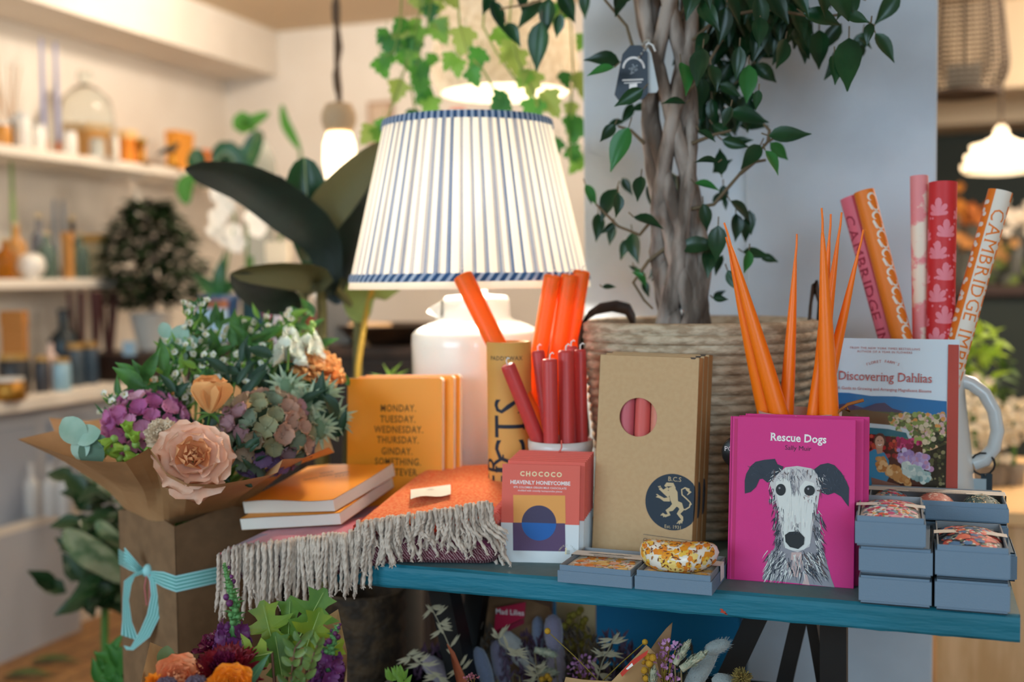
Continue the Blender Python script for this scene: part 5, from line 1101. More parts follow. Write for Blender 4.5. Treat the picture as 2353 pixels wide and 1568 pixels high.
# hang tags on the trunk
P = py_(1475, 110, Yb_-.06); ht = thing('plant_tag', 'navy plant label with a white card tied to the fig trunk', 'tag', tuple(P))
def card(pts, Y, m, nm, rim=None):
    b = MB(); q = [py_(x, y, Y) for x, y in pts]; n = len(q); b.add(q+[p+Vector((0, .0012, 0)) for p in q], [tuple(range(n)), tuple(range(n, 2*n))[::-1]]+[(i, n+i, n+(i+1) % n, (i+1) % n) for i in range(n)], m); return b
b = card(((1430, 125), (1448, 104), (1472, 104), (1488, 120), (1489, 215), (1478, 228), (1422, 232), (1412, 218)), Yb_-.065, G('#1f2c3c', .4), 'x')
Yq = Yb_-.0655
for i in range(22):
    a = PI*(1.05+.9*i/21); x, y = 1456+24*math.cos(a), 158+26*math.sin(a); q = [py_(x+dx, y+dy, Yq) for dx, dy in ((-2, -2), (2, -2), (2, 3), (-2, 3))]; b.add(q, [(0, 1, 2, 3)], txw)
for i in range(26):
    a = rn.uniform(0, 6.3); r_ = rn.uniform(0, 14); x, y = 1456+r_*math.cos(a), 158+r_*math.sin(a); q = [py_(x+dx, y+dy, Yq) for dx, dy in ((-1.6, -1), (2, -1.6), (1.6, 2), (-1.6, 1))]; b.add(q, [(0, 1, 2, 3)], mat('tag_grey', '#9aa3ac'))
for x0, x1, y, h, m in ((1430, 1478, 183, 3, txw), (1434, 1474, 190, 2, txw), (1446, 1464, 193, 14, txw), (1440, 1470, 210, 2, txw), (1436, 1472, 222, 2, txw), (1440, 1468, 226, 1.5, txw)):
    b.add([py_(x, yy, Yq) for x, yy in ((x0, y), (x1, y-2), (x1, y+h-2), (x0, y+h))], [(0, 1, 2, 3)], m)
b.build('printed_card', ht, world=True)
card(((1488, 108), (1496, 122), (1513, 205), (1508, 213), (1484, 214), (1480, 130)), Yb_-.06, G('#c3c8cc', .6), 'x').build('white_card', ht, world=True)
b = MB()
for k in range(16):
    a = k/15; p = py_(1468+26*math.sin(a*PI*1.2)*(1-.2*a), 132-40*math.sin(a*PI), Yb_-.068+.03*a); b.sphere(p, .0022, G('#b9b9b4', .3, metal=.8), n=6, k=4)
b.tube([py_(x, y, Yb_-.062) for x, y in ((1484, 104), (1490, 98), (1500, 104), (1506, 118))], .0014, G('#e9e9ea'), n=5); b.build('bead_chain', ht, world=True)
# ================================================================ kraft flower box, paper wrap and its flowers
A_ = 65; e1 = Vector((math.cos(math.radians(A_)), math.sin(math.radians(A_)), 0)); e2 = Vector((-e1.y, e1.x, 0)); SB = .18
cor = Vector((-1.155, .045, 0)); ax_ = cor+(e1+e2)*SB/2
zbt = pd(405, 1212, dep(cor+Vector((0, 0, .8)))).z; zb0 = .44
stl = thing('wooden_stool', 'low wooden stool carrying the kraft flower box', 'stool', (ax_.x, ax_.y, 0), A_)
wood = mat('dark_wood', '#4a3220', .6, var='#33210f', vs=14, stretch=(1, 6, 1))
MB().box(-.13, .13, -.13, .13, zb0-.03, zb0, wood).build('seat', stl, .004)
for x in (-.1, .1):
    for y in (-.1, .1): MB().box(x-.017, x+.017, y-.017, y+.017, 0, zb0-.03, wood).build('leg', stl)
kp = mat('brown_kraft', '#856547', .8, var='#7a5c40', vs=30, bump=.05, bs=500)
fb = thing('flower_box', 'brown kraft flower box tied with a turquoise striped ribbon, left of the bench', 'flower box', tuple(cor+Vector((0, 0, zb0))), A_)
hb = zbt-zb0; b = MB()
for p in (((0, 0), (SB, 0)), ((SB, 0), (SB, SB)), ((SB, SB), (0, SB)), ((0, SB), (0, 0))):
    (x0, y0), (x1, y1) = p; xm, ym = (x0+x1)/2, (y0+y1)/2; b.add([(x0, y0, 0), (x1, y1, 0), (x1, y1, hb), (xm, ym, hb+.018), (x0, y0, hb)], [(0, 1, 2, 3, 4)], kp)
b.add([(0, 0, .001), (SB, 0, .001), (SB, SB, .001), (0, SB, .001)], [(0, 3, 2, 1)], kp); o = b.build('carton', fb)
d = o.modifiers.new('thick', 'SOLIDIFY'); d.thickness = .0015
# ribbon band, bow and tails
rib = mat('turquoise_ribbon', '#9fd6d8', .6); ribd = mat('ribbon_green_stripe', '#4f9a92', .6)
def ribbon(rows, nm, par, nst=9):
    """rows: list of (edge a, edge b) points; striped across"""
    b = MB()
    for k in range(nst):
        s0, s1 = k/nst, (k+1)/nst; b.grid([[a.lerp(c, s0), a.lerp(c, s1)] for a, c in rows], rib if k % 2 == 0 else ribd)
    return b.build(nm, par, world=True)
zr0, zr1 = pd(405, 1345, dep(cor)).z, pd(405, 1308, dep(cor)).z; g_ = .0012
P = lambda x, y, z: cor-(e1+e2)*g_+e1*(x)+e2*(y)+Vector((0, 0, z))
S2 = SB+2*g_
kn = P(0, S2*.50, (zr0+zr1)/2)
rows = [(P(0, S2*.46, zr1-.008), P(0, S2*.46, zr0+.008)), (P(0, S2*.36, zr1-.004), P(0, S2*.36, zr0+.003)), (P(0, S2*.2, zr1), P(0, S2*.2, zr0)), (P(0, 0, zr1), P(0, 0, zr0)), (P(S2*.5, 0, zr1), P(S2*.5, 0, zr0)), (P(S2, 0, zr1), P(S2, 0, zr0)), (P(S2, S2, zr1), P(S2, S2, zr0)), (P(0, S2, zr1+.012), P(0, S2, zr0+.012)), (P(0, S2*.8, zr1+.006), P(0, S2*.8, zr0+.008)), (P(0, S2*.54, zr1-.008), P(0, S2*.54, zr0+.008))]
rbn = thing('ribbon_bow', 'turquoise striped ribbon knotted on the kraft flower box with hanging tails', 'ribbon', tuple(kn))
ribbon(rows, 'band', rbn)
dk0 = dep(kn)-.006; Q = lambda x, y, o=0: pd(x, y, dk0-o)
MB().sphere(Q(340, 1312), .0105, rib, n=12, k=8, sc=(.8, .8, 1)).build('knot', rbn, world=True)
ribbon([(Q(332, 1318, .002), Q(336, 1306, .002)), (Q(310, 1326, .012), Q(308, 1318, .012)), (Q(302, 1344, .015), Q(285, 1336, .016)), (Q(296, 1380, .01), Q(282, 1376, .014)), (Q(303, 1430, .01), Q(281, 1426, .012)), (Q(320, 1474, .008), Q(278, 1460, .01))], 'tail', rbn)
ribbon([(Q(338, 1322, .004), Q(350, 1316, .003)), (Q(344, 1335, .012), Q(368, 1330, .01)), (Q(347, 1368, .016), Q(375, 1372, .012)), (Q(338, 1412, .014), Q(368, 1416, .014)), (Q(322, 1450, .012), Q(344, 1464, .014)), (Q(300, 1488, .01), Q(306, 1495, .012)), (Q(284, 1484, .008), Q(290, 1494, .01))], 'tail', rbn)
ribbon([(P(0, S2*.54, zr1-.006), P(0, S2*.54, zr0+.006)), (Q(322, 1300, .01), Q(310, 1308, .01)), (Q(298, 1272, .012), Q(288, 1290, .012)), (Q(286, 1258, .004), Q(285, 1296, .004))], 'loop', rbn)
b = MB()
for dx in (-3, 3): b.tube([Q(341+dx, 1318, .004), Q(338+dx*2, 1350, .01), Q(340+dx, 1392, .008)], .0011, G('#c96a6e'), n=5)
b.build('coral_cord', rbn, world=True)
# kraft wrap
wrapm = mat('kraft_wrap', '#bd9367', .8, var='#b0875c', vs=12, bump=.12, bs=25, tl=.08)
wp = thing('kraft_wrap', 'flared kraft paper wrap around the bouquet in the flower box', 'paper', tuple(ax_+Vector((0, 0, zbt))))
rim = [(40, 1010, 1.72), (110, 1033, 1.62), (180, 1058, 1.56), (250, 1062, 1.52), (288, 1062, 1.5), (318, 1045, 1.49), (343, 1030, 1.49), (360, 1052, 1.49), (380, 1085, 1.49), (430, 1112, 1.49), (500, 1114, 1.49), (560, 1104, 1.5), (620, 1092, 1.52), (638, 1086, 1.53), (650, 1056, 1.55), (700, 1052, 1.58), (755, 1028, 1.64), (768, 1040, 1.72), (740, 960, 1.9), (650, 900, 2.02), (520, 880, 2.05), (380, 900, 2.02), (262, 958, 1.96), (200, 968, 1.93), (112, 960, 1.86), (125, 990, 1.80)]
N_ = len(rim); rows = []; nst = 12
bc = [(x, y) for x, y in ((285, 1168), (288, 1170), (300, 1176), (320, 1185), (340, 1195), (360, 1203), (375, 1207), (388, 1206), (400, 1203), (420, 1199), (440, 1196), (465, 1192), (500, 1184), (530, 1176), (548, 1170), (560, 1166), (580, 1160))]
bot = []
for k in range(N_):
    if k < len(bc): x, y = bc[k]; d0 = dep(cor)-.012+abs(x-380)*.0006*(1 if x < 380 else .8); bot.append(pd(x, y, d0))
    else: s = (k-len(bc)+1)/(N_-len(bc)+1); a = math.radians(20+190*s); bot.append(Vector((ax_.x+.075*math.cos(a), ax_.y+.075*math.sin(a), zbt+.02)))
for i in range(nst+1):
    t = i/nst; r = []
    for k in range(N_):
        p = bot[k].lerp(pd(*rim[k]), t); ax2 = Vector((ax_.x, ax_.y, p.z)); o = (p-ax2).normalized()
        r.append(p+o*(-.018*math.sin(PI*t)+.005*noise.noise((k*.7, t*3, 2))*math.sin(PI*t)))
    rows.append(r)
b = MB(); b.grid(rows, wrapm, smooth=False, close=True); o = b.build('paper_sheet', wp, world=True); d = o.modifiers.new('s', 'SUBSURF'); d.levels = d.render_levels = 1; d.subdivision_type = 'SIMPLE'
# ---- flower makers
bu = pd(590, 1640, 1.30); bu0 = Vector((bu.x, bu.y, 0))
stemm = mat('flower_stem', '#4d7a35', .6); lfm = mat('bouquet_leaf', '#4f8238', .5, var='#35602b', vs=25, tl=.15); lfl = mat('bright_leaf', '#80ab42', .5, tl=.2); lfd = mat('deep_leaf', '#20402a', .5)
foot = Vector((ax_.x, ax_.y, zb0+.012))
def stem(t, c, ft=None, r=.0022, m=None):
    ft = ft or foot+Vector((U(-.05, .05), U(-.05, .05), U(0, .0))); zm = zbt+.008 if ft.z > .3 else .50; q0 = ax_ if ft.z > .3 else bu0; mid = Vector((q0.x+(ft.x-q0.x)*.7+(c.x-q0.x)*.06, q0.y+(ft.y-q0.y)*.7+(c.y-q0.y)*.06, zm))
    if (c-ft).length < .02: return
    MB().tube([ft, ft.lerp(mid, .5), mid, mid.lerp(c, .5)+Vector((0, 0, .008)), c], r, m or stemm, n=6).build('stem', t, world=True)
def petal(b, M_, L_, w, m, cup=.3, curl=.2, n=5, tipw=.75, ruf=0):
    rows = []
    for i in range(n+1):
        t = i/n; ww = w*.5*((.22+.78*(t/.6)**.75) if t < .6 else max(.06, math.sqrt(max(0, 1-((t-.6)/.405)**2))))
        r = []
        for j in range(5):
            s = -1+j/2; z = cup*L_*(t*t*.5)+cup*w*.5*(s*s)*(.4+t*.5)-curl*L_*max(0, t-.55)**2*3+ruf*L_*math.sin(j*2.1+t*5)*t
            r.append((ww*s, L_*t*(1-.10*s*s*(t == 1)), z))
        rows.append(r)
    b.grid(rows, m, M_)
def rose(nm, c, axis, R_, m, mc, label, group=None, opening=1.0, cat='flower', ft=None, n=30, sep=True, tall=1):
    t = thing(nm, label, cat, tuple(c), 0, group); b = MB(); B = frame(axis, UPV, c); B = B @ R(90, 'X').inverted() if False else frame(Vector(axis).orthogonal(), axis, c)
    rn = random.Random(hash(label) % 999)
    for i in range(n):
        s = (i+.5)/n; a = i*137.5; tilt = 84-(70*opening)*s**.8-6*rn.random(); L_ = R_*(.40+.62*s); w = R_*(.42+1.12*s)
        rad = R_*(.03+.20*s*opening)
        Mx = B @ Matrix.Diagonal((1, 1, tall, 1)) @ R(a) @ T(0, rad, -R_*.30*s*opening-R_*.05) @ R(tilt, 'X')
        petal(b, Mx, L_, w, mc if s < .45 else m, cup=.36-.12*s, curl=.08+.32*s*s*opening, ruf=.006, n=7)
    bl_ = b.build('bloom', t, world=True)
    if sep:
        b = MB()
        for k in range(5): leafmesh(b, c-Vector(axis)*R_*.3, c-Vector(axis)*R_*.3+(B @ R(k*72)).to_3x3() @ Vector((0, R_*.7, -R_*.15)), axis, R_*.22, stemm)
        b.build('sepals', bl_, world=True)
    stem(t, c-Vector(axis)*R_*.3, ft); return t
tocam = lambda c, up=.5, side=0: ((CAM-c).normalized()+UPV*up+RGT*side).normalized()
def ball(nm, c, R_, cols, label, fl_r, n, group=None, depthsc=.85, core=None, petals=4, ft=None, up=.3, cat='flower'):
    t = thing(nm, label, cat, tuple(c), 0, group); b = MB(); rn = random.Random(len(label)*7+3)
    for i in range(n):
        z = 1-2*(i+.5)/n; r = math.sqrt(1-z*z); a = i*2.39996; d = Vector((r*math.cos(a), r*math.sin(a), z*depthsc))
        if d.dot((CAM-c).normalized()) < -.35: continue
        p = c+d*R_*rn.uniform(.93, 1.04); B = frame(d.orthogonal(), d+Vector((rn.uniform(-.3, .3), rn.uniform(-.3, .3), rn.uniform(-.2, .3))), p); B = B @ R(rn.uniform(0, 90))
        m = cols(d, rn); f = fl_r*rn.uniform(.8, 1.15)
        for k in range(petals): petal(b, B @ R(k*360/petals+rn.uniform(-8, 8)) @ T(0, f*.06, 0) @ R(rn.uniform(5, 35), 'X'), f, f*1.15, m, cup=.42, curl=.12, n=4, tipw=.8, ruf=.03)
        b.sphere(p+d*f*.1, f*.13, core or m, n=6, k=4)
    b.build('florets', t, world=True)
    MB().sphere(c, R_*.82, lfd, n=14, k=9, sc=(1, 1, depthsc)).build('flower_core', t, world=True)
    stem(t, c-UPV*R_*.5, ft, .003); return t
peach = mat('peach_petal', '#fac4a6', .6, var='#fbd6bf', vs=40, tl=.2); peachd = mat('apricot_petal', '#f3ad78', .6, tl=.2); apr = mat('orange_peach_petal', '#f8ba78', .6, tl=.25); cremp = mat('cream_petal', '#f1dcc0', .6, tl=.25); whp = mat('white_petal', '#eef0e2', .6, tl=.25)
c = pd(445, 1052, 1.53); rose('garden_rose', c, tocam(c, .35, .02), .050, peach, peachd, 'fully open peach garden rose at the front of the kraft wrapped bouquet', n=25)
c = pd(484, 935, 1.62); rose('rose_bud', c, (UPV*1+RGT*.12-FWD*.25).normalized(), .040, apr, apr, 'half open apricot rose bud above the peach rose in the bouquet', opening=.34, n=16, tall=1.5)
hg = [mat('hydrangea_'+h, h, .7, tl=.15) for h in ('#8f8e6c', '#a08a72', '#80686f', '#7a5c84', '#b08a78', '#74806a', '#a57c82')]
ball('hydrangea', pd(610, 998, 1.66), .064, lambda d, rn: rn.choice(hg[:2]+[hg[4], hg[5], hg[6]]) if d.z > -.25 else rn.choice([hg[3], hg[2], hg[3], hg[5]]), 'large antique hydrangea in sage and mauve right of the peach rose', .017, 90)
hp_ = [mat('pinkhyd_'+h, h, .7, tl=.2) for h in ('#d98fb4', '#c873a4', '#e6b0c4', '#bb629a')]
ball('hydrangea', pd(338, 985, 1.70), .056, lambda d, rn: rn.choice(hp_), 'magenta pink hydrangea at the left of the bouquet', .016, 70)
def mum(nm, c, R_, m, label, axis=None, layers=6, per=14, group=None, ft=None, w=.34, m2=None):
    t = thing(nm, label, 'flower', tuple(c), 0, group); b = MB(); ax = axis or tocam(c, .7); B = frame(Vector(ax).orthogonal(), ax, c)
    for l in range(layers):
        s = (l+.5)/layers
        for k in range(per):
            petal(b, B @ R(k*360/per+l*13+U(-5, 5)) @ T(0, R_*.06, R_*.12*(1-s)) @ R(80-82*s+U(-7, 7), 'X'), R_*(.55+.45*s)*U(.9, 1.06), R_*w*U(.8, 1.1), (m2 if m2 and s < .35 else m), cup=.3, curl=.15, n=5, ruf=.10 if w >= .5 else .02)
    b.build('petals', t, world=True); stem(t, c-Vector(ax)*R_*.2, ft); return t
mum('carnation', pd(722, 858, 1.82), .052, apr, 'apricot ruffled carnation at the right back of the bouquet', per=15, w=.75, axis=(UPV*.9+RGT*.5-FWD*.4))
mum('carnation', pd(352, 912, 1.80), .034, apr, 'apricot carnation behind the magenta pink hydrangea', per=14, w=.5)
mum('carnation', pd(372, 1002, 1.6), .028, cremp, 'cream carnation between pink hydrangea and peach rose', per=12, w=.55)
def spike(nm, base, tip, R_, m, mb, label, n=9, group=None, ft=None, big=1.0, gtip=.35):
    t = thing(nm, label, 'flower', tuple(base), 0, group); b = MB(); d = tip-base; g = MB(); rn = random.Random(len(label))
    for i in range(n*3):
        s = (i+.5)/(n*3); p = base+d*s; a = i*2.4; o = (RGT*math.cos(a)-FWD*math.sin(a)).normalized(); sz = R_*(1.15-.85*s)*big
        ax = (o*.9+d.normalized()*.5).normalized(); B = frame(ax.orthogonal(), ax, p+o*sz*.3)
        if s < 1-gtip:
            for k in range(5): petal(b, B @ R(k*72+rn.uniform(-12, 12)) @ R(38+rn.uniform(-14, 14), 'X'), sz, sz*.9, m, cup=.4, curl=.3, n=4)
        else: g.sphere(p+o*sz*.4, sz*.42, mb, n=7, k=5, sc=(1, 1, 1.3))
    b.build('florets', t, world=True); g.build('green_buds', t, world=True); MB().tube([base-d*.15, tip], .0022, mb, n=6).build('flower_axis', t, world=True); stem(t, base-d*.1, ft); return t
bud = mat('green_bud', '#8fb25a', .5, tl=.15)
spike('snapdragon', pd(662, 838, 1.78), pd(668, 745, 1.82), .024, whp, bud, 'white snapdragon spike left of the other at the top of the bouquet', n=5, gtip=.15)
spike('snapdragon', pd(708, 830, 1.80), pd(718, 738, 1.84), .022, whp, bud, 'white snapdragon spike with green tip, right of its twin', n=5, gtip=.4)
# bells of green at the left edge
for i, (x, y) in enumerate(((262, 1015), (290, 1038), (275, 1060), (312, 1028), (340, 1042), (250, 1042), (318, 1058), (365, 1026), (296, 1005))):
    c = pd(x, y-6, 1.60+.01*(i % 3)); t = thing('green_bellflower', 'lime green bud at the front left of the bouquet, by the paper edge', 'flower', tuple(c), 0, 'lime green buds'); b = MB(); ax = (imdir(150+40*(i % 5))*1-FWD*.5).normalized(); B = frame(ax.orthogonal(), ax, c)
    for k in range(4): petal(b, B @ R(k*90) @ T(0, .002, 0) @ R(62, 'X'), .021, .014, mat('lime_petal', '#9cbf4a', .5, tl=.2), cup=.5, curl=.25, n=4)
    b.sphere(c, .006, bud, n=7, k=5); b.build('bud', t, world=True); stem(t, c, None, .0016)
# eucalyptus
euc = mat('eucalyptus_leaf', '#8fb3a0', .6, var='#a9c4b4', vs=18, tl=.12); eucd = mat('eucalyptus_underside', '#54705c', .6)
t = thing('eucalyptus_sprig', 'grey green eucalyptus sprig at the left edge of the bouquet', 'foliage', tuple(pd(190, 1020, 1.6))); b = MB()
rnd = lambda t: math.sin(PI*min(1, t*.98+.01))**.55
for x, y, a, L_, m in ((170, 990, -130, 74, euc), (202, 1002, -20, 62, euc), (188, 1030, 110, 56, euc), (212, 1040, 60, 70, eucd), (228, 1015, 20, 40, eucd)):
    c = pd(x, y, 1.6); d = imdir(a); s = L_/F*1.6; leafmesh(b, c-d*s*.5, c+d*s*.5, -FWD+UPV*.3, s*.82, m, None, .1, .12, shape=rnd)
b.build('foliage', t, world=True); stem(t, pd(205, 1015, 1.6), None, .002)
t = thing('eucalyptus_sprig', 'pale eucalyptus sprig at the upper left of the white filler flowers', 'foliage', tuple(pd(410, 800, 1.8))); b = MB()
for x, y, a, L_ in ((415, 775, -70, 60), (395, 800, -150, 56), (432, 790, -20, 50), (405, 830, 150, 60), (380, 760, -110, 40)):
    c = pd(x, y, 1.8); d = imdir(a); s = L_/F*1.8; leafmesh(b, c-d*s*.5, c+d*s*.5, -FWD+UPV*.3, s*.8, euc, None, .1, .12, shape=rnd)
b.build('foliage', t, world=True); stem(t, pd(408, 840, 1.8), None, .002)
# white wax flower sprays, each a sprig
tinyw = mat('waxflower_petal', '#f0efe2', .6, tl=.2); tinyc = mat('waxflower_eye', '#b9b45a', .6)
WX = [(450, 715, 1.8, 'tallest white waxflower sprig at the back of the bouquet'), (395, 800, 1.78, 'white waxflower sprig over the pale eucalyptus'), (440, 790, 1.82, 'white waxflower sprig left of the bouquet centre'), (500, 790, 1.85, 'white waxflower sprig behind the apricot rose bud'), (545, 780, 1.86, 'white waxflower sprig at the bouquet centre top'), (585, 760, 1.88, 'white waxflower sprig left of the snapdragons'), (640, 735, 1.9, 'white waxflower sprig behind the snapdragons'), (470, 835, 1.76, 'white waxflower sprig above the rose bud'), (560, 840, 1.78, 'white waxflower sprig above the antique hydrangea'), (385, 870, 1.76, 'white waxflower sprig above the pink hydrangea'), (410, 900, 1.74, 'white waxflower sprig left of the rose bud'), (262, 930, 1.7, 'white waxflower sprig reaching out at the bouquet left'), (600, 815, 1.8, 'white waxflower sprig below the left snapdragon'), (520, 840, 1.8, 'white waxflower sprig right of the rose bud')]
for i, (x, y, d0, lb) in enumerate(WX):
    rn = random.Random(i+40); t = thing('waxflower_sprig', lb, 'filler flower', tuple(pd(x, y, d0)), 0, 'white waxflower sprigs'); f = MB(); l = MB(); s = MB()
    base = pd(x+rn.uniform(-10, 20), y+70, d0+.01)
    if x < 300: base = pd(330, 1010, 1.68)
    for k in range(11):
        p = pd(x+rn.uniform(-34, 34), y+rn.uniform(-26, 44), d0+rn.uniform(-.03, .03)); s.tube([base, base.lerp(p, .5)+UPV*.006, p], .0009, stemm, n=4)
        ax = tocam(p, rn.uniform(-.2, .9), rn.uniform(-.6, .6)); B = frame(ax.orthogonal(), ax, p)
        for q in range(5): petal(f, B @ R(q*72) @ R(rn.uniform(8, 30), 'X'), rn.uniform(.0058, .0078), .0066, tinyw, cup=.3, curl=.1, n=3)
        f.sphere(p+ax*.0008, .0016, tinyc, n=6, k=4)
        for q in range(4):
            pb = base.lerp(p, rn.uniform(.3, .95)); dd = (imdir(rn.uniform(-150, -30))+FWD*rn.uniform(-.4, .4)).normalized(); leafmesh(l, pb, pb+dd*rn.uniform(.014, .026), -FWD+UPV*.5, rn.uniform(.004, .008), rn.choice((lfm, lfl, lfm)), None, n=4)
    f.build('florets', t, world=True); l.build('foliage', t, world=True); s.build('twigs', t, world=True); stem(t, base, None, .0018)
# greenery
GR = [(320, 900, 1.72, lfm, 95, 'broad green leaves at the left back of the bouquet'), (470, 780, 1.86, lfm, 60, 'green sprig behind the waxflowers left of centre'), (540, 800, 1.84, lfm, 80, 'broad green leaf sprig at the bouquet centre'), (620, 770, 1.9, lfl, 60, 'bright green sprig behind the left snapdragon'), (600, 860, 1.78, lfd, 70, 'deep green sprig over the antique hydrangea'), (540, 880, 1.74, lfd, 70, 'deep green sprig beside the rose bud'), (420, 940, 1.7, lfd, 70, 'deep green sprig between rose bud and pink hydrangea'), (740, 960, 1.72, lfd, 80, 'deep green sprig right of the antique hydrangea'), (540, 1000, 1.7, lfd, 70, 'deep green sprig between peach rose and antique hydrangea'), (545, 1070, 1.58, lfd, 50, 'deep green sprig under the antique hydrangea'), (690, 760, 1.92, lfm, 60, 'green sprig behind the right snapdragon'), (440, 860, 1.78, lfl, 55, 'bright green sprig above the rose bud'), (660, 860, 1.84, lfm, 60, 'green sprig below the snapdragons'), (760, 900, 1.84, lfm, 60, 'green sprig at the right edge of the bouquet')]
for i, (x, y, d0, m, L_, lb) in enumerate(GR):
    rn = random.Random(i+90); c = pd(x, y, d0); t = thing('greenery_sprig', lb, 'foliage', tuple(c), 0, 'bouquet greenery'); b = MB(); base = c-UPV*.05
    for k in range(13):
        p = c+RGT*rn.uniform(-.035, .035)+UPV*rn.uniform(-.035, .03)+FWD*rn.uniform(-.02, .02); a = rn.uniform(-165, -15); dd = (imdir(a)+FWD*rn.uniform(-.3, .3)).normalized(); s = L_/F*d0*rn.uniform(.6, 1); leafmesh(b, p, p+dd*s, -FWD+UPV*.5+RGT*rn.uniform(-.5, .5), s*rn.uniform(.3, .5), m)
    b.build('foliage', t, world=True); stem(t, c, None, .0018)
# spiky sea holly
hol = mat('sea_holly', '#8fa58a', .6, var='#b9c4a4', vs=60); 
for i, (x, y, d0, lb) in enumerate(((660, 890, 1.74, 'silvery sea holly above the antique hydrangea'), (705, 925, 1.72, 'silvery sea holly right above the antique hydrangea'), (745, 905, 1.76, 'silvery sea holly under the right carnation'), (770, 960, 1.74, 'silvery sea holly nearest the standing notebooks'), (735, 985, 1.7, 'silvery sea holly at the right of the antique hydrangea'))):
    rn = random.Random(i+60); c = pd(x, y, d0); t = thing('sea_holly', lb, 'flower', tuple(c), 0, 'sea holly'); b = MB(); MB().sphere(c, .012, mat('sea_holly_cone', '#6f8a6a', .7, bump=.6, bs=300), n=10, k=8, sc=(1, 1, 1.4)).build('cone', t, world=True)
    for k in range(22):
        a = k*2.4; o = (RGT*math.cos(a)+UPV*math.sin(a)*.8-FWD*rn.uniform(-.2, .7)).normalized(); leafmesh(b, c+o*.004, c+o*rn.uniform(.026, .042), -FWD+UPV*.3, .0065, hol, None, .1, n=4)
    b.build('bracts', t, world=True); stem(t, c, None, .002)
# ================================================================ the jewel coloured bouquet in front
bd = .14
bu = pd(590, 1640, 1.30); bu0 = Vector((bu.x, bu.y, 0)); zinc = mat('zinc', '#8a8f92', .35, metal=.8)
bkt = thing('flower_bucket', 'zinc bucket on the floor holding the jewel coloured bouquet', 'bucket', tuple(bu0)); MB().lathe([(.09, 0), (.125, .5), (.128, .505), (.122, .5), (.088, .01), (0, .01)], zinc, n=30, cap=False).build('bucket_body', bkt)
ft2 = lambda: bu0+Vector((U(-.05, .05), U(-.05, .05), .02))
kr2 = mat('fresh_kraft', '#c09a6c', .8, var='#b58f62', vs=20, bump=.08, bs=30, tl=.08)
w2 = thing('kraft_wrap', 'pale kraft paper wrap around the jewel coloured front bouquet', 'paper', tuple(bu0+Vector((0, 0, .45))))
rim2 = [(345, 1476, 1.36), (400, 1500, 1.40), (470, 1522, 1.42), (560, 1520, 1.46), (640, 1500, 1.46), (700, 1450, 1.45), (778, 1400, 1.42), (795, 1500, 1.34), (798, 1580, 1.28), (760, 1640, 1.2), (640, 1690, 1.16), (520, 1690, 1.16), (400, 1660, 1.2), (318, 1580, 1.28)]
N_ = len(rim2); rows = []
for i in range(9):
    t = i/8; r = []
    for k in range(N_):
        q = pd(*rim2[k]); a = math.atan2(q.y-bu0.y, q.x-bu0.x); p0 = bu0+Vector((.085*math.cos(a), .085*math.sin(a), .42)); p = p0.lerp(q, t); o = Vector((math.cos(a), math.sin(a), 0)); r.append(p-o*.012*math.sin(PI*t)+o*.004*noise.noise((k*1.1, t*3, 5)))
    rows.append(r)
MB().grid(rows, kr2, smooth=False, close=True).build('paper_sheet', w2, world=True)
purp = mat('purple_snap', '#5c2350', .5, var='#7c3a7a', vs=60, tl=.15); gsp = mat('snap_green', '#5c8f52', .55)
def snap2(pts, label, n, d0, buds):
    P = [pd(x, y, d0) for x, y in pts]; t = thing('snapdragon', label, 'flower', tuple(P[0]), 0, 'purple snapdragons'); MB().tube(P, [.0042]+[.0036]*(len(P)-2)+[.0018], gsp, n=8).build('flower_axis', t, world=True); g = MB(); f = MB(); rn = random.Random(len(label))
    tot = len(P)-1
    for i in range(n):
        s = i/n*tot; j = min(int(s), tot-1); p = P[j].lerp(P[j+1], s-j); fr_ = i/n; a = i*2.4; o = (RGT*math.cos(a)-FWD*math.sin(a)*.9).normalized(); sz = .0125*(1.12-.85*fr_)
        if fr_ < buds:
            c = p+o*sz*1.0; f.sphere(c-o*sz*.2, sz*.42, purp, n=8, k=6, sc=(1, 1, 1.5)); [petal(f, frame((o+UPV*.2).orthogonal(), o+UPV*.2, c) @ R(q) @ R(28+rn.uniform(-15, 15), 'X'), sz*1.35, sz*1.15, purp, cup=.5, curl=.5, n=5, ruf=.05) for q in (0, 90, 180, 270)]; leafmesh(g, p, c-UPV*sz*.6, -FWD, sz*.7, gsp, None, n=3)
        else:
            dd = (o+UPV*.55).normalized(); leafmesh(g, p, p+dd*sz*1.7, UPV, sz*1.15, gsp, None, .1, .3, n=4); g.sphere(p+dd*sz*.55, sz*.42, gsp, n=6, k=4)
            if rn.random() < .22: f.sphere(p+dd*sz*1.1, sz*.55, purp, n=7, k=5)
    f.build('florets', t, world=True); g.build('green_buds', t, world=True); stem(t, P[0], ft2(), .0034); return t
snap2([(525, 1545), (535, 1470), (540, 1400), (528, 1350), (515, 1296)], 'purple snapdragon with a tall green tip before the throw fringe', 50, 1.35, .36)
snap2([(752, 1620), (752, 1560), (755, 1510), (768, 1465), (776, 1438)], 'purple snapdragon with green tip at the right of the front bouquet', 40, 1.32, .5)
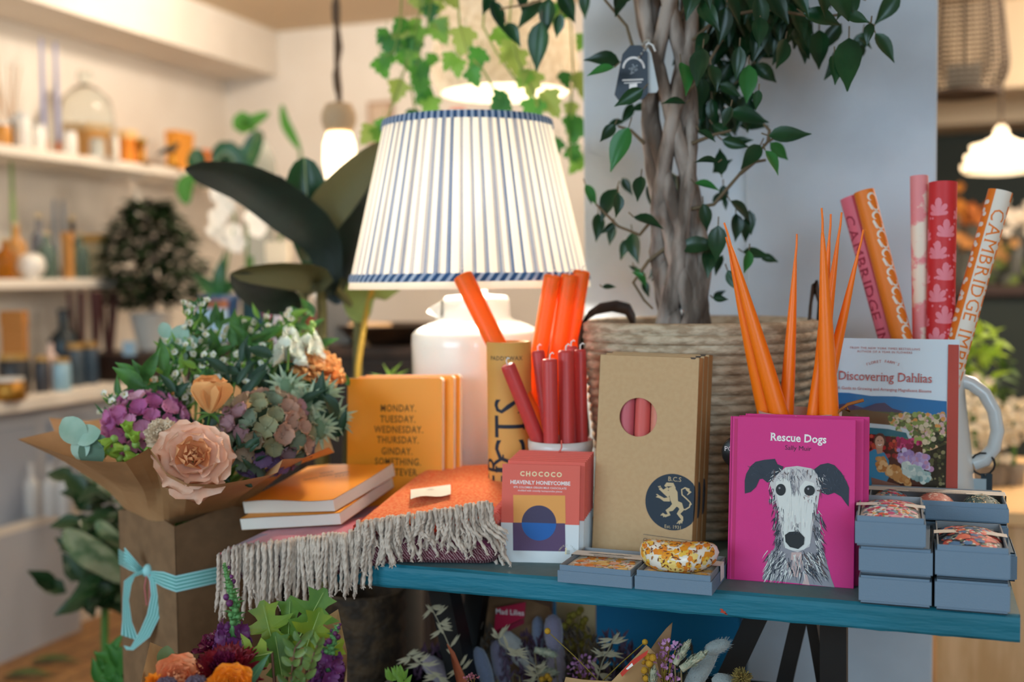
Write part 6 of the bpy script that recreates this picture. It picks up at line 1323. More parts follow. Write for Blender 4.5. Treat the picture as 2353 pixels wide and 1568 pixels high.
# oak leaves
oak = mat('oak_leaf', '#61862f', .45, var='#456f29', vs=16, tl=.2); oaky = mat('oak_leaf_yellow', '#8f9f2c', .45, var='#5f8a2e', vs=14, tl=.2); oakv = mat('oak_vein', '#a7c070', .5)
oakp = [(.02, 0), (.05, .12), (.22, .10), (.34, .2), (.20, .30), (.16, .40), (.34, .44), (.52, .62), (.30, .62), (.17, .66), (.2, .76), (.30, .9), (.12, .9), (.04, 1.0)]
OK_ = [(690, 1462, -62, 125, oak, 1.36, 'broad green oak leaf rising at the top of the front bouquet'), (662, 1500, -88, 130, oak, 1.38, 'green oak leaf standing left of the broad one'), (632, 1495, -105, 120, oaky, 1.37, 'yellow green oak leaf at the left of the leaf fan'), (700, 1500, -70, 110, oaky, 1.34, 'yellow oak leaf low in the middle of the fan'), (705, 1540, -40, 110, oaky, 1.33, 'yellow green oak leaf leaning right above the twigs'), (625, 1500, 168, 110, oaky, 1.33, 'oak leaf pointing left over the dark red dahlia'), (650, 1560, -100, 110, oak, 1.35, 'low green oak leaf behind the long dark leaf')]
for x, y, a, L_, m, d0, lb in OK_:
    c = pd(x, y, d0); t = thing('oak_leaf', lb, 'leaf', tuple(c), 0, 'oak leaves'); b = MB(); s = L_/F*d0; nn = -FWD+UPV*U(-.1, .4)+RGT*U(-.5, .5); lobed(b, c-imdir(a)*.02*s, a, s, m, nn, oakp); lb_ = b.build('leaf_blade', t, world=True); b = MB(); b.tube([c+imdir(a)*s*q-FWD*.002+(-FWD)*(-.04*s*q*q) for q in (0, .3, .6, .9)], [.0008, .0007, .0005, .0003], oakv, n=4)
    b.build('midrib', lb_, world=True); stem(t, c, ft2(), .0016, mat('twig_brown', '#6b4a3a', .7))
# boxwood twigs
twl = mat('boxwood_leaf', '#55743a', .45, tl=.2, var='#7c9050', vs=30); twb = mat('twig_brown', '#6b4a3a', .7)
for pts, lb in ((((668, 1580), (672, 1530), (678, 1490), (700, 1460)), 'reddish twig of small oval leaves in the middle of the front bouquet'), (((690, 1580), (712, 1540), (722, 1500), (735, 1470)), 'reddish twig of small oval leaves leaning right in the front bouquet')):
    P = [pd(x, y, 1.29) for x, y in pts]; t = thing('boxwood_twig', lb, 'foliage', tuple(P[0]), 0, 'boxwood twigs'); MB().tube(P, .0011, twb, n=5).build('twig', t, world=True); b = MB()
    for j in range(len(P)-1):
        for k in range(2):
            p = P[j].lerp(P[j+1], k/2)
            for sgn in (-1, 1): dd = (imdir(-90+sgn*U(25, 60))-FWD*U(-.3, .5)).normalized(); leafmesh(b, p, p+dd*U(.013, .022), -FWD+RGT*sgn*U(-.4, .8)+UPV*U(-.4, .4), .0085, twl, None, .1, n=5, shape=rnd)
    b.build('foliage', t, world=True); stem(t, P[0], ft2(), .0012, twb)
c = pd(590, 1545, 1.28); t = thing('willow_leaf', 'single long dark green leaf across the dark red dahlia', 'leaf', tuple(c)); b = MB(); leafmesh(b, c+imdir(125)*.022, c+imdir(-55)*.026, -FWD+UPV*.2, .0125, mat('long_leaf', '#3f6f4c', .5, tl=.1), oakv); b.build('leaf_blade', t, world=True); stem(t, c+imdir(125)*.022, ft2(), .0015)
c = pd(384, 1512, 1.33); t = thing('eucalyptus_leaf', 'round olive eucalyptus leaf against the kraft at front left', 'leaf', tuple(c)); b = MB(); leafmesh(b, c+UPV*-.012, c+UPV*.014, -FWD, .022, mat('olive_leaf', '#5d6a3a', .55, tl=.1), None, .1, .1, shape=rnd); b.build('leaf_blade', t, world=True); stem(t, c-UPV*.012, ft2(), .0012)
dred = mat('dark_red_petal', '#7a1024', .5, var='#8f1a28', vs=50, tl=.12); dmag = mat('dark_magenta_petal', '#6a1038', .5, tl=.12); ora = mat('bright_orange_petal', '#f7951f', .55, tl=.3); cor_ = mat('coral_petal', '#ee8a5c', .55, var='#f2a878', vs=50, tl=.25); dpu = mat('dusky_purple', '#6a5a6a', .8, var='#4a3a4a', vs=200, bump=.5, bs=300)
f2 = ft2
mum('dahlia', pd(520, 1560, 1.30), .047, dred, 'dark red dahlia filling the middle of the front bouquet', axis=(UPV*.9-FWD*.6), per=18, layers=7, w=.26, ft=f2(), m2=dmag)
mum('dahlia', pd(498, 1495, 1.37), .030, dmag, 'dark magenta bloom behind the dark red dahlia', axis=(UPV*.9-FWD*.3-RGT*.4), per=8, layers=3, w=.5, ft=f2())
rose('ranunculus', pd(530, 1580, 1.24), tocam(pd(530, 1580, 1.24), .7), .027, ora, ora, 'bright orange ruffled bloom at the bottom of the front bouquet', ft=f2(), n=26, opening=.8)
rose('garden_rose', pd(412, 1560, 1.28), tocam(pd(412, 1560, 1.28), .8), .029, cor_, cor_, 'coral rose at the left of the front bouquet', ft=f2(), n=20, opening=.8)
for i, (x, y) in enumerate(((352, 1568), (345, 1580))): mum('marigold', pd(x, y, 1.26), .012, ora, ('small orange yellow bloom at the lower left paper edge', 'small orange bloom just below its neighbour at the paper edge')[i], per=9, layers=3, ft=f2())
for i, (x, y) in enumerate(((452, 1574), (384, 1578))):
    c = pd(x, y, 1.24); t = thing('scabiosa', ('dusky purple scabiosa head before the dark red dahlia', 'dusky purple scabiosa head before the coral rose')[i], 'flower', tuple(c)); b = MB()
    for k in range(60): a = k*2.4; zq = 1-k/60*1.2; r = math.sqrt(max(0, 1-zq*zq)); b.sphere(c+(RGT*r*math.cos(a)+UPV*r*math.sin(a)*.8-FWD*zq)*.011, .0026, dpu, n=5, k=4)
    b.build('florets', t, world=True); stem(t, c, f2(), .0014)
# ================================================================ rubber plant left of the lamp
rub = mat('rubber_leaf', '#1e2c24', .4, var='#17221b', vs=8); rubo = mat('rubber_underside', '#5a5836', .6, tl=.05); rubg = mat('rubber_leaf_green', '#2b5f33', .3, var='#1f4727', vs=10); rubl = mat('rubber_leaf_pale', '#9aa85c', .5, tl=.3); rvein = mat('rubber_midrib', '#9aa56a', .5)
DR = 2.25; base_r = pd(742, 900, DR)
rp = thing('rubber_plant', 'large leaved dark rubber plant standing behind the bouquet, left of the lamp', 'plant', (base_r.x, base_r.y, 0))
MB().lathe([(.10, 0), (.13, .24), (.135, .25), (.12, .25), (.115, .22), (0, .22)], G('#3c3a37', .6), n=28).build('pot', rp)
def bigleaf(pts, w, m, mu, nm='leaf', tilt=0, fold=.12, par=None, d=DR, twist=0):
    """pts: picture points (x, y, distance offset) from stalk to tip"""
    P = [pd(x, y, d+o) for x, y, o in pts]; n = 14; C = []
    for i in range(n+1):
        s = i/n*(len(P)-1); j = min(int(s), len(P)-2); f = s-j; a, b_, c, e = P[max(j-1, 0)], P[j], P[j+1], P[min(j+2, len(P)-1)]
        C.append(.5*((2*b_)+(c-a)*f+(2*a-5*b_+4*c-e)*f*f+(3*b_-a-3*c+e)*f**3))
    rows = []; W_ = w/F*d
    for i in range(n+1):
        t = i/n; tg = (C[min(i+1, n)]-C[max(i-1, 0)]).normalized(); side = tg.cross(-FWD).normalized(); nn = side.cross(tg); a = math.radians(tilt+twist*t); side, nn = side*math.cos(a)+nn*math.sin(a), nn*math.cos(a)-side*math.sin(a)
        ww = W_*.5*(math.sin(PI*min(1, t*.985+.012))**.6)
        rows.append([C[i]+side*ww*q+nn*ww*fold*2*abs(q) for q in (-1, -.5, 0, .5, 1)])
    b = MB(); b.grid(rows, m)
    b.add([r[2]+(r[1]-r[3])*0+(r[3]-r[1]).normalized()*(s_*W_*.018)-FWD*.0008 for r in rows for s_ in (-1, 1)], [(2*i, 2*i+1, 2*i+3, 2*i+2) for i in range(n)], rvein if m == rubg else m)
    return b.build(nm, par or rp, world=True)
bigleaf([(760, 680, 0), (745, 560, -.02), (660, 480, -.06), (560, 420, -.1), (425, 388, -.16)], 108, rub, rubo, tilt=12)
bigleaf([(735, 640, .05), (722, 540, .03), (705, 450, 0), (700, 362, 0)], 112, rubg, rubo, tilt=-8, fold=.3)
bigleaf([(655, 520, .12), (640, 460, .1), (625, 405, .1)], 100, rub, rubo, tilt=20)
bigleaf([(700, 600, .0), (740, 500, -.02), (800, 420, -.04), (890, 325, -.05)], 92, rubo, rubo, tilt=-20, fold=.2)
bigleaf([(790, 640, .06), (815, 540, .05), (850, 440, .05), (900, 380, .08)], 120, rub, rubo, tilt=30)
bigleaf([(822, 690, .1), (806, 610, .1), (812, 520, .1), (860, 440, .12)], 110, rubo, rubo, tilt=10)
bigleaf([(700, 680, -.02), (735, 640, -.04), (650, 625, -.12), (530, 628, -.18)], 70, rubo, rubo, tilt=30, fold=.3)
bigleaf([(692, 690, -.02), (640, 690, -.08), (580, 670, -.14), (528, 632, -.18)], 84, rub, rubo, tilt=-24, fold=.2)
bigleaf([(840, 740, .02), (835, 690, .04), (870, 660, .06), (930, 640, .08)], 110, rubl, rubl, tilt=30)
bigleaf([(775, 700, .12), (770, 620, .12), (760, 540, .14), (770, 470, .16)], 100, rub, rubo)
for pts, r in ((((735, 1000, 0), (700, 860, 0), (692, 740, -.01), (700, 610, 0)), .011), (((745, 1000, .02), (740, 860, .02), (740, 720, .03), (735, 620, .05)), .010), (((800, 1000, .02), (822, 860, .02), (822, 720, .05), (770, 660, .05)), .009), (((815, 1000, 0), (823, 840, 0), (838, 740, .01), (855, 665, .04)), .006)):
    P = [pd(x, y, DR+o) for x, y, o in pts]; P = [Vector((base_r.x+(P[0].x-base_r.x)*.4, base_r.y, .2))]+P
    MB().tube(P, r, G('#6a6436', .6) if r > .007 else mat('yellow_stalk', '#b08a2a', .5), n=8).build('stem', rp, world=True)
# ================================================================ sideboard behind with clutter
sb = thing('sideboard', 'dark wooden sideboard behind the bouquet and the lamp', 'sideboard', (-1.52, 1.62, 0)); zs = .985
MB().box(-.62, .62, -.22, .22, zs-.03, zs, wood).build('top', sb, .003); MB().box(-.6, .6, -.2, .2, .06, zs-.03, wood).build('cabinet_body', sb)
for k in range(3): MB().box(-.58+.39*k, -.21+.39*k, -.212, -.2, .1, zs-.06, G('#2b1d13', .6)).build('door', sb, .003)
for x in (-.56, .56):
    for y in (-.17, .17): MB().box(x-.025, x+.025, y-.025, y+.025, 0, .06, wood).build('leg', sb)
def at_sb(px, y): r = py_(px, 700, y); return (r.x, y, zs)
cbox('boxed_print', at_sb(484, 1.52), .095, .03, .125, G('#9fc0dc', .4), 'pale blue box standing on the sideboard behind the waxflowers', m2=G('#8f5a3c'))
cbox('pink_book', at_sb(634, 1.5), .018, .1, .10, G('#c4225f', .4), 'magenta spined book on the sideboard behind the rubber plant', 'book'); cbox('grey_book', at_sb(655, 1.5), .03, .1, .12, G('#b9b4bd', .5), 'pale grey book beside the magenta spined one on the sideboard', 'book')
cbox('orange_card', at_sb(676, 1.54), .014, .1, .14, G('#ee6a2a', .5), 'orange card upright on the sideboard beside the grey book', 'card'); cbox('red_card', at_sb(722, 1.56), .02, .1, .09, G('#b5452c', .5), 'red card among the rubber plant stems on the sideboard', 'card')
cbox('metal_tin', at_sb(778, 1.5), .11, .08, .16, G('#6d655c', .35, metal=.4), 'grey metal tin with bright lid on the sideboard left of the lamp', 'tin', m2=G('#d9d2c6', .3, metal=.4))
t = thing('wire_tray', 'dark round metal tray standing on the sideboard just left of the lamp base', 'tray', at_sb(905, 1.52)); MB().lathe([(.11, .0), (.16, .05), (.163, .055), (.158, .055), (.108, .008), (0, .008)], G('#3d3128', .3, metal=.7), n=30).build('tray_body', t)
bw_ = thing('pale_bowl', 'pale carved wooden bowl on the sideboard before the dark tray', 'bowl', at_sb(850, 1.44)); MB().lathe([(.03, 0), (.055, .03), (.06, .06), (.055, .06), (.03, .012), (0, .012)], G('#b08a60', .6), n=24).build('bowl_body', bw_)
sp_ = thing('spider_plant', 'small grassy plant with striped blades just behind the standing notebooks', 'plant', tuple(pd(890, 900, 2.2)[:2])+(0,)); gb = MB()
p0 = pd(900, 905, 2.2)
for k, (x, y) in enumerate(((940, 850), (850, 858), (880, 836), (925, 832), (830, 880), (945, 870), (905, 845))):
    q = pd(x, y, 2.16); leafmesh(gb, p0, q.lerp(p0, .0), -FWD+UPV, .016, G('#6f8f3a', .5, tl=.2), None, .35)
gb.build('foliage', sp_, world=True); MB().lathe([(.055, 0), (.07, p0.z-BT+.78-.02), (.062, p0.z-.02), (.05, .01), (0, .01)], G('#5a5148', .6), n=20, cap=False).build('pot', sp_)
# ---- orchid in a dark blue pot
oc = thing('orchid', 'white orchid in a blue pot on the sideboard, left of the rubber plant', 'plant', at_sb(505, 1.62)); x0, y0, z0 = at_sb(505, 1.62)
MB().lathe([(.04, 0), (.06, .12), (.065, .14), (.058, .14), (.036, .01), (0, .01)], G('#2f4a70', .3), n=22).build('pot', oc)
wpet = mat('orchid_petal', '#f0ede6', .6, tl=.3); b = MB(); s = MB(); dO = dep((x0, y0, 1.2))
for x, y in ((505, 445), (520, 475), (500, 500), (535, 535), (515, 545), (545, 560), (495, 530), (580, 500), (590, 525)):
    c = pd(x, y, dO); ax = tocam(c, .1, U(-.4, .4)); B = frame(ax.orthogonal(), ax, c)
    for k in range(5): petal(b, B @ R(k*72) @ R(12, 'X'), .034, .034, wpet, cup=.2, curl=.2, n=4)
b.build('petals', oc, world=True); s.tube([Vector((x0, y0, zs+.1)), pd(520, 620, dO), pd(540, 500, dO), pd(510, 440, dO)], .003, stemm, n=6); s.build('flower_axis', oc, world=True)
b = MB()
for x, y, a in ((480, 640, 200), (540, 640, -20), (510, 620, -80)): c = pd(x, y, dO); leafmesh(b, Vector((x0, y0, zs+.12)), c+imdir(a)*.06, -FWD+UPV, .05, rubg)
b.build('foliage', oc, world=True)
cbox('teal_box', at_sb(592, 1.66), .085, .05, .22, G('#24454c', .5), 'tall dark teal box on the sideboard right of the orchid')
cbox('cream_sign', at_sb(642, 1.68), .075, .02, .30, G('#d9cbb2', .6), 'cream board upright on the sideboard behind the rubber plant leaves', 'board')
# ================================================================ dense bush in white pot on the counter crate
bp = px_(352, 820, XS+.10); bp = Vector((XS+.10, bp.y, zc+.10)); dB = dep(bp)
bu_ = thing('potted_bush', 'dense small leaved dark bush in a white pot on the counter crate', 'plant', tuple(bp)); hp0 = pd(350, 722, dB).z-bp.z
MB().lathe([(.055, 0), (.083, hp0), (.088, hp0+.005), (.08, hp0), (.05, .01), (0, .01)], G('#dcd8d0', .35), n=26).build('pot', bu_); MB().tube([(0, 0, .05), (.01, 0, hp0+.1), (0, .02, hp0+.3)], .012, bark, n=8).build('trunk', bu_)
dkl = mat('bush_leaf', '#22391d', .35, var='#15250f', vs=20); b = MB(); rn = random.Random(5)
for k in range(1500):
    a, q, z = rn.uniform(0, 6.28), rn.random()**.5, rn.random(); w_ = .20*math.sin(PI*(.14+.78*z))**.6*(1.1-.5*z)
    p = bp+Vector((q*w_*math.cos(a)*1.15, q*w_*math.sin(a), hp0+.03+.40*z)); dd = Vector((math.cos(a), math.sin(a), rn.uniform(-.8, .5))).normalized()
    leafmesh(b, p, p+dd*.05, UPV-FWD*.4, .028, dkl, None, .1, n=3)
b.build('foliage', bu_, world=True)
# green leaves of a plant at the shelf end
gp = pd(560, 470, 3.9); gpl = thing('tall_leafy_plant', 'bright green strap leaved plant by the end of the wall shelves', 'plant', (gp.x, gp.y, 0)); MB().lathe([(.10, 0), (.13, .3), (.12, .3), (.09, .02), (0, .02)], G('#8a7a68', .6), n=22).build('pot', gpl)
MB().tube([(0, 0, .25), (0, 0, 1.0), (.02, 0, 1.25)], .012, stemm, n=8).build('stem', gpl)
grl = mat('strap_leaf', '#4f8f2c', .45, tl=.2)
for pts, w, m in (((((545, 440, 0), (555, 400, 0), (520, 350, 0), (490, 380, 0))), 60, rubg), (((540, 460, 0), (555, 400, 0), (585, 330, 0), (600, 300, .0)), 46, rubg), (((585, 300, 0), (560, 275, 0), (560, 290, 0), (620, 258, 0)), 40, grl), (((690, 345, 0), (670, 310, 0), (655, 280, 0), (648, 240, 0)), 24, grl), (((470, 430, 0), (455, 380, .0), (450, 360, .0), (440, 345, 0)), 46, rubg), (((430, 470, 0), (425, 440, 0), (430, 420, 0), (450, 400, 0)), 40, grl), (((360, 355, 0), (385, 345, 0), (400, 340, 0), (412, 328, 0)), 14, rub)):
    bigleaf(list(pts), w, m, m, 'leaf', par=gpl, d=3.9)
MB().tube([pd(690, 345, 3.9), pd(690, 420, 3.9), pd(640, 560, 3.9), Vector((gp.x, gp.y, .9))], .006, stemm, n=6).build('stem', gpl, world=True)
MB().tube([pd(590, 300, 3.9), pd(570, 400, 3.9), Vector((gp.x, gp.y, 1.1))], .005, stemm, n=6).build('stem', gpl, world=True)
vz = thing('clear_vase', 'clear glass carafe catching a bright glint by the shelf end', 'vase', tuple(pd(600, 560, 4.1)[:2])+(0,)); zv = pd(600, 420, 4.1).z
MB().lathe([(.05, .0), (.05, zv-.1), (.07, zv-.05), (.06, zv+.08), (.03, zv+.15), (.028, zv+.15), (.055, zv+.06), (.06, zv-.04)], mat('smoky_glass', '#d9dcd4', .1, trans=.6, ior=1.2), n=20, cap=False).build('vase_body', vz)
cb_ = px_(640, 350, XL+.36)
# ================================================================ pendants
pl_ = thing('rope_pendant', 'glass bulb pendant with beaded cap hanging on a rope before the back wall', 'lamp', tuple(pd(779, 300, 3.0))); c = pd(779, 300, 3.0); k = 3.0/F
up = lambda y: (300-y)*k
MB().lathe([(.004, up(234)), (30*k, up(240)), (40*k, up(262)), (40*k, up(282)), (32*k, up(300)), (24*k, up(306))], mat('bead_cap', '#b9a284', .7, bump=.8, bs=90), n=28).build('beaded_cap', pl_)
MB().lathe([(28*k, up(306)), (36*k, up(330)), (38*k, up(370)), (30*k, up(420)), (14*k, up(440)), (0, up(446))], mat('bulb_glass', '#fff0d8', .3, emit='#ffe2b4', es=3.2), n=28, cap=False).build('bulb', pl_)
MB().tube([(0.004*math.sin(i*1.3), .004*math.cos(i*1.7), up(236)+(ZC-c.z-up(236))*i/20) for i in range(21)], .0075, G('#5a4a3c', .9), n=7).tube([(0.009*math.sin(i*1.3+2), .009*math.cos(i*1.3+2), up(236)+(ZC-c.z-up(236))*i/20) for i in range(21)], .006, G('#5a4a3c', .9), n=7).build('rope', pl_)
lamp('POINT', 'rope_pendant_light', tuple(c+Vector((0, 0, up(470)))), 7, WARM, .05)
ws = thing('woven_pendant', 'large cream woven bell pendant glowing above and behind the table lamp', 'lamp', tuple(pd(1160, 150, 2.75))); c = pd(1160, 150, 2.75); k = 2.75/F
wov = mat('woven_paper', '#efe6d6', .9, bump=.7, bs=70, tl=.3, var='#ddd0ba', vs=60); up = lambda y: (150-y)*k
b = MB(); pf = [(150, 214), (164, 190), (170, 150), (160, 80), (142, 10), (120, -60), (80, -120), (30, -140)]
b.lathe([(x*k, up(y)) for x, y in pf], wov, n=64, cap=False, rf=lambda a, i: 1+.008*math.sin(a*40+i*2)); b.lathe([(x*k-.006, up(y)) for x, y in pf], wov, n=48, cap=False); b.build('shade', ws)
MB().tube([(0, 0, up(-140)), (0, 0, ZC-c.z)], .005, G('#4a4038', .8), n=6).build('cord', ws); MB().sphere((0, 0, up(80)), .035, mat('bulb_soft', '#fff0d8', .3, emit='#fff0d8', es=5), n=14, k=8).build('bulb', ws); MB().tube([(0, 0, up(80)+.03), (0, 0, up(-140))], .008, G('#4a4038', .8), n=6).build('bulb_stem', ws)
lamp('POINT', 'woven_pendant_light', tuple(c+Vector((0, 0, up(110)))), 5, (1, .92, .8), .05)
# trailing grape ivy over it
ivp = [(0, 0), (.16, -.04), (.2, .06), (.40, .12), (.46, .30), (.30, .34), (.34, .56), (.20, .60), (.16, .80), (.06, .86), (0, 1.0)]
iv = [mat('ivy_leaf_'+h, h, .4, tl=.35) for h in ('#5fa33a', '#4a8f33', '#82b648', '#3a7a35', '#a2b858')]
vines = [[(975, -60), (965, 20), (950, 90), (930, 160), (905, 230), (880, 300)], [(1000, -60), (985, 40), (960, 140), (945, 200), (955, 265)], [(1050, -60), (1056, 60), (1075, 125), (1110, 160), (1150, 230)], [(1180, -60), (1170, 60), (1190, 140), (1225, 210), (1245, 285)], [(1290, -60), (1312, 60), (1318, 180), (1305, 280), (1310, 370)], [(925, -60), (920, 60), (905, 120), (870, 135)], [(1120, -60), (1110, 60), (1140, 120), (1190, 190)]]
for gi, (ids, lb, dd_) in enumerate((((0, 1, 5), 'trailing grape ivy hanging left of the woven pendant', 2.35), ((2, 3, 6), 'trailing grape ivy hanging in front of the woven pendant', 2.15), ((4,), 'trailing grape ivy hanging beside the pillar edge', 2.35))):
    p0 = pd(vines[ids[0]][0][0], -330, dd_); hp_t = thing('trailing_ivy', lb, 'plant', tuple(p0), 0, None)
    MB().lathe([(.05, 0), (.085, .1), (.09, .11), (.08, .11), (.045, .01), (0, .01)], G('#7a6a58', .7), n=20).build('pot', hp_t); MB().tube([(0, 0, .1), (0, 0, ZC-p0.z)], .003, G('#4a4038', .8), n=5).build('hanger', hp_t)
    rn = random.Random(gi+1); b = MB(); s = MB()
    for v in ids:
        P = [p0+Vector((0, 0, .1))]+[pd(x, y, dd_) for x, y in vines[v]]; s.tube(P, .0022, G('#8a9a4a', .6), n=5)
        for j in range(1, len(P)-1):
            if v in (2, 3, 6) and j < 2 or rn.random() < .12: continue
            for q in range((3, 4, 2, 2, 3, 3, 2)[v]):
                c = P[j].lerp(P[j+1], rn.random())+RGT*rn.uniform(-.03, .03)*(1.3 if v in (0, 1) else 1); sz = rn.uniform(.04, .062); lobed(b, c, rn.uniform(50, 130), sz, rn.choice(iv), -FWD+UPV*rn.uniform(0, .6)+RGT*rn.uniform(-.5, .5), ivp)
                s.tube([c, c-UPV*.0+FWD*.01+UPV*.02], .0008, G('#8a9a4a', .6), n=4)
    b.build('foliage', hp_t, world=True); s.build('vine_stems', hp_t, world=True)
t = thing('picture_frame', 'brown framed picture on the back wall behind the ivy', 'picture', tuple(py_(868, 300, YB-.015))); a, d = py_(845, 235, YB-.015), py_(905, 400, YB-.015); MB().box(a.x, d.x, YB-.02, YB-.002, d.z, a.z, G('#a98a70', .6)).build('frame', t, world=True); MB().box(a.x+.02, d.x-.02, YB-.022, YB-.019, d.z+.02, a.z-.02, G('#c9b39c', .6)).build('print', t, world=True)
t = thing('red_sign', 'small red sign on the back wall just over the lampshade', 'sign', tuple(py_(1050, 258, YB-.01))); a, d = py_(1036, 252, YB-.01), py_(1068, 275, YB-.01); MB().box(a.x, d.x, YB-.014, YB-.002, d.z, a.z, G('#d8402c', .5)).build('sign_face', t, world=True)
# ================================================================ right hand passage
wk_ = thing('wicker_pendant', 'open wire basket pendant hanging right of the pillar', 'lamp', tuple(pd(2216, 100, 3.3))); c = pd(2216, 100, 3.3); k = 3.3/F; up = lambda y: (100-y)*k; wm = mat('dark_wicker', '#4a3c30', .7)
Rr = lambda y: (62+34*min(1, max(0, (y+160)/300))) if y < 150 else 96-24*((y-150)/64)**2
b = MB(); ys_ = [-160+i*11 for i in range(35)]
for i, y in enumerate(ys_):
    if y > 214: break
    r = Rr(y)*k; b.tube([(r*math.cos(2*PI*j/32), r*math.sin(2*PI*j/32), up(y)) for j in range(33)], .0028, wm, n=4, cap=False)
for j in range(36): b.tube([(Rr(y)*k*math.cos(2*PI*j/36), Rr(y)*k*math.sin(2*PI*j/36), up(y)) for y in range(-160, 216, 16)], .0016, wm, n=4)
r = Rr(213)*k; b.tube([(r*math.cos(2*PI*j/32), r*math.sin(2*PI*j/32), up(214)) for j in range(33)], .008, wm, n=6, cap=False); b.build('wire_shade', wk_)
MB().tube([(0, 0, up(-160)), (0, 0, ZC-c.z)], .006, wm, n=6).build('cord', wk_); MB().box(-.045, .045, -.02, .02, up(205), up(150), G('#8a8478', .5)).build('lamp_holder', wk_); MB().lathe([(.0, up(215)), (r, up(214))], wm, n=32, cap=False).build('base_disc', wk_); MB().tube([(0, 0, up(150)), (0, 0, up(-160))], .006, wm, n=6).build('inner_rod', wk_)
wl = thing('white_pendant', 'ridged white enamel pendant glowing over the flowers in the passage', 'lamp', tuple(pd(2300, 360, 4.4))); c = pd(2300, 360, 4.4); k = 4.4/F; up = lambda y: (360-y)*k; wen = mat('white_enamel', '#efe9dc', .4, tl=.22)
MB().lathe([(74*k, up(396)), (84*k, up(390)), (86*k, up(378)), (68*k, up(374)), (76*k, up(368)), (78*k, up(356)), (58*k, up(352)), (64*k, up(346)), (66*k, up(334)), (40*k, up(328)), (18*k, up(316)), (14*k, up(300)), (8*k, up(290))], wen, n=36, cap=False).build('shade', wl)
MB().lathe([(80*k, up(388)), (78*k, up(394)), (40*k, up(400)), (0, up(402))], mat('pendant_glow', '#fff2da', .4, emit='#ffe6bc', es=1.6), n=30, cap=False).build('diffuser', wl); MB().tube([(0, 0, up(290)), (0, 0, ZC-c.z)], .006, wm, n=6).build('cord', wl)
lamp('POINT', 'white_pendant_light', tuple(c+Vector((0, 0, up(372)))), 3.5, WARM, .04)
lamp('POINT', 'passage_fill', (.7, 1.9, 2.05), 46, WARM, .1)  # two unseen fill lamps added to brighten the passage
lamp('POINT', 'passage_fill', (.9, 3.6, 1.9), 16, WARM, .1)
cd_ = thing('dark_counter', 'dark green counter in the passage carrying flowers', 'counter', tuple(pd(2290, 800, 4.6)[:2])+(0,)); p = pd(2290, 655, 4.6); zq = p.z
MB().box(-.34, .9, -.25, .25, 0, zq-.04, darkwall).build('cabinet_body', cd_); MB().box(-.36, .92, -.28, .27, zq-.04, zq, G('#3a2418', .5)).build('worktop', cd_, .004)
rn = random.Random(8)
for i, (x, y, hexc, s, lb) in enumerate(((2185, 478, '#c9812f', .03, 'orange flowers on the passage counter nearest the pillar'), (2235, 500, '#b8682a', .03, 'orange flowers right of the first on the passage counter'), (2215, 560, '#c98a4a', .03, 'tan flowers low on the passage counter'), (2270, 575, '#b98a52', .035, 'amber flowers on the passage counter'), (2330, 500, '#e9dccb', .05, 'white flowers on the passage counter at the picture edge'), (2310, 620, '#6a7a3a', .05, 'olive foliage on the passage counter'), (2250, 640, '#4f5f2f', .04, 'dark foliage on the passage counter'))):
    c = pd(x, y, 4.55); t = thing('flower_bunch', lb, 'flowers', (c.x, c.y, zq)); b = MB(); m = G(hexc, .7)
    for k in range(26):
        p = c+Vector((rn.gauss(0, s), rn.gauss(0, s*.7), rn.gauss(0, s*.7))); ax = tocam(p, .3, rn.uniform(-.5, .5)); B = frame(ax.orthogonal(), ax, p)
        for q in range(5): petal(b, B @ R(q*72) @ R(20, 'X'), .026, .022, m, n=3)
        b.build('bloom', t, world=True); b = MB()
    MB().lathe([(.03, 0), (.04, max(.04, c.z-zq-.03)), (.03, max(.03, c.z-zq-.04)), (0, .01)], G('#4a4a44', .5), n=14).build('vase', t)
pt = thing('pale_wood_table', 'pale wooden cabinet table in the passage right of the bench', 'table', tuple(pd(2330, 1150, 2.9)[:2])+(0,)); zt_ = pd(2330, 1090, 2.9).z
MB().box(-.22, .6, -.5, .3, zt_-.03, zt_, mat('pale_wood', '#ecc896', .5, var='#dcb27c', vs=6, stretch=(1, 7, 1))).build('tabletop', pt, .003)
MB().box(-.19, .57, -.46, .27, .06, zt_-.03, mat('pale_wood_front', '#e3c094', .5, var='#cfa877', vs=5, stretch=(7, 1, 1))).build('cabinet_body', pt)
for x in (-.17, .55):
    for y in (-.43, .25): MB().box(x-.02, x+.02, y-.02, y+.02, 0, .06, iron).build('leg', pt)
for i, (x, y, m, n, L_, lb) in enumerate(((2225, 830, G('#9fbf3a', .5, tl=.2), 60, .06, 'lime green leafy plant behind the jug handle'), (2270, 905, G('#4a6a2a', .5, tl=.2), 50, .06, 'darker green leafy plant behind the jug handle'))):
    c = pd(x, y, 2.9+.1*i); t = thing('leafy_plant', lb, 'plant', (c.x, c.y, zt_)); b = MB()
    for k in range(n):
        p = c+Vector((rn.gauss(0, .035), rn.gauss(0, .03), rn.gauss(0, .05))); dd = Vector((rn.uniform(-1, 1), rn.uniform(-1, .4), rn.uniform(-.6, .8))).normalized(); leafmesh(b, p, p+dd*L_, UPV-FWD*.5, L_*.5, m, None, .1, n=3)
    b.build('foliage', t, world=True); MB().tube([Vector((c.x, c.y, zt_+.06)), c], .006, stemm, n=6).build('stem', t, world=True); MB().lathe([(.032, 0), (.04, .09), (.036, .09), (.03, .02), (0, .02)], G('#6a5a48', .6), n=18).build('pot', t)
wf = mat('dried_white', '#e9dcc2', .7, tl=.2)
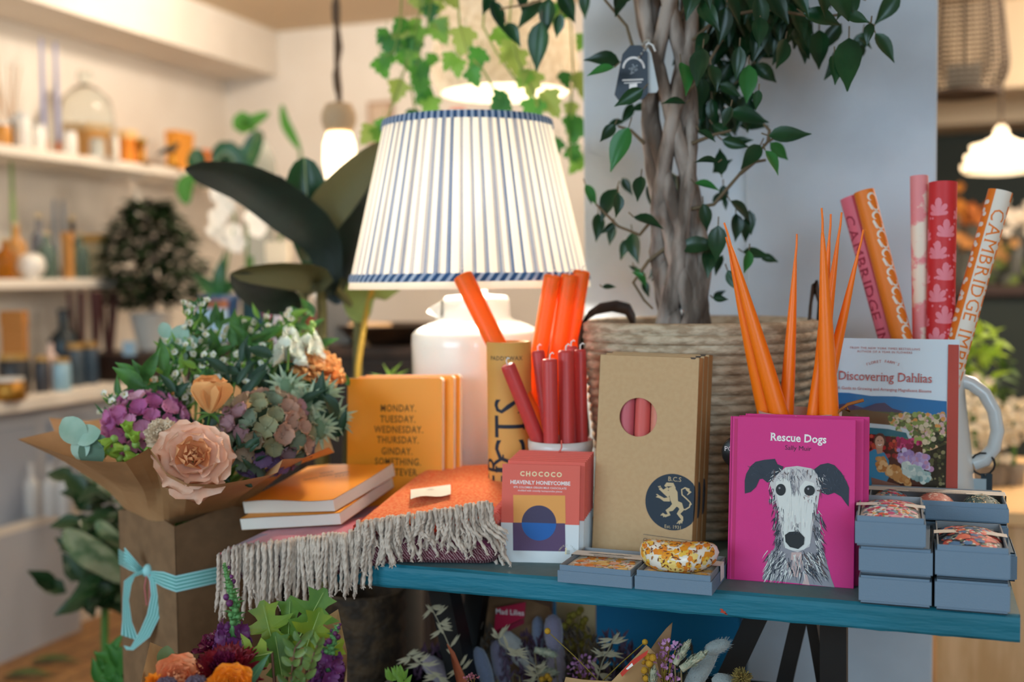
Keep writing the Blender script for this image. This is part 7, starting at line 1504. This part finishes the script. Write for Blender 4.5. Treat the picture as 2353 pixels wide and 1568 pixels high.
for i, (x, y) in enumerate(((2240, 960), (2290, 985), (2330, 960), (2265, 1030))):
    c = pd(x, y, 2.75); t = thing('white_flower_bunch', ('cream flowers seen through the jug handle', 'cream flowers right of the jug handle', 'cream flowers at the right picture edge', 'low cream flowers under the jug handle')[i], 'flowers', (c.x, c.y, zt_)); b = MB()
    for k in range(40):
        p = c+Vector((rn.gauss(0, .035), rn.gauss(0, .03), rn.gauss(0, .03))); ax = tocam(p, .5, rn.uniform(-.6, .6)); B = frame(ax.orthogonal(), ax, p)
        for q in range(5): petal(b, B @ R(q*72) @ R(20, 'X'), .016, .012, wf, n=3)
        b.build('bloom', t, world=True); b = MB()
    MB().tube([Vector((c.x, c.y, zt_+.03)), c], .006, stemm, n=6).build('stem', t, world=True); MB().lathe([(.025, 0), (.03, .05), (.026, .05), (.022, .01), (0, .01)], G('#8a7a68', .6), n=16).build('vase', t)
# plants and basket low on the left and under the bench
c = pd(225, 1200, 2.5); t = thing('floor_plant', 'dark leafy plant in a black pot on the floor left of the flower box', 'plant', (c.x, c.y, 0)); b = MB(); vg = mat('variegated_leaf', '#5d7a55', .5, var='#a3ad8a', vs=25, tl=.1)
MB().lathe([(.06, 0), (.085, .22), (.09, .23), (.08, .23), (.055, .01), (0, .01)], G('#1d1c1f', .4), n=22).build('pot', t); MB().tube([(0, 0, .2), (.02, 0, c.z)], .008, stemm, n=6).build('stem', t)
for k in range(150):
    p = pd(rn.gauss(235, 38), rn.uniform(1100, 1390), 2.5+rn.uniform(-.08, .08)); dd = Vector((rn.uniform(-1, 1), rn.uniform(-1, 1), rn.uniform(-.6, .6))).normalized(); leafmesh(b, p, p+dd*.075, UPV-FWD, .045, mat('deep_floor_leaf', '#24401f', .4), None, .1, n=4)
b.build('foliage', t, world=True)
for pts, w in ((((285, 1340, 0), (240, 1290, -.05), (190, 1250, -.08), (150, 1215, -.1)), 84), (((285, 1260, 0), (265, 1240, -.03), (240, 1215, -.05), (220, 1200, -.05)), 44)): bigleaf(list(pts), w, vg, vg, 'leaf', tilt=15, par=t, d=2.42)
c = pd(275, 1545, 1.9); t = thing('low_plant', 'bright green bushy leaves at the foot of the flower box', 'plant', (c.x, c.y, 0)); b = MB(); MB().lathe([(.08, 0), (.1, .3), (.09, .3), (.07, .02), (0, .02)], G('#5a4a3c', .6), n=20).build('pot', t); MB().tube([(0, 0, .28), (0, 0, c.z-.0)], .01, stemm, n=6).build('stem', t)
for k in range(70): p = pd(rn.gauss(285, 26), rn.uniform(1515, 1620), 1.9+rn.uniform(-.05, .05)); dd = (imdir(rn.uniform(-170, -10))).normalized(); leafmesh(b, p, p+dd*.05, UPV-FWD, .022, G('#3f7a2f', .5, tl=.2), None, .1, n=4)
b.build('foliage', t, world=True)
for i, (x, y) in enumerate(((120, 1522), (60, 1555))):
    p = pz_(x, y, .004); t = thing('fallen_leaf', ('fallen dark leaf on the wooden floor at lower left', 'second fallen leaf nearest the lower left corner')[i], 'leaf', tuple(p)); b = MB(); leafmesh(b, p-rt0*.07, p+rt0*.09, Zv, .05, G('#3f5a2a', .6), None, .08); b.build('leaf_blade', t, world=True)
c = pd(838, 1430, 1.92); t = thing('wicker_basket', 'dark brown wicker basket on the floor under the left of the bench', 'basket', (c.x, c.y, 0)); rw = 88/F*1.92*1.05; ztop = pd(838, 1352, 1.92).z
MB().lathe([(rw*.8, 0)]+[(rw*(.85+.15*i/40)+.004*math.sin(i*PI/1.0+.8), ztop*i/40) for i in range(1, 41)]+[(rw*.93, ztop), (rw*.8, .02)], mat('brown_wicker', '#4f3a24', .7, var='#2f2114', vs=40, bump=.8, bs=120), n=48, cap=False, rf=lambda a, i: 1+.02*math.sin(a*26+i*PI)).build('woven_body', t)
# ================================================================ dried bouquets under the bench front
rn = random.Random(77)
dbk = thing('floor_bucket', 'dark bucket under the bench holding the dried bouquets', 'bucket', (py_(1380, 1500, .13).x, .13, 0)); bx0 = py_(1380, 1500, .13).x
zk = .56
MB().box(-.34, .34, -.09, .19, 0, .02, iron).box(-.34, .34, -.09, -.08, .02, zk, iron).box(-.34, .34, .18, .19, .02, zk, iron).box(-.34, -.33, -.08, .18, .02, zk, iron).box(.33, .34, -.08, .18, .02, zk, iron).build('bucket_body', dbk)
def dstem(t, c, m=None, r=.0012): 
    f = Vector((max(bx0-.3, min(bx0+.3, c.x+(bx0-c.x)*.12)), max(.07, min(.29, c.y)), .03)); mid = Vector((f.x*.5+c.x*.5, f.y, zk)); MB().tube([f, mid, c], r, m or G('#8a7a58', .7), n=5).build('stem', t, world=True)
fluff = {h: mat('bunny_tail_'+h, tuple(v*.62 for v in lin(h)[:3]), .95, bump=.6, bs=400, sheen=.6) for h in ('#d8d2cc', '#9d93ae', '#8f97b4', '#b9a3ae', '#b3bcbc', '#b7ab8c')}  # colours dimmed so the heads carry the shade under the bench
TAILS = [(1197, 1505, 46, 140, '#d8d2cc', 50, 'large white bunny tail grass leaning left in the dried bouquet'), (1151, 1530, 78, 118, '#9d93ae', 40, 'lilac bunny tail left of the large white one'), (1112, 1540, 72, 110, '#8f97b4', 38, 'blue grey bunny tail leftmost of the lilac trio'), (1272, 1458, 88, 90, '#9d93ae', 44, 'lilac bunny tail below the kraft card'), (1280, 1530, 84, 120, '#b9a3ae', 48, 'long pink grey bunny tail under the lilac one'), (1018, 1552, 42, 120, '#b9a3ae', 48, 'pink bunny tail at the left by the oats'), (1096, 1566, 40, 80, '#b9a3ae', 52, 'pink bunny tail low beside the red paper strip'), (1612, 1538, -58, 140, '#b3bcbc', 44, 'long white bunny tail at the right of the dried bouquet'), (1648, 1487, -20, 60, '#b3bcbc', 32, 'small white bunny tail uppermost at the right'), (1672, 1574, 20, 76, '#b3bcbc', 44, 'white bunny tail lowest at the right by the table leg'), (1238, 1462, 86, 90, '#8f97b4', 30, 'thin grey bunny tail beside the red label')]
for x, y, a, L_, hx, w, lb in TAILS:
    Y = .05 if x > 1480 else rn.uniform(.20, .26); c = py_(x, y, Y); s = dep(c)/F; d = imdir(a); n = 9; b = MB()
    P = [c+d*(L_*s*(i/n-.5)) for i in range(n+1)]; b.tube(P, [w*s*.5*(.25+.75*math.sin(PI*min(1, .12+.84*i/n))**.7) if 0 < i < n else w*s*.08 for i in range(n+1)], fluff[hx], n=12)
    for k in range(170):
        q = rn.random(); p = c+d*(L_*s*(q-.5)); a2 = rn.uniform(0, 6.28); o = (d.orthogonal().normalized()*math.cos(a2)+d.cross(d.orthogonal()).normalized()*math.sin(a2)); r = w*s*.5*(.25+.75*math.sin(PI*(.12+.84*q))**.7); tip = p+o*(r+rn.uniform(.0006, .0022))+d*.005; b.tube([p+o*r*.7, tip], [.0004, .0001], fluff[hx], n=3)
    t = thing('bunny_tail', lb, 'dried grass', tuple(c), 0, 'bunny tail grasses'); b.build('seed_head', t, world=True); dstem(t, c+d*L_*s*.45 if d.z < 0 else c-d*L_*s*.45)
oat = mat('dried_oat', '#b9ae92', .8, tl=.2)
for i, (pts, lb) in enumerate(((((1075, 1568), (1030, 1480), (1008, 1430), (990, 1395)), 'tall dried oat stalk left of the red paper strip'), (((1020, 1568), (985, 1540), (960, 1520), (935, 1505)), 'dried oat stalk lowest at the left'), (((1370, 1568), (1385, 1520), (1400, 1490), (1412, 1462)), 'dried oat stalk before the blue board'), (((1240, 1568), (1228, 1530), (1150, 1480), (1145, 1465)), 'dried oat stalk among the lilac bunny tails'), (((1225, 1566), (1236, 1560), (1240, 1552), (1232, 1545)), 'short oat spikelet below the large white bunny tail'))):
    P = [py_(x, y, .13+.01*i) for x, y in pts]; t = thing('dried_oat', lb, 'dried grass', tuple(P[0]), 0, 'dried oats'); MB().tube(P, .0009, oat, n=4).build('stalk', t, world=True); b = MB()
    for j in range(1, len(P)):
        for k in range(5 if i < 4 else 2):
            p = P[j].lerp(P[j-1], rn.random()*.7); a = rn.uniform(120, 250) if k % 2 else rn.uniform(-60, 40); dd = (imdir(a)+FWD*rn.uniform(-.3, .3)).normalized(); L_ = rn.uniform(.014, .026)
            leafmesh(b, p, p+dd*L_, -FWD, .0045, oat, None, .1, n=3); leafmesh(b, p, p+(dd+UPV*.25).normalized()*L_*.9, -FWD, .004, oat, None, .1, n=3)
    b.build('spikelets', t, world=True); dstem(t, P[0])
yb = mat('craspedia_yellow', '#c9962a', .8, bump=.6, bs=700); ybd = mat('dusky_yellow', '#8f7d2c', .85, bump=.6, bs=700)
def clump(nm, pts, r, m, lb, foot_, cat='dried flower', grp=None, Y=.05, sub=0):
    P = [py_(x, y, Y+rn.uniform(-.008, .008)) for x, y in pts]; t = thing(nm, lb, cat, tuple(P[0]), 0, grp); f = py_(*foot_, Y+.01); b = MB(); s = MB()
    for p in P:
        s.tube([f, f.lerp(p, .5)+RGT*rn.uniform(-.004, .004), p], .0008, G('#8a7428', .7), n=4)
        if sub:
            for k in range(sub): a, z = rn.uniform(0, 6.28), rn.uniform(-1, 1); q = math.sqrt(1-z*z); o = Vector((q*math.cos(a), q*math.sin(a), z)); ax = o; B = frame(ax.orthogonal(), ax, p+o*r*.8); petal(b, B @ R(rn.uniform(0, 360)) @ R(35, 'X'), r*.7, r*.6, m, n=3)
        else: b.sphere(p, r*rn.uniform(.85, 1.1), m, n=10, k=7)
    b.build('flower_heads', t, world=True); s.build('stalks', t, world=True); dstem(t, f)
clump('craspedia', [(1478, 1520), (1488, 1510), (1500, 1512), (1492, 1525), (1475, 1530), (1484, 1560), (1480, 1540), (1470, 1528), (1490, 1506)], .0048, yb, 'bunch of round mustard dried flowers before the red printed kraft paper', (1486, 1580), Y=.02)
clump('craspedia', [(1252, 1560), (1264, 1562), (1258, 1555), (1245, 1562)], .0042, yb, 'small bunch of mustard dried flowers low in the middle', (1258, 1585), Y=.16)
clump('craspedia', [(1318, 1414), (1330, 1408), (1334, 1402), (1308, 1428), (1322, 1440), (1340, 1430), (1345, 1424), (1296, 1440), (1300, 1455), (1332, 1450), (1342, 1460), (1355, 1468), (1312, 1486), (1336, 1482), (1320, 1470), (1310, 1416), (1336, 1442), (1300, 1478)], .0056, ybd, 'tall bunch of dusky yellow dried flowers before the kraft card', (1325, 1560), Y=.27)
clump('craspedia', [(1258, 1451), (1482, 1476)], .0042, yb, 'two single mustard dried flowers high in the bouquet', (1380, 1570), Y=.03)
lil = mat('lilac_statice', '#b878b4', .8, var='#cf9ac4', vs=90, tl=.2)
clump('statice', [(1325, 1530), (1338, 1520), (1350, 1518), (1362, 1526), (1330, 1545), (1345, 1538), (1360, 1545), (1352, 1530), (1320, 1540)], .009, lil, 'lilac statice head in the middle of the dried bouquet', (1345, 1580), Y=.17, sub=9)
clump('statice', [(1528, 1490), (1540, 1484), (1552, 1494), (1530, 1506), (1545, 1510), (1522, 1520), (1538, 1525), (1525, 1545), (1540, 1548), (1520, 1562), (1545, 1565)], .009, lil, 'lilac pink statice spire at the right of the dried bouquet', (1530, 1590), Y=.022, sub=9)
clump('statice', [(1076, 1556), (1082, 1562), (1090, 1552)], .006, G('#c47a8a', .8), 'small pink statice head beside the red paper strip', (1085, 1590), Y=.04, sub=8)
phl = mat('phalaris_head', '#9aa08a', .9, var='#b9b49a', vs=200, bump=.5, bs=500)
for x, y, a, L_, w, lb in ((1566, 1502, -58, 58, 26, 'greenish canary grass head right of the lilac statice'), (1592, 1520, -35, 66, 30, 'tan canary grass head crossing the long white bunny tail'), (1500, 1562, -85, 52, 24, 'pale canary grass head below the mustard flowers'), (1252, 1500, 15, 50, 26, 'sage canary grass head right of the large white bunny tail'), (1256, 1545, 5, 46, 26, 'lower sage canary grass head above the mustard flowers')):
    c = py_(x, y, .02 if x > 1480 else .19); s = dep(c)/F; d = imdir(a); t = thing('canary_grass', lb, 'dried grass', tuple(c), 0, 'canary grasses'); b = MB()
    for k in range(70):
        q = rn.random(); p = c+d*(L_*s*(q-.5)); a2 = rn.uniform(0, 6.28); e = d.orthogonal().normalized(); o = e*math.cos(a2)+d.cross(e)*math.sin(a2); r = w*s*.5*math.sin(PI*(.1+.85*q)); leafmesh(b, p+o*r*.5, p+o*r+d*.006, o, .0026, phl, None, .1, n=3)
    b.tube([c-d*L_*s*.5, c+d*L_*s*.45], w*s*.3, phl, n=8); b.build('seed_head', t, world=True); dstem(t, c-d*L_*s*.5)
c = py_(1705, 1560, .03); t = thing('bristly_head', 'bristly brown dried head between white tails at the table leg', 'dried flower', tuple(c)); b = MB(); bm = mat('bristle_brown', '#5a4a24', .8, var='#a08a4a', vs=300)
for k in range(160): a, z = rn.uniform(0, 6.28), rn.uniform(-1, 1); q = math.sqrt(1-z*z); o = Vector((q*math.cos(a), q*math.sin(a), z)); b.tube([c+o*.005, c+o*rn.uniform(.011, .015)], [.001, .0006], bm, n=4)
b.build('seed_head', t, world=True); dstem(t, c)
# kraft cones
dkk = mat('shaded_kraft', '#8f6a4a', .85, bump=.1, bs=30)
def cone(pts, lb, m, foot_, extra=None):
    P = [py_(x, y, Y) for x, y, Y in pts]; f = py_(*foot_[:2], foot_[2]); f.z = max(f.z, .30); t = thing('kraft_wrap', lb, 'paper', tuple(f)); n = 7
    rows = []
    for i in range(n+1):
        k = i/n; rows.append([p.lerp(f+(p-f)*.12, k)+Vector((0, .005*math.sin(PI*k)*math.sin(j*1.3), 0)) for j, p in enumerate(P)])
    b = MB(); b.grid(rows, m, smooth=True); o = b.build('paper_sheet', t, world=True); d = o.modifiers.new('thick', 'SOLIDIFY'); d.thickness = .0012; return t
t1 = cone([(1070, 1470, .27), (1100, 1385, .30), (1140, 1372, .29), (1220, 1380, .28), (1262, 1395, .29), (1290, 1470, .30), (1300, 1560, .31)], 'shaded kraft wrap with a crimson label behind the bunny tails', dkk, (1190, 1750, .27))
a = [py_(x, y, .262) for x, y in ((1140, 1398), (1208, 1384), (1205, 1420), (1135, 1452))]; b = MB(); crm = mat('crimson_label', '#b3183f', .5); b.add(a+[p+Vector((0, .001, 0)) for p in a], [(0, 3, 2, 1), (4, 5, 6, 7)], crm)
Mt = frame(((a[0]-a[3]).normalized()), Vector((0, -1, 0)), a[3].lerp(a[0], .52).lerp(a[2].lerp(a[1], .5), .5)-Vector((0, .0006, 0))); tx_ = MB().text('Mad Lilies', .0118, txw, R(8), bold=.01); b.add(tx_.v, tx_.f, txw, Mt)
a = [py_(x, y, .262) for x, y in ((1134, 1454), (1205, 1422), (1204, 1434), (1133, 1468))]; b.add(a, [(0, 3, 2, 1)], mat('dark_crimson', '#8a1234', .5)); b.build('label', t1, world=True)
t2 = cone([(1052, 1568, .06), (1034, 1500, .05), (1028, 1480, .05), (1045, 1500, .045), (1062, 1540, .04), (1080, 1580, .04)], 'narrow kraft fold edged red left of the bunny tails', mat('red_edge_kraft', '#a0563a', .8), (1080, 1700, .05))
t3 = cone([(1290, 1590, .01), (1300, 1556, .008), (1340, 1562, .008), (1405, 1566, .006), (1440, 1530, .008), (1485, 1482, .012), (1505, 1500, .02), (1520, 1568, .03)], 'pale kraft wrap printed red and white with a raised peak', kr2, (1430, 1740, .05))
a = [py_(x, y, .004) for x, y in ((1425, 1548), (1450, 1520), (1490, 1494), (1486, 1506), (1455, 1530), (1430, 1556))]; b = MB(); b.add(a, [(0, 5, 4, 3, 2, 1)], G('#c43a2c', .6)); a = [py_(x, y, .0035) for x, y in ((1438, 1538), (1452, 1524), (1455, 1530), (1442, 1540))]; b.add(a, [(0, 3, 2, 1)], txw); b.build('printed_band', t3, world=True)
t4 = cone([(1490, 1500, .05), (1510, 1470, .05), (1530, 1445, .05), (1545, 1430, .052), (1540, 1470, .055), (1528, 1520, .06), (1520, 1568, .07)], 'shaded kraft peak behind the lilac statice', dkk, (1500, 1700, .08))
kc = thing('kraft_card', 'cream card standing behind the dusky yellow dried flowers under the bench', 'card', (py_(1325, 1440, .35).x, .35, 0)); a, d = py_(1278, 1380, .35), py_(1369, 1486, .35); MB().box(a.x, d.x, .349, .353, .30, a.z+.0, G('#d9b98a', .7)).box((a.x+d.x)/2-.02, (a.x+d.x)/2+.02, .353, .375, 0, .5, iron).build('card_sheet', kc, world=True)
lf = thing('leafy_sprig', 'small bright green sprig at the bottom left of the dried bouquets', 'foliage', tuple(py_(910, 1570, .05))); b = MB(); f = py_(915, 1590, .05)
for k in range(12): p = py_(rn.uniform(895, 930), rn.uniform(1558, 1580), .05); dd = (imdir(rn.uniform(-150, -30))).normalized(); leafmesh(b, p, p+dd*.02, -FWD, .009, lfl, None, n=4)
b.build('foliage', lf, world=True); MB().tube([Vector((f.x+.05, .1, .03)), Vector((f.x+.02, .08, .5)), f], .0016, stemm, n=5).build('stem', lf, world=True)

# dark dried heather filling the bouquets
hea = [mat('heather_'+h, h, .85, tl=.1) for h in ('#4a2f42', '#3a3226', '#54463a', '#5a4658')]
for i, (x, y) in enumerate(((985, 1545), (1060, 1520), (1120, 1500), (1180, 1550), (1225, 1520), (1300, 1550), (1370, 1545), (1410, 1520), (1455, 1550), (1560, 1545), (1330, 1500), (1265, 1500))):
    c = py_(x, y, .23+.015*(i % 3)); t = thing('dried_heather', 'dark dried heather sprig filling the dried bouquets under the bench', 'dried flower', tuple(c), 0, 'dark dried heather'); b = MB()
    for k in range(70):
        p = c+RGT*rn.uniform(-.022, .022)+UPV*rn.uniform(-.05, .035)+FWD*rn.uniform(-.012, .012); dd = (imdir(rn.uniform(-130, -50))+FWD*rn.uniform(-.4, .4)).normalized(); leafmesh(b, p, p+dd*rn.uniform(.010, .02), -FWD+RGT*rn.uniform(-.5, .5), .005, hea[i % 4], None, .1, n=3)
    b.build('foliage', t, world=True); dstem(t, c)
